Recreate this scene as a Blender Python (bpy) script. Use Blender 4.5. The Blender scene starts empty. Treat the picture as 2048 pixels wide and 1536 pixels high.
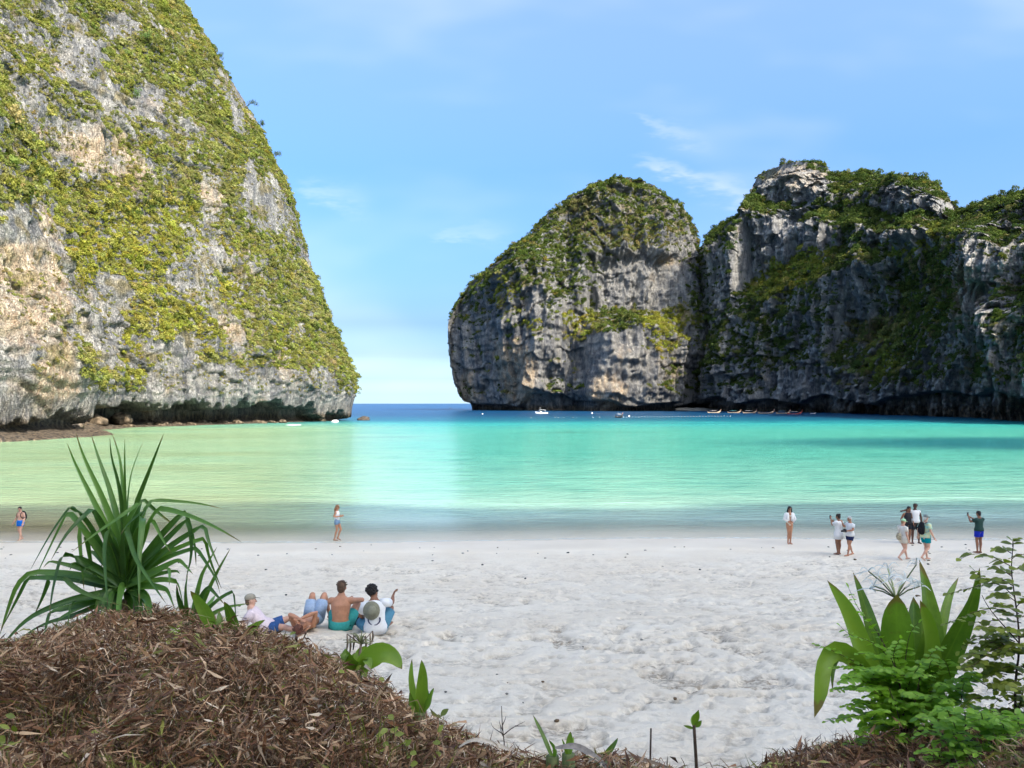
import bpy, bmesh, math, random
import numpy as np
from mathutils import Vector, Matrix, Euler

# ------------------------------------------------------------------ camera, sky, sun, exposure
scene = bpy.context.scene
COL = scene.collection
H = 6.45            # camera height above the water, metres
F = 1577.0          # focal length in pixels of the 2048 px wide photograph
CX, HY = 1024.0, 807.0

cam_data = bpy.data.cameras.new('camera')
cam_data.sensor_width = 36.0
cam_data.lens = 36.0 * F / 2048.0
cam_data.shift_y = (HY - 768.0) / 2048.0
cam_data.clip_start = 0.1
cam_data.clip_end = 60000.0
cam = bpy.data.objects.new('camera', cam_data)
cam.location = (0, 0, H)
cam.rotation_euler = (math.radians(90), 0, 0)
COL.objects.link(cam)
scene.camera = cam

SUN = Vector((0.52, -0.56, 0.64)).normalized()      # direction towards the sun
SUN_EL = math.asin(SUN.z)
SUN_AZ = math.atan2(SUN.x, SUN.y)

scene.view_settings.view_transform = 'Standard'
scene.view_settings.look = 'None'
scene.view_settings.exposure = 1.52
scene.view_settings.gamma = 1.0
scene.view_settings.use_curve_mapping = False
scene.render.filter_size = 1.0
scene.cycles.use_denoising = True
scene.cycles.use_adaptive_sampling = True
scene.cycles.adaptive_threshold = 0.02
scene.cycles.max_bounces = 4
scene.cycles.diffuse_bounces = 2
scene.cycles.glossy_bounces = 2
scene.cycles.transmission_bounces = 2
scene.cycles.transparent_max_bounces = 8
scene.cycles.sample_clamp_indirect = 6.0

world = bpy.data.worlds.new('World')
scene.world = world
world.use_nodes = True
world.cycles.sampling_method = 'MANUAL'
world.cycles.sample_map_resolution = 256


class NT:
    """small helper to write node trees"""
    def __init__(self, tree):
        self.t = tree
        tree.nodes.clear()

    def n(self, kind, **kw):
        nd = self.t.nodes.new(kind)
        for k, v in kw.items():
            if k.startswith('i_'):
                key = k[2:]
                key = int(key) if key.isdigit() else key.replace('_', ' ')
                self.set(nd.inputs[key], v)
            else:
                setattr(nd, k, v)
        return nd

    def set(self, sock, v):
        if isinstance(v, bpy.types.NodeSocket):
            self.t.links.new(v, sock)
        elif isinstance(v, bpy.types.Node):
            self.t.links.new(v.outputs[0], sock)
        else:
            if hasattr(sock, 'default_value') and isinstance(v, (tuple, list)) and len(v) == 3 and sock.type == 'RGBA':
                v = (*v, 1.0)
            sock.default_value = v

    def math(self, op, a, b=None, c=None, clamp=False):
        nd = self.n('ShaderNodeMath', operation=op, use_clamp=clamp)
        for i, v in enumerate((a, b, c)):
            if v is not None:
                self.set(nd.inputs[i], v)
        return nd.outputs[0]

    def mix(self, f, a, b, blend='MIX'):
        nd = self.n('ShaderNodeMix', data_type='RGBA', blend_type=blend)
        self.set(nd.inputs[0], f)
        self.set(nd.inputs[6], a)
        self.set(nd.inputs[7], b)
        return nd.outputs[2]

    def ramp(self, f, stops, interp='LINEAR'):
        nd = self.n('ShaderNodeValToRGB')
        cr = nd.color_ramp
        cr.interpolation = interp
        while len(cr.elements) < len(stops):
            cr.elements.new(0.5)
        for e, (p, c) in zip(cr.elements, stops):
            e.position = p
            if not isinstance(c, (tuple, list)):
                c = (c, c, c)
            e.color = (c[0], c[1], c[2], 1.0)
        self.set(nd.inputs[0], f)
        return nd.outputs[0]

    def noise(self, vec, scale=1.0, detail=4.0, rough=0.55, dist=0.0, ntype='FBM'):
        nd = self.n('ShaderNodeTexNoise', noise_type=ntype)
        if vec is not None:
            self.set(nd.inputs['Vector'], vec)
        nd.inputs['Scale'].default_value = scale
        nd.inputs['Detail'].default_value = detail
        nd.inputs['Roughness'].default_value = rough
        nd.inputs['Distortion'].default_value = dist
        return nd.outputs[0]

    def mapping(self, vec, scale=(1, 1, 1), rot=(0, 0, 0), loc=(0, 0, 0)):
        nd = self.n('ShaderNodeMapping')
        self.set(nd.inputs[0], vec)
        nd.inputs['Scale'].default_value = scale
        nd.inputs['Rotation'].default_value = rot
        nd.inputs['Location'].default_value = loc
        return nd.outputs[0]

    def maprange(self, v, a, b, c=0.0, d=1.0, smooth=True):
        nd = self.n('ShaderNodeMapRange', interpolation_type='SMOOTHSTEP' if smooth else 'LINEAR')
        self.set(nd.inputs[0], v)
        for i, q in zip((1, 2, 3, 4), (a, b, c, d)):
            self.set(nd.inputs[i], q)
        return nd.outputs[0]


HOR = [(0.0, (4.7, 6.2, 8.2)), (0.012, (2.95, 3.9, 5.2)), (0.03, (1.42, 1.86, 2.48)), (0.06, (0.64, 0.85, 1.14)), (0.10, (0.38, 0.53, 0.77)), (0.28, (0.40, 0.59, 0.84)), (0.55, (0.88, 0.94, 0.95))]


def build_world():
    t = NT(world.node_tree)
    out = t.n('ShaderNodeOutputWorld')
    bg = t.n('ShaderNodeBackground')
    sky = t.n('ShaderNodeTexSky', sky_type='NISHITA')
    sky.sun_disc = False
    sky.sun_elevation = SUN_EL
    sky.sun_rotation = SUN_AZ
    sky.altitude = 0
    sky.air_density = 1.0
    sky.dust_density = 4.0
    sky.ozone_density = 1.5
    # visible sky dimmed and blued, horizon lifted; unseen zenith left brighter to light the sand
    co = t.n('ShaderNodeTexCoord')
    se = t.n('ShaderNodeSeparateXYZ')
    t.set(se.inputs[0], co.outputs['Generated'])
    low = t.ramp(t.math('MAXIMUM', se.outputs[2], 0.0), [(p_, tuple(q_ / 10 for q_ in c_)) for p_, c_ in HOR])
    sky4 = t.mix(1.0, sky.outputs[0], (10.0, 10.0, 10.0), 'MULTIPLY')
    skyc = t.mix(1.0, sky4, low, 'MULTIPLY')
    # thin cirrus: streaks that lie in directions of the sky
    geo = t.n('ShaderNodeTexCoord')
    sep = t.n('ShaderNodeSeparateXYZ')
    t.set(sep.inputs[0], geo.outputs['Generated'])
    yy = t.math('MAXIMUM', t.math('ABSOLUTE', sep.outputs[1]), 0.05)
    u = t.math('DIVIDE', sep.outputs[0], yy)
    v = t.math('DIVIDE', sep.outputs[2], yy)
    comb = t.n('ShaderNodeCombineXYZ')
    t.set(comb.inputs[0], u)
    t.set(comb.inputs[1], v)
    uv = comb.outputs[0]

    n1 = t.noise(t.mapping(uv, scale=(9, 30, 1), rot=(0, 0, 0.3)), 2.0, 3, 0.6)
    tex = t.maprange(n1, 0.3, 0.7, 0.45, 1.0)

    def streak(px0, py0, px1, py1, w, k):
        u0, v0 = (px0 - CX) / F, (HY - py0) / F
        u1, v1 = (px1 - CX) / F, (HY - py1) / F
        L = math.hypot(u1 - u0, v1 - v0)
        a = math.atan2(v1 - v0, u1 - u0)
        m = t.n('ShaderNodeMapping', vector_type='TEXTURE')
        t.set(m.inputs[0], uv)
        m.inputs['Location'].default_value = (u0, v0, 0)
        m.inputs['Rotation'].default_value = (0, 0, a)
        s = t.n('ShaderNodeSeparateXYZ')
        t.set(s.inputs[0], m.outputs[0])
        bend = t.math('MULTIPLY_ADD', n1, 0.05, -0.025)
        sy = t.math('ADD', s.outputs[1], bend)
        along = t.math('MULTIPLY', t.maprange(s.outputs[0], -0.1 * L, 0.25 * L), t.maprange(s.outputs[0], L * 1.35, 0.6 * L))
        wid = t.math('MULTIPLY_ADD', s.outputs[0], w / L * 1.2, w * 0.5)
        g = t.math('DIVIDE', sy, wid)
        g = t.math('POWER', 2.718, t.math('MULTIPLY', t.math('MULTIPLY', g, g), -1.0))
        return t.math('MULTIPLY', t.math('MULTIPLY', t.math('MULTIPLY', g, along), tex), k)

    c = streak(1272, 318, 1500, 392, 0.009, 0.42)
    c = t.math('ADD', c, streak(1262, 232, 1400, 282, 0.007, 0.24))
    c = t.math('ADD', c, streak(590, 375, 720, 402, 0.011, 0.22))
    c = t.math('ADD', c, streak(860, 470, 1010, 462, 0.008, 0.15))
    veil = t.noise(t.mapping(uv, scale=(1.2, 3.2, 1), rot=(0, 0, 0.35)), 1.6, 3, 0.6)
    veil = t.math('MULTIPLY', t.maprange(veil, 0.45, 0.8), 0.30)
    c = t.math('ADD', c, veil, clamp=True)
    cloud = t.n('ShaderNodeRGBToBW')
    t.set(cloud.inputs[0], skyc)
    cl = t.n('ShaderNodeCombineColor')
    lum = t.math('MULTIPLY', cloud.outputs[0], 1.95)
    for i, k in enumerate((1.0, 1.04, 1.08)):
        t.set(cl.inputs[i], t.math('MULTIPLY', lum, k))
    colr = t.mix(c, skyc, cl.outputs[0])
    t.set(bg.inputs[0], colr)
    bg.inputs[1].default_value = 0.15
    t.set(out.inputs[0], bg.outputs[0])


build_world()

sun_data = bpy.data.lights.new('sun', 'SUN')
sun_data.energy = 2.6
sun_data.angle = math.radians(0.53)
sun_data.color = (1.0, 0.93, 0.80)
sun = bpy.data.objects.new('sun', sun_data)
sun.rotation_euler = (-SUN).to_track_quat('-Z', 'Y').to_euler()
sun.location = SUN * 300
COL.objects.link(sun)

# ------------------------------------------------------------------ helpers
rng = np.random.default_rng(7)
random.seed(7)


def at(px, py, d):
    """point seen at pixel (px, py) of the photograph at distance d along the view axis"""
    return Vector(((px - CX) / F * d, d, H + (HY - py) / F * d))


def to_px(P):
    P = np.asarray(P, dtype=float)
    y = np.maximum(P[..., 1], 0.1)
    return CX + F * P[..., 0] / y, HY - F * (P[..., 2] - H) / y


def _hash(ix, iy, iz, seed):
    h = (ix.astype(np.uint32) * np.uint32(374761393) + iy.astype(np.uint32) * np.uint32(668265263)
         + iz.astype(np.uint32) * np.uint32(2147483647) + np.uint32((seed * 974711 + 12345) & 0xffffffff))
    h = (h ^ (h >> np.uint32(13))) * np.uint32(1274126177)
    h = h ^ (h >> np.uint32(16))
    h = h * np.uint32(2246822519)
    h = h ^ (h >> np.uint32(15))
    return h.astype(np.float32) / np.float32(2147483648.0) - np.float32(1.0)


def vnoise(P, seed=0):
    P = np.asarray(P, dtype=np.float32)
    fl = np.floor(P)
    fr = P - fl
    fl = fl.astype(np.int64)
    w = fr * fr * fr * (fr * (fr * 6 - 15) + 10)
    ix, iy, iz = fl[..., 0], fl[..., 1], fl[..., 2]
    res = 0
    for dx in (0, 1):
        wx = w[..., 0] if dx else 1 - w[..., 0]
        for dy in (0, 1):
            wy = w[..., 1] if dy else 1 - w[..., 1]
            for dz in (0, 1):
                wz = w[..., 2] if dz else 1 - w[..., 2]
                res = res + wx * wy * wz * _hash(ix + dx, iy + dy, iz + dz, seed)
    return res


def fbm(P, octaves=4, seed=0, gain=0.5, lac=2.03, ridged=False):
    P = np.asarray(P, dtype=np.float32)
    a, s, tot = 1.0, 0.0, 0.0
    for o in range(octaves):
        n = vnoise(P * (lac ** o) + 17.3 * o, seed + o)
        if ridged:
            n = 1 - 2 * np.abs(n)
        s = s + a * n
        tot += a
        a *= gain
    return s / tot


def sstep(a, b, x):
    t = np.clip((np.asarray(x, dtype=float) - a) / (b - a), 0, 1)
    return t * t * (3 - 2 * t)


def mesh_np(name, verts, faces, mats, smooth=True, attrs=None):
    """mesh from numpy arrays (faces all quads or all triangles)"""
    verts = np.asarray(verts, dtype=np.float32).reshape(-1, 3)
    faces = np.asarray(faces, dtype=np.int32)
    k = faces.shape[1]
    me = bpy.data.meshes.new(name)
    me.vertices.add(len(verts))
    me.vertices.foreach_set('co', verts.ravel())
    me.loops.add(faces.size)
    me.loops.foreach_set('vertex_index', faces.ravel())
    me.polygons.add(len(faces))
    me.polygons.foreach_set('loop_start', np.arange(0, faces.size, k, dtype=np.int32))
    me.polygons.foreach_set('use_smooth', np.full(len(faces), smooth))
    me.update(calc_edges=True)
    me.validate()
    for m in (mats if isinstance(mats, (list, tuple)) else [mats]):
        me.materials.append(m)
    for an, (kind, data) in (attrs or {}).items():
        at_ = me.attributes.new(an, kind, 'POINT')
        data = np.asarray(data, dtype=np.float32)
        if kind == 'FLOAT':
            at_.data.foreach_set('value', data.ravel())
        elif kind == 'FLOAT_COLOR':
            if data.shape[-1] == 3:
                data = np.concatenate([data, np.ones(data.shape[:-1] + (1,), np.float32)], -1)
            at_.data.foreach_set('color', data.ravel())
        elif kind == 'FLOAT_VECTOR':
            at_.data.foreach_set('vector', data.ravel())
    return me


def grid_faces(nr, nc, wrap=False):
    i = np.arange(nr - 1)[:, None]
    j = np.arange(nc if wrap else nc - 1)[None, :]
    j2 = (j + 1) % nc
    a = i * nc + j
    b = i * nc + j2
    c = (i + 1) * nc + j2
    d = (i + 1) * nc + j
    return np.stack([a + 0 * j, b + 0 * j, c + 0 * j, d + 0 * j], -1).reshape(-1, 4)


def obj(name, me, parent=None, loc=None, label=None, cat=None, group=None, kind=None):
    o = bpy.data.objects.new(name, me)
    COL.objects.link(o)
    if parent is not None:
        o.parent = parent
    if loc is not None:
        o.location = loc
    tag(o, label, cat, group, kind)
    return o


def tag(o, label=None, cat=None, group=None, kind=None):
    if label: o['label'] = label
    if cat: o['category'] = cat
    if group: o['group'] = group
    if kind: o['kind'] = kind
    return o


def thing(name, label, cat, loc=(0, 0, 0), rotz=0.0, group=None):
    o = bpy.data.objects.new(name, None)
    o.empty_display_size = 0.2
    COL.objects.link(o)
    o.location = loc
    o.rotation_euler = (0, 0, rotz)
    return tag(o, label, cat, group)


MATS = {}


def mat(name, build=None):
    if name in MATS:
        return MATS[name]
    m = bpy.data.materials.new(name)
    m.use_nodes = True
    t = NT(m.node_tree)
    out = t.n('ShaderNodeOutputMaterial')
    sh = build(t)
    t.set(out.inputs[0], sh if isinstance(sh, bpy.types.NodeSocket) else sh.outputs[0])
    MATS[name] = m
    return m


def principled(t, color, rough=0.7, normal=None, spec=0.5, **kw):
    p = t.n('ShaderNodeBsdfPrincipled')
    t.set(p.inputs['Base Color'], color)
    t.set(p.inputs['Roughness'], rough)
    t.set(p.inputs['Specular IOR Level'], spec)
    if normal is not None:
        t.set(p.inputs['Normal'], normal)
    for k, v in kw.items():
        t.set(p.inputs[k.replace('_', ' ')], v)
    return p


def plain(name, color, rough=0.7, var=0.15, scale=20.0, bump=0.0, spec=0.4):
    """a colour with a little procedural unevenness"""
    def b(t):
        g = t.n('ShaderNodeTexCoord').outputs['Object']
        n = t.noise(g, scale, 5, 0.6)
        c = t.mix(t.maprange(n, 0.25, 0.75), tuple(max(0, q * (1 - var)) for q in color), tuple(min(1, q * (1 + var)) for q in color))
        nrm = None
        if bump:
            nd = t.n('ShaderNodeBump')
            nd.inputs['Strength'].default_value = bump
            nd.inputs['Distance'].default_value = 0.02
            t.set(nd.inputs['Height'], n)
            nrm = nd.outputs[0]
        return principled(t, c, rough, nrm, spec)
    return mat(name, b)


def lerp(a, b, t):
    return a + (b - a) * t

# ------------------------------------------------------------------ beach (one sheet of ground, running on below the water)
PROF_Y = np.array([-400, -60, -20, 0, 6, 8, 11, 14.6, 20, 27, 33, 36.6, 45, 60, 100, 300, 1200, 40000.])
PROF_Z = np.array([8, 6, 5, 4, 2.95, 2.75, 2.5, 2.2, 1.50, .60, .17, 0.0, -.40, -0.9, -2.2, -8, -20, -20.])
BANK_X = np.array([-60, -9, -6, -3.5, -2.6, -1.9, -1.0, -0.3, 0.4, 1.0, 1.6, 2.1, 2.8, 4, 8, 60])
BANK_Y = np.array([7, 6.8, 6.4, 6.3, 6.0, 5.0, 3.9, 3.3, 3.0, 3.0, 3.4, 4.3, 5.0, 5.2, 5.6, 7])
BANK_Z = 4.45


def smooth_interp(x, xs, ys):
    x = np.asarray(x, dtype=float)
    return (np.interp(x, xs, ys) + np.interp(x - 0.02 * np.abs(x) - 0.15, xs, ys) + np.interp(x + 0.02 * np.abs(x) + 0.15, xs, ys)) / 3


def bank_w(x, y):
    yb = np.interp(x, BANK_X, BANK_Y)
    return 1 - sstep(0, 1.9, y - yb)


def ground_base(x, y):
    x = np.asarray(x, dtype=float)
    y = np.asarray(y, dtype=float)
    # the waterline swings a little along the beach
    sh = 0.9 * np.sin(x * 0.05 + 0.6) + 0.35 * np.sin(x * 0.21)
    z = smooth_interp(y - sh * sstep(20, 34, y) * (1 - sstep(60, 120, y)), PROF_Y, PROF_Z)
    w = bank_w(x, y)
    return z * (1 - w) + BANK_Z * w


def ground_z(x, y):
    return float(ground_base(np.array([x]), np.array([y]))[0])


def on_ground(px, py):
    """the point of the ground seen at a pixel"""
    d = 20.0
    for _ in range(60):
        x = (px - CX) / F * d
        d2 = (H - ground_z(x, d)) * F / (py - HY)
        d = 0.5 * d + 0.5 * d2
    x = (px - CX) / F * d
    return Vector((x, d, ground_z(x, d)))


def build_beach():
    ys = [-400, -150, -60, -25, -10, -4, 0, 2, 3, 4, 5, 5.6, 6.0]
    y = 6.3
    while y < 62:
        ys.append(y)
        y *= 1.0058 if y < 40 else 1.012
    ys += [66, 72, 80, 90, 105, 125, 150, 190, 240, 320, 450, 700, 1200]
    ys = np.array(ys)
    s = np.concatenate([[-40, -12, -5, -2.5, -1.6, -1.2, -0.95], np.arange(-0.82, 0.82, 0.0034), [0.95, 1.2, 1.6, 2.5, 5, 12, 40]])
    g = np.maximum(ys, 6.3)
    X = s[None, :] * g[:, None]
    Y = np.repeat(ys[:, None], len(s), 1)
    Z = ground_base(X, Y)
    P = np.stack([X, Y, 0 * X], -1)
    dry = (1 - sstep(27.5, 33, Y + 1.2 * vnoise(P * 0.3, 50))) * sstep(5.5, 7, Y)
    inr = (np.abs(X / g[:, None]) < 0.85)
    # trodden sand: footprints and scuffs with sharp lips
    fp = vnoise(P * np.array([2.6, 3.6, 1]) + 0.6 * np.stack([vnoise(P * 1.7, 3), vnoise(P * 1.7, 4), 0 * X], -1), 11)
    fp2 = vnoise(P * np.array([4.6, 6.2, 1]) + 5.5, 12)
    amt = 0.55 + 0.45 * sstep(-0.3, 0.5, vnoise(P * 0.35, 13))
    fp3 = vnoise(P * np.array([6.0, 11.0, 1]) + 2.2, 17)
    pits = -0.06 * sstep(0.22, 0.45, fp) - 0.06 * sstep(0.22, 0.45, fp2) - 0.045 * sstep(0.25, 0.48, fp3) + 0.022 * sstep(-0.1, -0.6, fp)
    und = 0.014 * vnoise(P * 0.8, 14) + 0.012 * fbm(P * 7, 2, 15)
    Z = Z + inr * dry * (pits * amt + und) + inr * (1 - dry) * sstep(26, 33, Y) * (1 - sstep(36, 45, Y)) * 0.006 * vnoise(P * 3, 16)
    wet = sstep(30.8, 35.2, Y + 0.5 * vnoise(P * 0.25, 21) - 0.9 * np.sin(X * 0.05 + 0.6))
    me = mesh_np('beach', np.stack([X, Y, Z], -1), grid_faces(len(ys), len(s)), sand_mat(),
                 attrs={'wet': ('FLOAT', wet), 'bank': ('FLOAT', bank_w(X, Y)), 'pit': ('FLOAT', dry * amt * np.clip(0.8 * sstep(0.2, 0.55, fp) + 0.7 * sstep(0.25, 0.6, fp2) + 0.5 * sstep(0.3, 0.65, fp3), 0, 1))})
    obj('beach', me, kind='structure', label='pale trodden sand beach sloping down to the water', cat='beach')


def sand_mat():
    def b(t):
        g = t.n('ShaderNodeTexCoord').outputs['Object']
        wet = t.n('ShaderNodeAttribute', attribute_name='wet').outputs['Fac']
        bank = t.n('ShaderNodeAttribute', attribute_name='bank').outputs['Fac']
        pit = t.n('ShaderNodeAttribute', attribute_name='pit').outputs['Fac']
        n1 = t.noise(g, 0.35, 6, 0.6)
        n2 = t.noise(t.mapping(g, scale=(9, 14, 9)), 1.0, 6, 0.65)
        n3 = t.noise(g, 160.0, 3, 0.7)
        c = t.mix(t.maprange(n1, 0.3, 0.7), (0.82, 0.72, 0.575), (0.88, 0.80, 0.665))
        # shade of the footprint pits painted into the sand colour as darker brown
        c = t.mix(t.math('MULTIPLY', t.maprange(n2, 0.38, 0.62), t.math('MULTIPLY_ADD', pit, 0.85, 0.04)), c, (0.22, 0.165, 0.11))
        c = t.mix(t.math('MULTIPLY', t.maprange(n3, 0.35, 0.75), 0.15), c, (0.42, 0.37, 0.30))
        wetc = t.mix(t.maprange(n1, 0.3, 0.7), (0.68, 0.60, 0.48), (0.74, 0.66, 0.54))
        c = t.mix(t.maprange(wet, 0.35, 0.95), c, wetc)
        soil = t.mix(t.maprange(n2, 0.3, 0.7), (0.055, 0.035, 0.022), (0.16, 0.105, 0.065))
        c = t.mix(t.maprange(t.math('ADD', bank, t.math('MULTIPLY_ADD', n2, 0.5, -0.25)), 0.45, 0.75), c, soil)
        h = t.math('ADD', t.math('MULTIPLY', n2, 1.0), t.math('MULTIPLY', n3, 0.12))
        bp = t.n('ShaderNodeBump')
        t.set(bp.inputs['Strength'], t.maprange(wet, 0.2, 0.9, 0.75, 0.08))
        bp.inputs['Distance'].default_value = 0.09
        t.set(bp.inputs['Height'], h)
        return principled(t, c, t.maprange(wet, 0.55, 1.0, 0.9, 0.6), bp.outputs[0], 0.3)
    return mat('sand', b)


build_beach()


# ------------------------------------------------------------------ sea
def build_sea():
    ys = []
    y = 30.0
    while y < 40000:
        ys.append(y)
        y *= 1.008 if y < 70 else 1.012 if y < 120 else (1.03 if y < 900 else 1.25)
    ys.append(40000)
    ys = np.array(ys)
    s = np.concatenate([[-30, -10, -4, -2, -1.2], np.arange(-0.9, 0.9, 0.01), [1.2, 2, 4, 10, 30]])
    X = s[None, :] * ys[:, None]
    Y = np.repeat(ys[:, None], len(s), 1)
    depth = -ground_base(X, Y)
    P = np.stack([X, Y, 0 * X], -1)
    Z = 0.03 * vnoise(P * np.array([0.12, 0.5, 1]), 31) * sstep(36, 50, Y)
    wl = np.sin(2 * math.pi * (Y + 0.9 * vnoise(P * np.array([0.16, 0.1, 1]), 32)) / 1.9)
    Z += 0.035 * np.clip(wl, -0.3, 1) ** 1 * sstep(-0.2, 0.5, vnoise(P * np.array([0.10, 0.3, 1]), 33)) * sstep(36.5, 39, Y) * (1 - sstep(50, 66, Y))
    me = mesh_np('sea', np.stack([X, Y, Z], -1), grid_faces(len(ys), len(s)), water_mat(), attrs={'depth': ('FLOAT', depth)})
    obj('sea', me, kind='structure', label='clear turquoise bay water turning blue beyond the headland', cat='sea')


def water_mat():
    def b(t):
        g = t.n('ShaderNodeTexCoord').outputs['Object']
        dep = t.n('ShaderNodeAttribute', attribute_name='depth').outputs['Fac']
        sp = t.n('ShaderNodeSeparateXYZ')
        t.set(sp.inputs[0], g)
        x, y = sp.outputs[0], sp.outputs[1]
        # the bottom: pale sand, sea grass and coral patches, a drop-off into the blue
        patch = t.noise(t.mapping(g, scale=(0.02, 0.045, 1)), 1.0, 7, 0.6, 0.4)
        fine = t.noise(t.mapping(g, scale=(0.25, 0.7, 1)), 1.0, 5, 0.6)
        ly = t.math('LOGARITHM', t.math('ADD', y, t.math('MULTIPLY', t.math('MULTIPLY_ADD', patch, 1.0, -0.5), t.math('MULTIPLY', y, 0.30))), 10.0)
        f = t.maprange(ly, 1.5, 3.0, 0, 1, False)
        # y:36->.037  48->.12  60->.185 100->.333  200->.534 300->.65 400->.735
        c = t.ramp(f, [(0.03, (0.70, 0.68, 0.56)), (0.09, (0.58, 0.74, 0.62)), (0.135, (0.40, 0.64, 0.48)), (0.19, (0.28, 0.60, 0.43)),
                       (0.33, (0.13, 0.50, 0.36)), (0.52, (0.10, 0.47, 0.34)), (0.60, (0.04, 0.40, 0.36)), (0.65, (0.008, 0.16, 0.22)), (0.75, (0.005, 0.07, 0.16)), (0.95, (0.008, 0.075, 0.20))])
        # shallow reef flat along the left cliff: yellow-green
        lx = t.math('DIVIDE', x, y)
        reef = t.math('MULTIPLY', t.maprange(t.math('ADD', lx, t.math('MULTIPLY', patch, -0.22)), -0.14, -0.46), t.maprange(y, 300, 190))
        c = t.mix(t.math('MULTIPLY', reef, 0.75), c, t.mix(t.maprange(patch, 0.35, 0.65), (0.42, 0.44, 0.20), (0.50, 0.60, 0.32)))
        # brown sand stirred up close to shore on the left
        br = t.math('MULTIPLY', t.maprange(lx, -0.22, -0.55), t.maprange(y, 52, 40))
        c = t.mix(t.math('MULTIPLY', br, 0.8), c, (0.36, 0.27, 0.13))
        # dark weed patches
        weed = t.math('MULTIPLY', t.maprange(patch, 0.56, 0.70), t.math('MULTIPLY', t.maprange(y, 55, 75), t.maprange(y, 330, 200)))
        c = t.mix(t.math('MULTIPLY', weed, 0.55), c, (0.06, 0.26, 0.19))
        # dark teal patch in the right of the bay
        ex = t.math('DIVIDE', t.math('ADD', x, -95.0), 60.0)
        ey = t.math('DIVIDE', t.math('ADD', y, -128.0), 26.0)
        r2 = t.math('ADD', t.math('MULTIPLY', ex, ex), t.math('MULTIPLY', ey, ey))
        teal_patch = t.maprange(t.math('ADD', r2, t.math('MULTIPLY', fine, 0.8)), 1.7, 0.5)
        c = t.mix(t.math('MULTIPLY', teal_patch, 0.85), c, (0.006, 0.15, 0.17))
        streaky = t.noise(t.mapping(g, scale=(0.11, 0.85, 1), rot=(0, 0, 0.08)), 1.0, 4, 0.6)
        mot = t.math('MULTIPLY', t.maprange(t.math('ADD', t.math('MULTIPLY', streaky, 0.6), t.math('MULTIPLY', fine, 0.4)), 0.44, 0.66), t.maprange(lx, -0.35, 0.35, 0.5, 0.8))
        c = t.mix(t.math('MULTIPLY', mot, t.maprange(y, 40, 60)), c, t.mix(1.0, c, (0.30, 0.55, 0.58), 'MULTIPLY'))
        c = t.mix(1.0, c, (0.74, 0.78, 0.79), 'MULTIPLY')
        # ripples
        w1 = t.noise(t.mapping(g, scale=(0.55, 1.7, 1), rot=(0, 0, 0.12)), 1.0, 5, 0.6)
        w2 = t.noise(t.mapping(g, scale=(2.2, 5.5, 1), rot=(0, 0, -0.2)), 1.0, 3, 0.6)
        h = t.math('ADD', t.math('MULTIPLY', w1, 0.55), t.math('MULTIPLY', w2, 0.14))
        bp = t.n('ShaderNodeBump')
        bp.inputs['Strength'].default_value = 1.0
        t.set(bp.inputs['Distance'], t.maprange(y, 34, 120, 0.34, 0.60))
        t.set(bp.inputs['Height'], h)
        p = principled(t, c, t.maprange(y, 50, 300, 0.10, 0.30), bp.outputs[0], 0.34)
        p.inputs['IOR'].default_value = 1.33
        tr = t.n('ShaderNodeBsdfTransparent')
        mx = t.n('ShaderNodeMixShader')
        t.set(mx.inputs[0], t.maprange(dep, 0.0, 0.40, 0.22, 1.0))
        t.set(mx.inputs[1], tr.outputs[0])
        t.set(mx.inputs[2], p.outputs[0])
        # a thin broken lip of foam where the water ends
        fo = t.n('ShaderNodeBsdfDiffuse')
        fo.inputs[0].default_value = (0.78, 0.80, 0.80, 1)
        fm = t.math('MULTIPLY', t.maprange(t.math('ABSOLUTE', t.math('ADD', dep, t.math('MULTIPLY_ADD', fine, 0.05, -0.035))), 0.010, 0.002), t.maprange(w2, 0.42, 0.6))
        m2 = t.n('ShaderNodeMixShader')
        t.set(m2.inputs[0], t.math('MULTIPLY', fm, 0.7))
        t.set(m2.inputs[1], mx.outputs[0])
        t.set(m2.inputs[2], fo.outputs[0])
        return m2
    return mat('sea_water', b)


build_sea()

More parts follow.
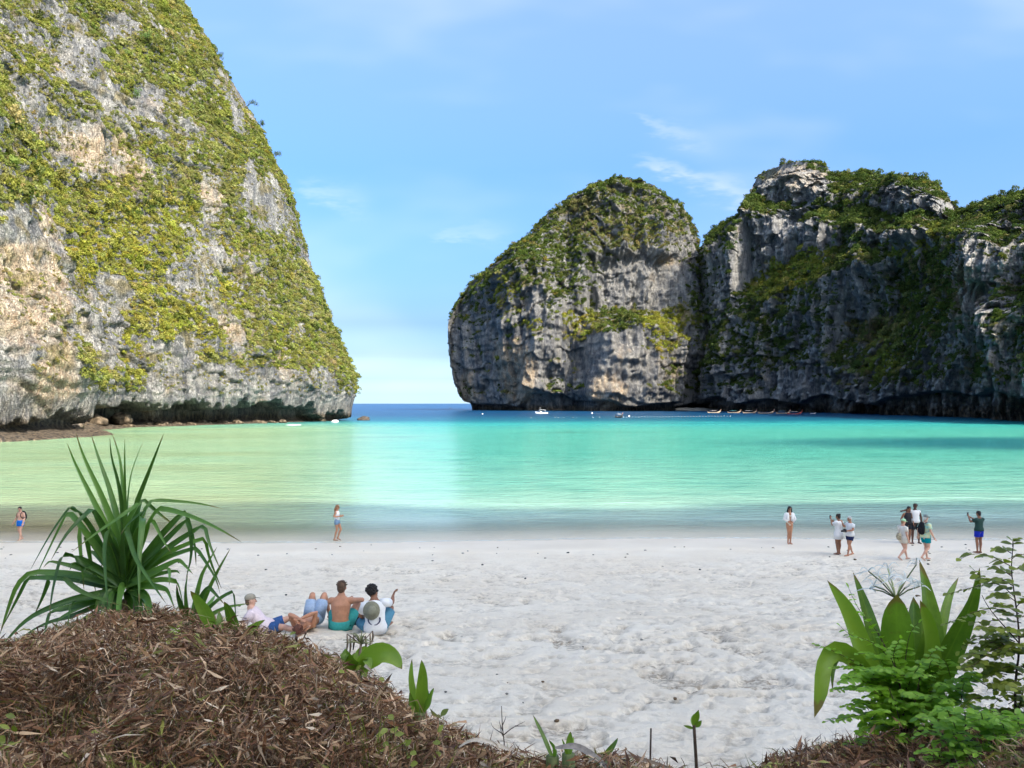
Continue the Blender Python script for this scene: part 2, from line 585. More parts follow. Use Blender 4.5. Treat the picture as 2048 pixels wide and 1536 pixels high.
# ------------------------------------------------------------------ limestone cliffs
def rock_mat(name, warm=0.5, scale=1.0, dark=1.0):
    def b(t):
        g = t.n('ShaderNodeTexCoord').outputs['Object']
        ochre = t.n('ShaderNodeAttribute', attribute_name='ochre').outputs['Fac']
        base = t.n('ShaderNodeAttribute', attribute_name='tide').outputs['Fac']
        grass = t.n('ShaderNodeAttribute', attribute_name='grass').outputs['Fac']
        wall = t.mapping(g, scale=(0.22 / scale, 0.22 / scale, 0.045 / scale))
        n1 = t.noise(wall, 1.0, 5, 0.62, 0.6)
        n2 = t.noise(t.mapping(g, scale=(1.1 / scale, 1.1 / scale, 0.28 / scale)), 1.0, 5, 0.68, 0.3)
        n3 = t.noise(g, 0.05 / scale, 4, 0.6)
        n4 = t.noise(t.mapping(g, scale=(0.3 / scale, 0.3 / scale, 1.6 / scale)), 1.0, 3, 0.6, 0.5)
        c = t.mix(t.maprange(n1, 0.32, 0.68), (0.15 * dark, 0.155 * dark, 0.17 * dark), (0.41 * dark, 0.39 * dark, 0.36 * dark))
        c = t.mix(t.math('MULTIPLY', t.maprange(n2, 0.52, 0.72), 0.7), c, (0.56 * dark, 0.52 * dark, 0.45 * dark))
        c = t.mix(t.math('MULTIPLY', t.maprange(n2, 0.45, 0.30), 0.75), c, (0.06, 0.06, 0.065))
        oc = t.math('MULTIPLY', t.maprange(t.math('ADD', n3, t.math('MULTIPLY_ADD', ochre, 0.35, -0.12)), 0.48, 0.66), warm)
        c = t.mix(oc, c, t.mix(t.maprange(n2, 0.35, 0.65), (0.48, 0.32, 0.19), (0.60, 0.50, 0.36)))
        c = t.mix(t.math('MULTIPLY', grass, 0.8), c, t.mix(t.maprange(n2, 0.35, 0.65), (0.16, 0.13, 0.045), (0.28, 0.22, 0.09)))
        c = t.mix(t.math('MULTIPLY', base, 0.85), c, t.mix(t.maprange(n2, 0.4, 0.6), (0.06, 0.045, 0.032), (0.25, 0.18, 0.11)))
        vo = t.n('ShaderNodeTexVoronoi', feature='DISTANCE_TO_EDGE')
        wv = t.n('ShaderNodeMix', data_type='VECTOR')
        wv.inputs[0].default_value = 0.5
        nv = t.n('ShaderNodeTexNoise')
        t.set(nv.inputs['Vector'], t.mapping(g, scale=(0.5 / scale, 0.5 / scale, 0.2 / scale)))
        nv.inputs['Detail'].default_value = 3.0
        t.set(wv.inputs[4], t.mapping(g, scale=(0.75 / scale, 0.75 / scale, 0.26 / scale)))
        t.set(wv.inputs[5], t.mapping(nv.outputs['Color'], scale=(4, 4, 4)))
        t.set(vo.inputs['Vector'], wv.outputs[1])
        vo.inputs['Scale'].default_value = 1.6
        crack = t.maprange(vo.outputs['Distance'], 0.0, 0.09, 1.0, 0.0)
        c = t.mix(t.math('MULTIPLY', crack, 0.6), c, (0.03, 0.03, 0.032))
        h = t.math('ADD', t.math('MULTIPLY', n1, 1.6 * scale), t.math('ADD', t.math('MULTIPLY', n2, 0.75 * scale), t.math('MULTIPLY_ADD', n4, 0.35 * scale, t.math('MULTIPLY', crack, -0.6 * scale))))
        bp = t.n('ShaderNodeBump')
        bp.inputs['Strength'].default_value = 0.9
        bp.inputs['Distance'].default_value = 1.6
        t.set(bp.inputs['Height'], h)
        return principled(t, c, 0.92, bp.outputs[0], 0.15)
    return mat(name, b)


def blob(px, py, cx, cy, rx, ry, rot=0.0):
    """1 inside an ellipse of the picture, 0 outside; used to find the patch of cliff that shows there"""
    a = math.radians(rot)
    dx, dy = px - cx, py - cy
    u = dx * math.cos(a) + dy * math.sin(a)
    v = -dx * math.sin(a) + dy * math.cos(a)
    return 1 - sstep(0.55, 1.25, np.sqrt((u / rx) ** 2 + (v / ry) ** 2))


def poly_line(pts, n):
    """smooth curve through plan points, n samples evenly spaced"""
    p = np.array(pts, dtype=float)
    # Catmull-Rom
    q = np.vstack([2 * p[0] - p[1], p, 2 * p[-1] - p[-2]])
    out = []
    for i in range(1, len(q) - 2):
        tt = np.linspace(0, 1, 40, endpoint=False)[:, None]
        a, b_, c_, d_ = q[i - 1], q[i], q[i + 1], q[i + 2]
        out.append(0.5 * ((2 * b_) + (-a + c_) * tt + (2 * a - 5 * b_ + 4 * c_ - d_) * tt ** 2 + (-a + 3 * b_ - 3 * c_ + d_) * tt ** 3))
    out = np.vstack(out + [p[-1:]])
    s = np.concatenate([[0], np.cumsum(np.linalg.norm(np.diff(out, axis=0), axis=1))])
    u = np.linspace(0, s[-1], n)
    return np.stack([np.interp(u, s, out[:, k]) for k in range(out.shape[1])], -1)


def grid_normals(P):
    du = np.gradient(P, axis=1)
    dv = np.gradient(P, axis=0)
    n = np.cross(du, dv)
    return n / np.maximum(np.linalg.norm(n, axis=-1, keepdims=True), 1e-6)


def rock_relief(P, k, seed, flute=1.0, rug=1.0):
    """karst relief in metres: buttresses, vertical flutes, ledges"""
    big = fbm(P * np.array([1 / 42, 1 / 42, 1 / 70]) / k, 3, seed)
    rib = fbm(P * np.array([1 / 13, 1 / 13, 1 / 45]) / k, 4, seed + 5, ridged=True)
    flu = fbm(P * np.array([1 / 4.2, 1 / 4.2, 1 / 18]) / k, 3, seed + 9, ridged=True)
    led = fbm(P * np.array([1 / 22, 1 / 22, 1 / 6]) / k, 3, seed + 13)
    fin = fbm(P * np.array([1 / 1.9, 1 / 1.9, 1 / 4.5]) / k, 3, seed + 17, gain=0.6, ridged=True)
    blk = fbm(P * np.array([1 / 3.4, 1 / 3.4, 1 / 2.2]) / k, 2, seed + 21)
    blk = np.sign(blk) * np.abs(blk) ** 0.5
    # broken ledges: the wall leans out, then steps back
    st = P[..., 2] / (15.0 * k) + 1.6 * vnoise(P * np.array([1 / 30, 1 / 30, 1 / 60]) / k, seed + 25) + 0.35 * vnoise(P / (6.0 * k), seed + 26)
    saw = (st - np.floor(st)) - 0.5
    ledge = -saw * sstep(-0.25, 0.35, vnoise(P * np.array([1 / 26, 1 / 26, 1 / 26]) / k, seed + 27))
    return k * (6.5 * big + 3.4 * rug * rib + 1.1 * flute * rug * flu + 0.9 * led + 0.45 * rug * fin + 0.4 * rug * blk + 2.1 * ledge)


# ---- vegetation on the cliffs: leaf clumps scattered over the surface (nobody could count it)
def clump_mesh(name, material, n, leaf, seed, flat=0.75):
    r = np.random.default_rng(seed)
    V, Fc = [], []
    # several lobes make an uneven crown
    lobes = [(np.array([0, 0, 0.35]), 0.62)] + [(np.array([r.normal(0, .42), r.normal(0, .42), 0.30 + r.uniform(-.2, .38)]), r.uniform(0.28, 0.5)) for _ in range(5)]
    for i in range(n):
        c, rad = lobes[r.integers(len(lobes))]
        d = r.normal(size=3)
        d /= np.linalg.norm(d)
        if d[2] < -0.35:
            d[2] = -d[2]
        p = c + d * rad * (r.uniform(0.55, 1.0) ** 0.5)
        p[2] = p[2] * flat
        nrm = d + r.normal(0, 0.55, 3)
        nrm /= np.linalg.norm(nrm)
        a = np.cross(nrm, r.normal(size=3))
        a /= np.linalg.norm(a) + 1e-6
        b_ = np.cross(nrm, a)
        s = leaf * r.uniform(0.6, 1.35)
        k = len(V)
        V += [p - a * s, p - b_ * s * 0.55, p + a * s + nrm * s * 0.15, p + b_ * s * 0.55]
        Fc.append((k, k + 1, k + 2, k + 3))
    return mesh_np(name, np.array(V), np.array(Fc), material, smooth=False)


def foliage_mat():
    def b(t):
        col = t.n('ShaderNodeAttribute', attribute_type='INSTANCER', attribute_name='tint').outputs['Color']
        g = t.n('ShaderNodeNewGeometry')
        rnd = g.outputs['Random Per Island']
        c = t.mix(t.maprange(rnd, 0, 1, 0.0, 1.0, False), t.mix(1.0, col, (0.62, 0.66, 0.55), 'MULTIPLY'), t.mix(1.0, col, (1.3, 1.25, 1.1), 'MULTIPLY'))
        d = t.n('ShaderNodeBsdfDiffuse')
        t.set(d.inputs[0], c)
        tr = t.n('ShaderNodeBsdfTranslucent')
        t.set(tr.inputs[0], t.mix(1.0, c, (1.1, 1.15, 0.5), 'MULTIPLY'))
        m = t.n('ShaderNodeMixShader')
        m.inputs[0].default_value = 0.28
        t.set(m.inputs[1], d.outputs[0])
        t.set(m.inputs[2], tr.outputs[0])
        return m
    return mat('foliage', b)


PROTO = []


def get_protos():
    if not PROTO:
        fm = foliage_mat()
        for i in range(4):
            me = clump_mesh('leaf_clump', fm, (150, 190, 130, 170)[i], (0.15, 0.13, 0.17, 0.14)[i], 40 + i, (0.8, 1.0, 0.65, 1.25)[i])
            PROTO.append(bpy.data.objects.new('leaf_clump', me))
    return PROTO


def scatter_tree(name):
    ng = bpy.data.node_groups.new(name, 'GeometryNodeTree')
    ng.interface.new_socket('Geometry', in_out='INPUT', socket_type='NodeSocketGeometry')
    ng.interface.new_socket('Geometry', in_out='OUTPUT', socket_type='NodeSocketGeometry')
    gi = ng.nodes.new('NodeGroupInput')
    go = ng.nodes.new('NodeGroupOutput')
    iop = ng.nodes.new('GeometryNodeInstanceOnPoints')
    join = ng.nodes.new('GeometryNodeJoinGeometry')
    for p in reversed(get_protos()):
        oi = ng.nodes.new('GeometryNodeObjectInfo')
        oi.inputs['Object'].default_value = p
        oi.inputs['As Instance'].default_value = True
        ng.links.new(oi.outputs['Geometry'], join.inputs[0])
    ng.links.new(gi.outputs[0], iop.inputs['Points'])
    ng.links.new(join.outputs[0], iop.inputs['Instance'])
    iop.inputs['Pick Instance'].default_value = True

    def attr(nm, typ):
        a = ng.nodes.new('GeometryNodeInputNamedAttribute')
        a.data_type = typ
        a.inputs['Name'].default_value = nm
        return a.outputs['Attribute']
    ng.links.new(attr('pick', 'INT'), iop.inputs['Instance Index'])
    ng.links.new(attr('rot', 'FLOAT_VECTOR'), iop.inputs['Rotation'])
    ng.links.new(attr('scl', 'FLOAT_VECTOR'), iop.inputs['Scale'])
    ng.links.new(iop.outputs[0], go.inputs[0])
    return ng


def scatter(name, P, N, size, tint, seed, label, cat):
    """P points, N outward normals, size metres (radius), tint colours -> one 'stuff' object"""
    r = np.random.default_rng(seed)
    n = len(P)
    # lean the clump between straight up and the wall's normal
    up = np.array([0, 0, 1.0]) * 0.9 + N * 0.75
    up /= np.linalg.norm(up, axis=1, keepdims=True)
    th = np.arccos(np.clip(up[:, 2], -1, 1))
    ph = np.arctan2(up[:, 1], up[:, 0])
    rot = np.stack([0 * th, th, ph], -1)
    spin = r.uniform(0, 6.283, n)
    # compose a spin about the local z with the tilt
    eul = np.empty((n, 3))
    for i in range(n):
        q = Euler((0, th[i], ph[i])).to_quaternion() @ Euler((0, 0, spin[i])).to_quaternion()
        eul[i] = q.to_euler()
    me = bpy.data.meshes.new(name)
    me.vertices.add(n)
    me.vertices.foreach_set('co', (P - N * (size * 0.15)[:, None]).astype(np.float32).ravel())
    a = me.attributes.new('rot', 'FLOAT_VECTOR', 'POINT'); a.data.foreach_set('vector', eul.astype(np.float32).ravel())
    sc = size[:, None] * r.uniform(0.8, 1.25, (n, 3))
    a = me.attributes.new('scl', 'FLOAT_VECTOR', 'POINT'); a.data.foreach_set('vector', sc.astype(np.float32).ravel())
    a = me.attributes.new('pick', 'INT', 'POINT'); a.data.foreach_set('value', r.integers(0, 4, n).astype(np.int32))
    a = me.attributes.new('tint', 'FLOAT_COLOR', 'POINT'); a.data.foreach_set('color', np.concatenate([tint, np.ones((n, 1))], 1).astype(np.float32).ravel())
    me.materials.append(foliage_mat())
    o = obj(name, me, kind='stuff', label=label, cat=cat)
    md = o.modifiers.new('scatter', 'NODES')
    md.node_group = scatter_tree(name)
    return o


def pick_points(P, N, mask, spacing, seed, area_cap=None):
    """random points over a grid surface with a density that follows mask (0..1)"""
    r = np.random.default_rng(seed)
    a = P[:-1, :-1]; b_ = P[:-1, 1:]; c_ = P[1:, :-1]
    area = np.linalg.norm(np.cross(b_ - a, c_ - a), axis=-1)
    m = mask[:-1, :-1]
    lam = area * m / (spacing ** 2)
    cnt = r.poisson(lam)
    idx = np.repeat(np.arange(lam.size), cnt.ravel())
    i, j = np.unravel_index(idx, lam.shape)
    u = r.uniform(size=len(idx))[:, None]
    v = r.uniform(size=len(idx))[:, None]
    pts = P[i, j] + u * (P[i, j + 1] - P[i, j]) + v * (P[i + 1, j] - P[i, j])
    return pts, N[i, j], (i, j)


VEG = np.array([[0.29, 0.295, 0.055], [0.21, 0.235, 0.05], [0.11, 0.145, 0.038], [0.045, 0.075, 0.028], [0.38, 0.28, 0.06], [0.30, 0.23, 0.13], [0.30, 0.30, 0.14]])


def tints(n, weights, seed):
    """weights (n,7) or (7,)"""
    r = np.random.default_rng(seed)
    w = np.broadcast_to(np.asarray(weights, dtype=float), (n, len(VEG)))
    cw = np.cumsum(w / w.sum(1, keepdims=True), 1)
    k = (r.uniform(size=(n, 1)) > cw).sum(1).clip(0, len(VEG) - 1)
    soft = (w ** 1.6 / (w ** 1.6).sum(1, keepdims=True)) @ VEG
    return (0.55 * soft + 0.45 * VEG[k]) * r.uniform(0.75, 1.25, (n, 1)) * r.uniform(0.92, 1.08, (n, 3))


# ---- the near headland on the left
def build_left_cliff():
    base = [(-190, -10), (-150, 55), (-118, 105), (-95, 140), (-93, 165), (-100, 178), (-104, 190), (-98, 212), (-85, 238), (-75, 262), (-65, 282), (-59.5, 296), (-66, 316), (-92, 336), (-140, 350), (-230, 350)]
    B = poly_line(base, 1600)
    # more columns where the face is seen
    wgt = 0.12 + 1.0 * sstep(95, 120, B[:, 1]) * (1 - 0.75 * sstep(305, 330, B[:, 1]))
    cw = np.concatenate([[0], np.cumsum((wgt[1:] + wgt[:-1]) / 2)])
    uu = np.linspace(0, cw[-1], 880)
    B = np.stack([np.interp(uu, cw, B[:, k]) for k in range(2)], -1)
    tan = np.gradient(B, axis=0)
    tan /= np.linalg.norm(tan, axis=1, keepdims=True)
    for _ in range(30):
        tan[1:-1] = (tan[:-2] + tan[1:-1] * 2 + tan[2:]) / 4
    out = np.stack([tan[:, 1], -tan[:, 0]], -1)
    out /= np.linalg.norm(out, axis=1, keepdims=True)
    zs = np.concatenate([np.linspace(-2, 12, 36), 12 + np.cumsum(np.linspace(0.45, 0.62, 150)), ])
    zs = np.concatenate([zs, zs[-1] + np.cumsum(np.linspace(0.65, 1.2, 95))])
    ztop = zs[-1]
    pz = [-3, 4, 8, 13, 27, 44, 65, 89, 112, 134, 152, 175, 200]
    pi = [2.5, 1.8, 1.0, 0, 5.5, 14, 22, 29, 43, 55, 66, 84, 110]
    inset = np.interp(zs, pz, pi)
    inset = np.convolve(np.pad(inset, 6, mode='edge'), np.ones(13) / 13, 'valid')
    nr = len(zs)
    Pm = np.empty((nr, len(B), 3))
    # the face leans back as a whole, so that the flanks of the tip do not cross
    Pm[..., 0] = B[None, :, 0] - 0.97 * inset[:, None]
    Pm[..., 1] = B[None, :, 1] + 0.20 * inset[:, None]
    Pm[..., 2] = zs[:, None]
    Z = Pm[..., 2]
    S = np.linspace(0, 1, len(B))[None, :] + 0 * Z
    px, py = to_px(Pm)
    rel = rock_relief(Pm, 0.85, 109, 1.4, 1.2)
    damp = 0.35 + 0.65 * sstep(3, 18, Z)
    d = rel * damp
    # keep the tip's outline close to its profile
    tip = np.exp(-((Pm[..., 1] - 298) / 22.0) ** 2)
    d = d * (1 - 0.72 * tip)
    # the near pillar stands out and ends in a gully filled with bushes
    Y = Pm[..., 1]
    d += 7.5 * (1 - sstep(160, 172, Y - 0.10 * Z)) * (1 - sstep(55, 110, Z))
    d -= 5.0 * np.exp(-((Y - 177 - 0.10 * Z) / 6.0) ** 2) * (1 - sstep(35, 80, Z))
    # bedding: blocky horizontal joints low on the face
    d += 0.22 * np.sign(np.sin(Z * 2.6 + 6 * vnoise(Pm / 5.0, 130))) * (1 - sstep(24, 40, Z)) * sstep(7, 9, Z)
    # sea notch: a deep undercut along the foot
    ceil = 6.6 + 1.1 * vnoise(np.stack([S * 55, 0 * S, 0 * S], -1), 131) + 1.3 * np.clip(vnoise(np.stack([S * 240, 0 * S, 0 * S], -1), 132), -1, 0.4) - 2.6 * sstep(205, 186, Y) - 4.2 * sstep(268, 284, Y)
    und = (10.0 * sstep(196, 214, Y) * (1 - 0.55 * sstep(262, 284, Y)) + 3.5 + 2.0 * vnoise(np.stack([S * 40, 0 * S, 0 * S], -1), 133))
    d -= und * (1 - sstep(-0.25, 0.25, Z - ceil)) * sstep(-1.5, 1.2, Z + 1.2 * (Z > 1))
    # rock platform at the waterline
    d += 5.0 * (1 - sstep(0.3, 1.5, Z + 0.5 * vnoise(Pm / 3.0, 134))) * (1 - sstep(255, 282, Y))
    d += 2.2 * (1 - sstep(1.0, 2.4, Z + 0.8 * vnoise(Pm / 4.0, 135))) * (1 - sstep(175, 260, Y))
    Pd = Pm.copy()
    Pd[..., 0] += out[None, :, 0] * d
    Pd[..., 1] += out[None, :, 1] * d
    px, py = to_px(Pd)
    N = grid_normals(Pd)
    N = N * np.sign(np.mean(N[60:, :, 0] * out[None, :, 0] + N[60:, :, 1] * out[None, :, 1]))
    # where rock lies bare
    n0 = fbm(Pd / 26.0, 4, 140)
    n1 = fbm(Pd / 9.0, 3, 141)
    cover = 0.46 + 0.8 * n0 + 0.35 * n1 + 0.5 * np.clip(N[..., 2], -0.3, 0.8)
    bare = np.zeros_like(px)
    for q in ((70, 640, 85, 230, 0), (30, 800, 130, 60, 0), (215, 600, 45, 60, 25), (205, 665, 40, 70, 10), (190, 300, 75, 40, 40), (60, 205, 35, 50, 0),
              (235, 60, 45, 30, 20), (300, 200, 28, 40, 0), (130, 270, 50, 30, 30), (420, 395, 22, 60, 0), (475, 210, 14, 60, 0), (395, 545, 28, 35, 20),
              (470, 760, 150, 28, 0), (330, 770, 40, 40, 0), (600, 775, 70, 30, 8), (370, 700, 25, 40, 0), (470, 680, 20, 45, 0), (645, 760, 30, 22, 30), (500, 380, 12, 60, 0), (150, 130, 30, 25, 0)):
        bare = np.maximum(bare, blob(px, py, *q))
    lush = np.zeros_like(px)
    for q in ((180, 730, 22, 95, 0), (235, 770, 45, 28, 0), (660, 660, 40, 110, -20), (250, 470, 120, 110, 0), (330, 640, 100, 45, 10), (150, 420, 40, 90, -20), (540, 690, 40, 70, 0), (300, 130, 90, 60, 0)):
        lush = np.maximum(lush, blob(px, py, *q))
    mask = np.clip(cover - 1.25 * bare + 0.75 * lush, 0, 1) * sstep(7.5, 11.5, Z) * sstep(-0.45, 0.0, N[..., 2] + 0.25)
    mask = sstep(0.25, 0.75, mask)
    ochre = np.clip(0.45 * blob(px, py, 70, 620, 110, 300) + 0.5 * fbm(Pd / 15.0, 3, 142) + 0.5 * blob(px, py, 220, 310, 110, 60, 40), 0, 1)
    tide = (1 - sstep(1.2, 4.0, Z + 1.2 * n1)) * 0.9 + 0.35 * (1 - sstep(4, 8, Z))
    grass = np.clip(sstep(0.15, 0.5, fbm(Pd / 5.0, 3, 143)) * sstep(10, 16, Z) * 0.85, 0, 1)
    me = mesh_np('headland_cliff', Pd, grid_faces(nr, len(B)), rock_mat('limestone_sunny', 0.75, 0.8, 1.0), attrs={'ochre': ('FLOAT', ochre), 'tide': ('FLOAT', np.clip(tide, 0, 1)), 'grass': ('FLOAT', grass)})
    obj('headland_cliff', me, kind='structure', label='tall sunlit limestone headland covered in yellow green bushes', cat='cliff')
    vis = (px > -260) & (px < 760) & (py > -420)
    pts, nn, (i, j) = pick_points(Pd, N, mask * vis, 0.88, 144)
    n = len(pts)
    r = np.random.default_rng(145)
    size = 0.40 + 0.9 * r.uniform(size=n) ** 2 + 1.2 * (r.uniform(size=n) > 0.94) * r.uniform(size=n)
    size *= 0.7 + 0.45 * mask[i, j]
    qx, qy = px[i, j], py[i, j]
    yel = np.clip(1.2 * blob(qx, qy, 300, 560, 190, 190) + 0.5 * blob(qx, qy, 60, 420, 120, 130) + 0.6 * fbm(pts / 14.0, 3, 146), 0, 1)
    drk = np.clip(0.3 + 0.9 * fbm(pts / 10.0, 2, 147) + 0.35 * blob(qx, qy, 480, 260, 130, 180, -25), 0, 1)
    dry = np.clip(0.15 + 0.8 * fbm(pts / 8.0, 3, 148) + 0.35 * bare[i, j], 0, 1)
    w = np.stack([0.30 + 1.1 * yel, 0.50 + 0 * yel, 0.22 + 0.45 * drk, 0.10 + 0.45 * drk * (1 - yel), 0.03 + 0.35 * yel, 0.16 + 0.8 * dry, 0.45 + 0.7 * dry], -1)
    tc = tints(n, w, 149) * 1.12
    scatter('headland_bushes', pts, nn, size, tc, 150, 'yellow green bushes and scrub clinging to the sunlit headland', 'bushes')
    # taller, darker bushes that stand out of the scrub
    pts, nn, (i, j) = pick_points(Pd, N, mask * vis * sstep(-0.1, 0.4, n1), 5.2, 155)
    n = len(pts)
    scatter('headland_dark_bushes', pts, nn, 1.1 + 1.1 * np.random.default_rng(156).uniform(size=n), tints(n, [0.05, 0.35, 0.6, 0.5, 0.0, 0.05, 0.1], 157), 158,
            'taller dark green bushes standing out of the headland scrub', 'bushes')
    # dry tufts and creepers on the bare rock
    m2 = np.clip(sstep(-0.35, 0.25, n1) * (1 - mask) * sstep(8, 12, Z), 0, 1) * vis
    pts, nn, (i, j) = pick_points(Pd, N, m2, 1.25, 151)
    n = len(pts)
    scatter('headland_dry_tufts', pts, nn, 0.2 + 0.6 * np.random.default_rng(152).uniform(size=n) ** 1.5, tints(n, [0.25, 0.35, 0.25, 0.12, 0.15, 0.5, 0.4], 153), 154,
            'straw coloured tufts growing from cracks in the headland rock', 'dry grass')
    return Pd, N, px, py


# ---- the domed island across the bay
def build_island():
    rows = np.array([(830, 938, 1412), (812, 935, 1411), (790, 920, 1408), (760, 910, 1405), (700, 900, 1402), (650, 904, 1398), (610, 918, 1393), (565, 948, 1390), (535, 985, 1389), (505, 1020, 1388), (475, 1052, 1380),
                     (442, 1082, 1366), (414, 1112, 1346), (398, 1144, 1328), (382, 1184, 1306), (371, 1216, 1288), (366, 1248, 1264)], dtype=float)
    cyd = 772.0
    m = cyd / F
    zt = H + (HY - rows[:, 0]) * m
    xl = (rows[:, 1] - CX) * m
    xr = (rows[:, 2] - CX) * m
    # resample by arc length of the outline
    s = np.concatenate([[0], np.cumsum(np.hypot(np.diff(zt), np.diff(xl)) + 0.3 * np.hypot(np.diff(zt), np.diff(xr)))])
    nr = 330
    u = np.linspace(0, s[-1], nr)
    zt, xl, xr = (np.interp(u, s, q) for q in (zt, xl, xr))
    for _ in range(12):
        for q in (zt, xl, xr):
            q[1:-1] = (q[:-2] + 2 * q[1:-1] + q[2:]) / 4
    cx, w = (xl + xr) / 2, (xr - xl) / 2
    D = w * 0.62 + 4
    th = np.concatenate([np.linspace(math.pi * 0.94, math.pi * 2.06, 560), np.linspace(math.pi * 2.06, math.pi * 2.94, 60)[1:-1]])
    e = 0.86
    ct = np.sign(np.cos(th)) * np.abs(np.cos(th)) ** e
    st = np.sign(np.sin(th)) * np.abs(np.sin(th)) ** e
    Pm = np.empty((nr, len(th), 3))
    Pm[..., 0] = cx[:, None] + w[:, None] * ct[None]
    Pm[..., 1] = cyd + D[:, None] * st[None]
    Pm[..., 2] = zt[:, None]
    Z = Pm[..., 2]
    outv = np.stack([ct / w.max(), st / D.max()], -1)
    outv /= np.linalg.norm(outv, axis=1, keepdims=True)
    px, py = to_px(Pm)
    side = np.abs(ct)[None, :] ** 6
    d = 1.4 * rock_relief(Pm, 1.7, 200, 1.0, 1.6) * (1 - 0.72 * side) * sstep(262, 225, Z) * (0.5 + 0.5 * sstep(2, 20, Z))
    fr = (st < 0.2)[None, :]
    # front buttress with a bushy shelf on top
    jag = 14 * vnoise(np.stack([px / 26.0, 0 * px, 0 * px], -1), 231)
    but = sstep(1158, 1196, px + 0.10 * (py - 700)) * (1 - sstep(1322, 1345, px - 0.02 * (py - 700))) * sstep(640 - 16, 640 + 22, py + jag - 0.25 * np.abs(px - 1230))
    d += fr * 34 * but
    but2 = sstep(1040, 1075, px - 0.1 * (700 - py)) * (1 - sstep(1110, 1150, px)) * sstep(545, 640, py + jag) * (1 - 0.8 * sstep(690, 760, py))
    d += fr * 17 * but2
    # recessed wall above the shelf
    rec = sstep(1165, 1190, px) * (1 - sstep(1335, 1375, px)) * sstep(500, 525, py + jag * 0.6) * (1 - sstep(615, 650, py))
    d -= fr * 17 * rec
    but3 = sstep(1345, 1375, px) * sstep(600, 660, py)
    d += fr * 9 * but3 * (1 - sstep(700, 735, py))
    # overhanging brow on the upper left, and the gully under it
    d -= fr * 15 * blob(px, py, 1110, 455, 75, 60, -30)
    d += fr * 9 * blob(px, py, 1085, 545, 70, 38, -45)
    d -= fr * 10 * blob(px, py, 1125, 735, 34, 80)
    # notch at sea level
    nn = 6.0 + 3.5 * vnoise(np.stack([px / 40.0, 0 * px, 0 * px], -1), 232) + 9 * blob(px, np.full_like(px, 800.), 1095, 800, 50, 10)
    d -= 13 * (1 - sstep(-0.6, 0.6, Z - nn)) * (1 - 0.6 * side)
    Pd = Pm.copy()
    Pd[..., 0] += outv[None, :, 0] * d
    Pd[..., 1] += outv[None, :, 1] * d
    Pd[..., 2] += np.where(Z > 4, 2.0 * fbm(Pm / 12.0, 3, 233), 0) * sstep(4, 40, Z)
    Pd[..., 1] += (fr * 70 * sstep(1062, 900, px) ** 1.3) * sstep(0, 1, -st)[None, :] ** 0.5
    px, py = to_px(Pd)
    N = grid_normals(Pd)
    N = N * np.sign(np.mean(N[..., 0] * outv[None, :, 0] + N[..., 1] * outv[None, :, 1]))
    n0 = fbm(Pd / 40.0, 4, 240)
    n1 = fbm(Pd / 14.0, 3, 241)
    cover = -0.05 + 0.55 * n0 + 0.35 * n1 + 1.25 * np.clip(N[..., 2], -0.2, 0.8) + 0.95 * sstep(110, 160, Z - 0.12 * (px - 1150))
    for q, k in (((1290, 565, 105, 55, 0), -1.0), ((1235, 730, 90, 75, 0), -0.75), ((1065, 640, 30, 90, 10), -0.5), ((960, 690, 45, 110, 0), -0.35), ((1060, 740, 40, 60), -0.5),
                 ((1250, 640, 100, 22, 0), 1.1), ((1330, 665, 40, 45, 30), 1.0), ((1150, 650, 35, 40, 0), 0.9), ((1065, 645, 22, 18, 0), 0.8), ((1125, 560, 55, 50, 0), 0.5), ((1030, 540, 35, 50, -40), 0.8), ((1010, 580, 30, 35), 0.6),
                 ((1390, 640, 14, 60, 0), 0.5), ((950, 640, 30, 60, 0), 0.3)):
        cover = cover + k * blob(px, py, *q)
    mask = sstep(0.2, 0.65, cover) * sstep(9, 16, Z) * sstep(-0.3, 0.05, N[..., 2] + 0.1)
    ochre = np.clip(0.9 * blob(px, py, 1030, 740, 45, 80, -10) + 0.8 * blob(px, py, 935, 770, 20, 40) + 0.7 * blob(px, py, 1215, 780, 45, 40) + 0.4 * n1, 0, 1)
    tide = 1 - sstep(2.0, 6.5, Z + 2 * n1)
    grass = np.clip(sstep(0.1, 0.5, n1) * mask + 1.2 * blob(px, py, 1150, 412, 45, 12, -20), 0, 1)
    me = mesh_np('island', Pd, grid_faces(nr, len(th), wrap=True), rock_mat('limestone_far', 0.7, 1.7, 0.92), attrs={'ochre': ('FLOAT', ochre), 'tide': ('FLOAT', tide), 'grass': ('FLOAT', grass)})
    obj('island', me, kind='structure', label='domed limestone island with a bushy crown across the bay', cat='island')
    vis = np.broadcast_to((st < 0.35)[None, :], px.shape)
    pts, nn, (i, j) = pick_points(Pd, N, mask * vis, 2.4, 244)
    n = len(pts)
    r = np.random.default_rng(245)
    size = 1.1 + 3.0 * r.uniform(size=n) ** 3
    qx, qy = px[i, j], py[i, j]
    yel = np.clip(1.1 * blob(qx, qy, 1330, 670, 60, 60) + 0.9 * blob(qx, qy, 1150, 660, 50, 45) + 0.8 * blob(qx, qy, 1065, 645, 30, 22) + 0.6 * blob(qx, qy, 1010, 585, 30, 40), 0, 1)
    dry = np.clip(1.2 * blob(qx, qy, 1165, 415, 60, 22, -15) + 0.9 * blob(qx, qy, 1270, 480, 110, 35) + 0.8 * blob(qx, qy, 1180, 455, 70, 25) + 0.5 * n1[i, j], 0, 1)
    w = np.stack([0.04 + 1.3 * yel, 0.28 + 0.5 * yel, 0.9 * (1 - yel) + 0.1, 0.9 * (1 - yel), 0.02 + 0.3 * yel, 0.1 + 0.9 * dry, 0.12 + 0.5 * dry], -1)
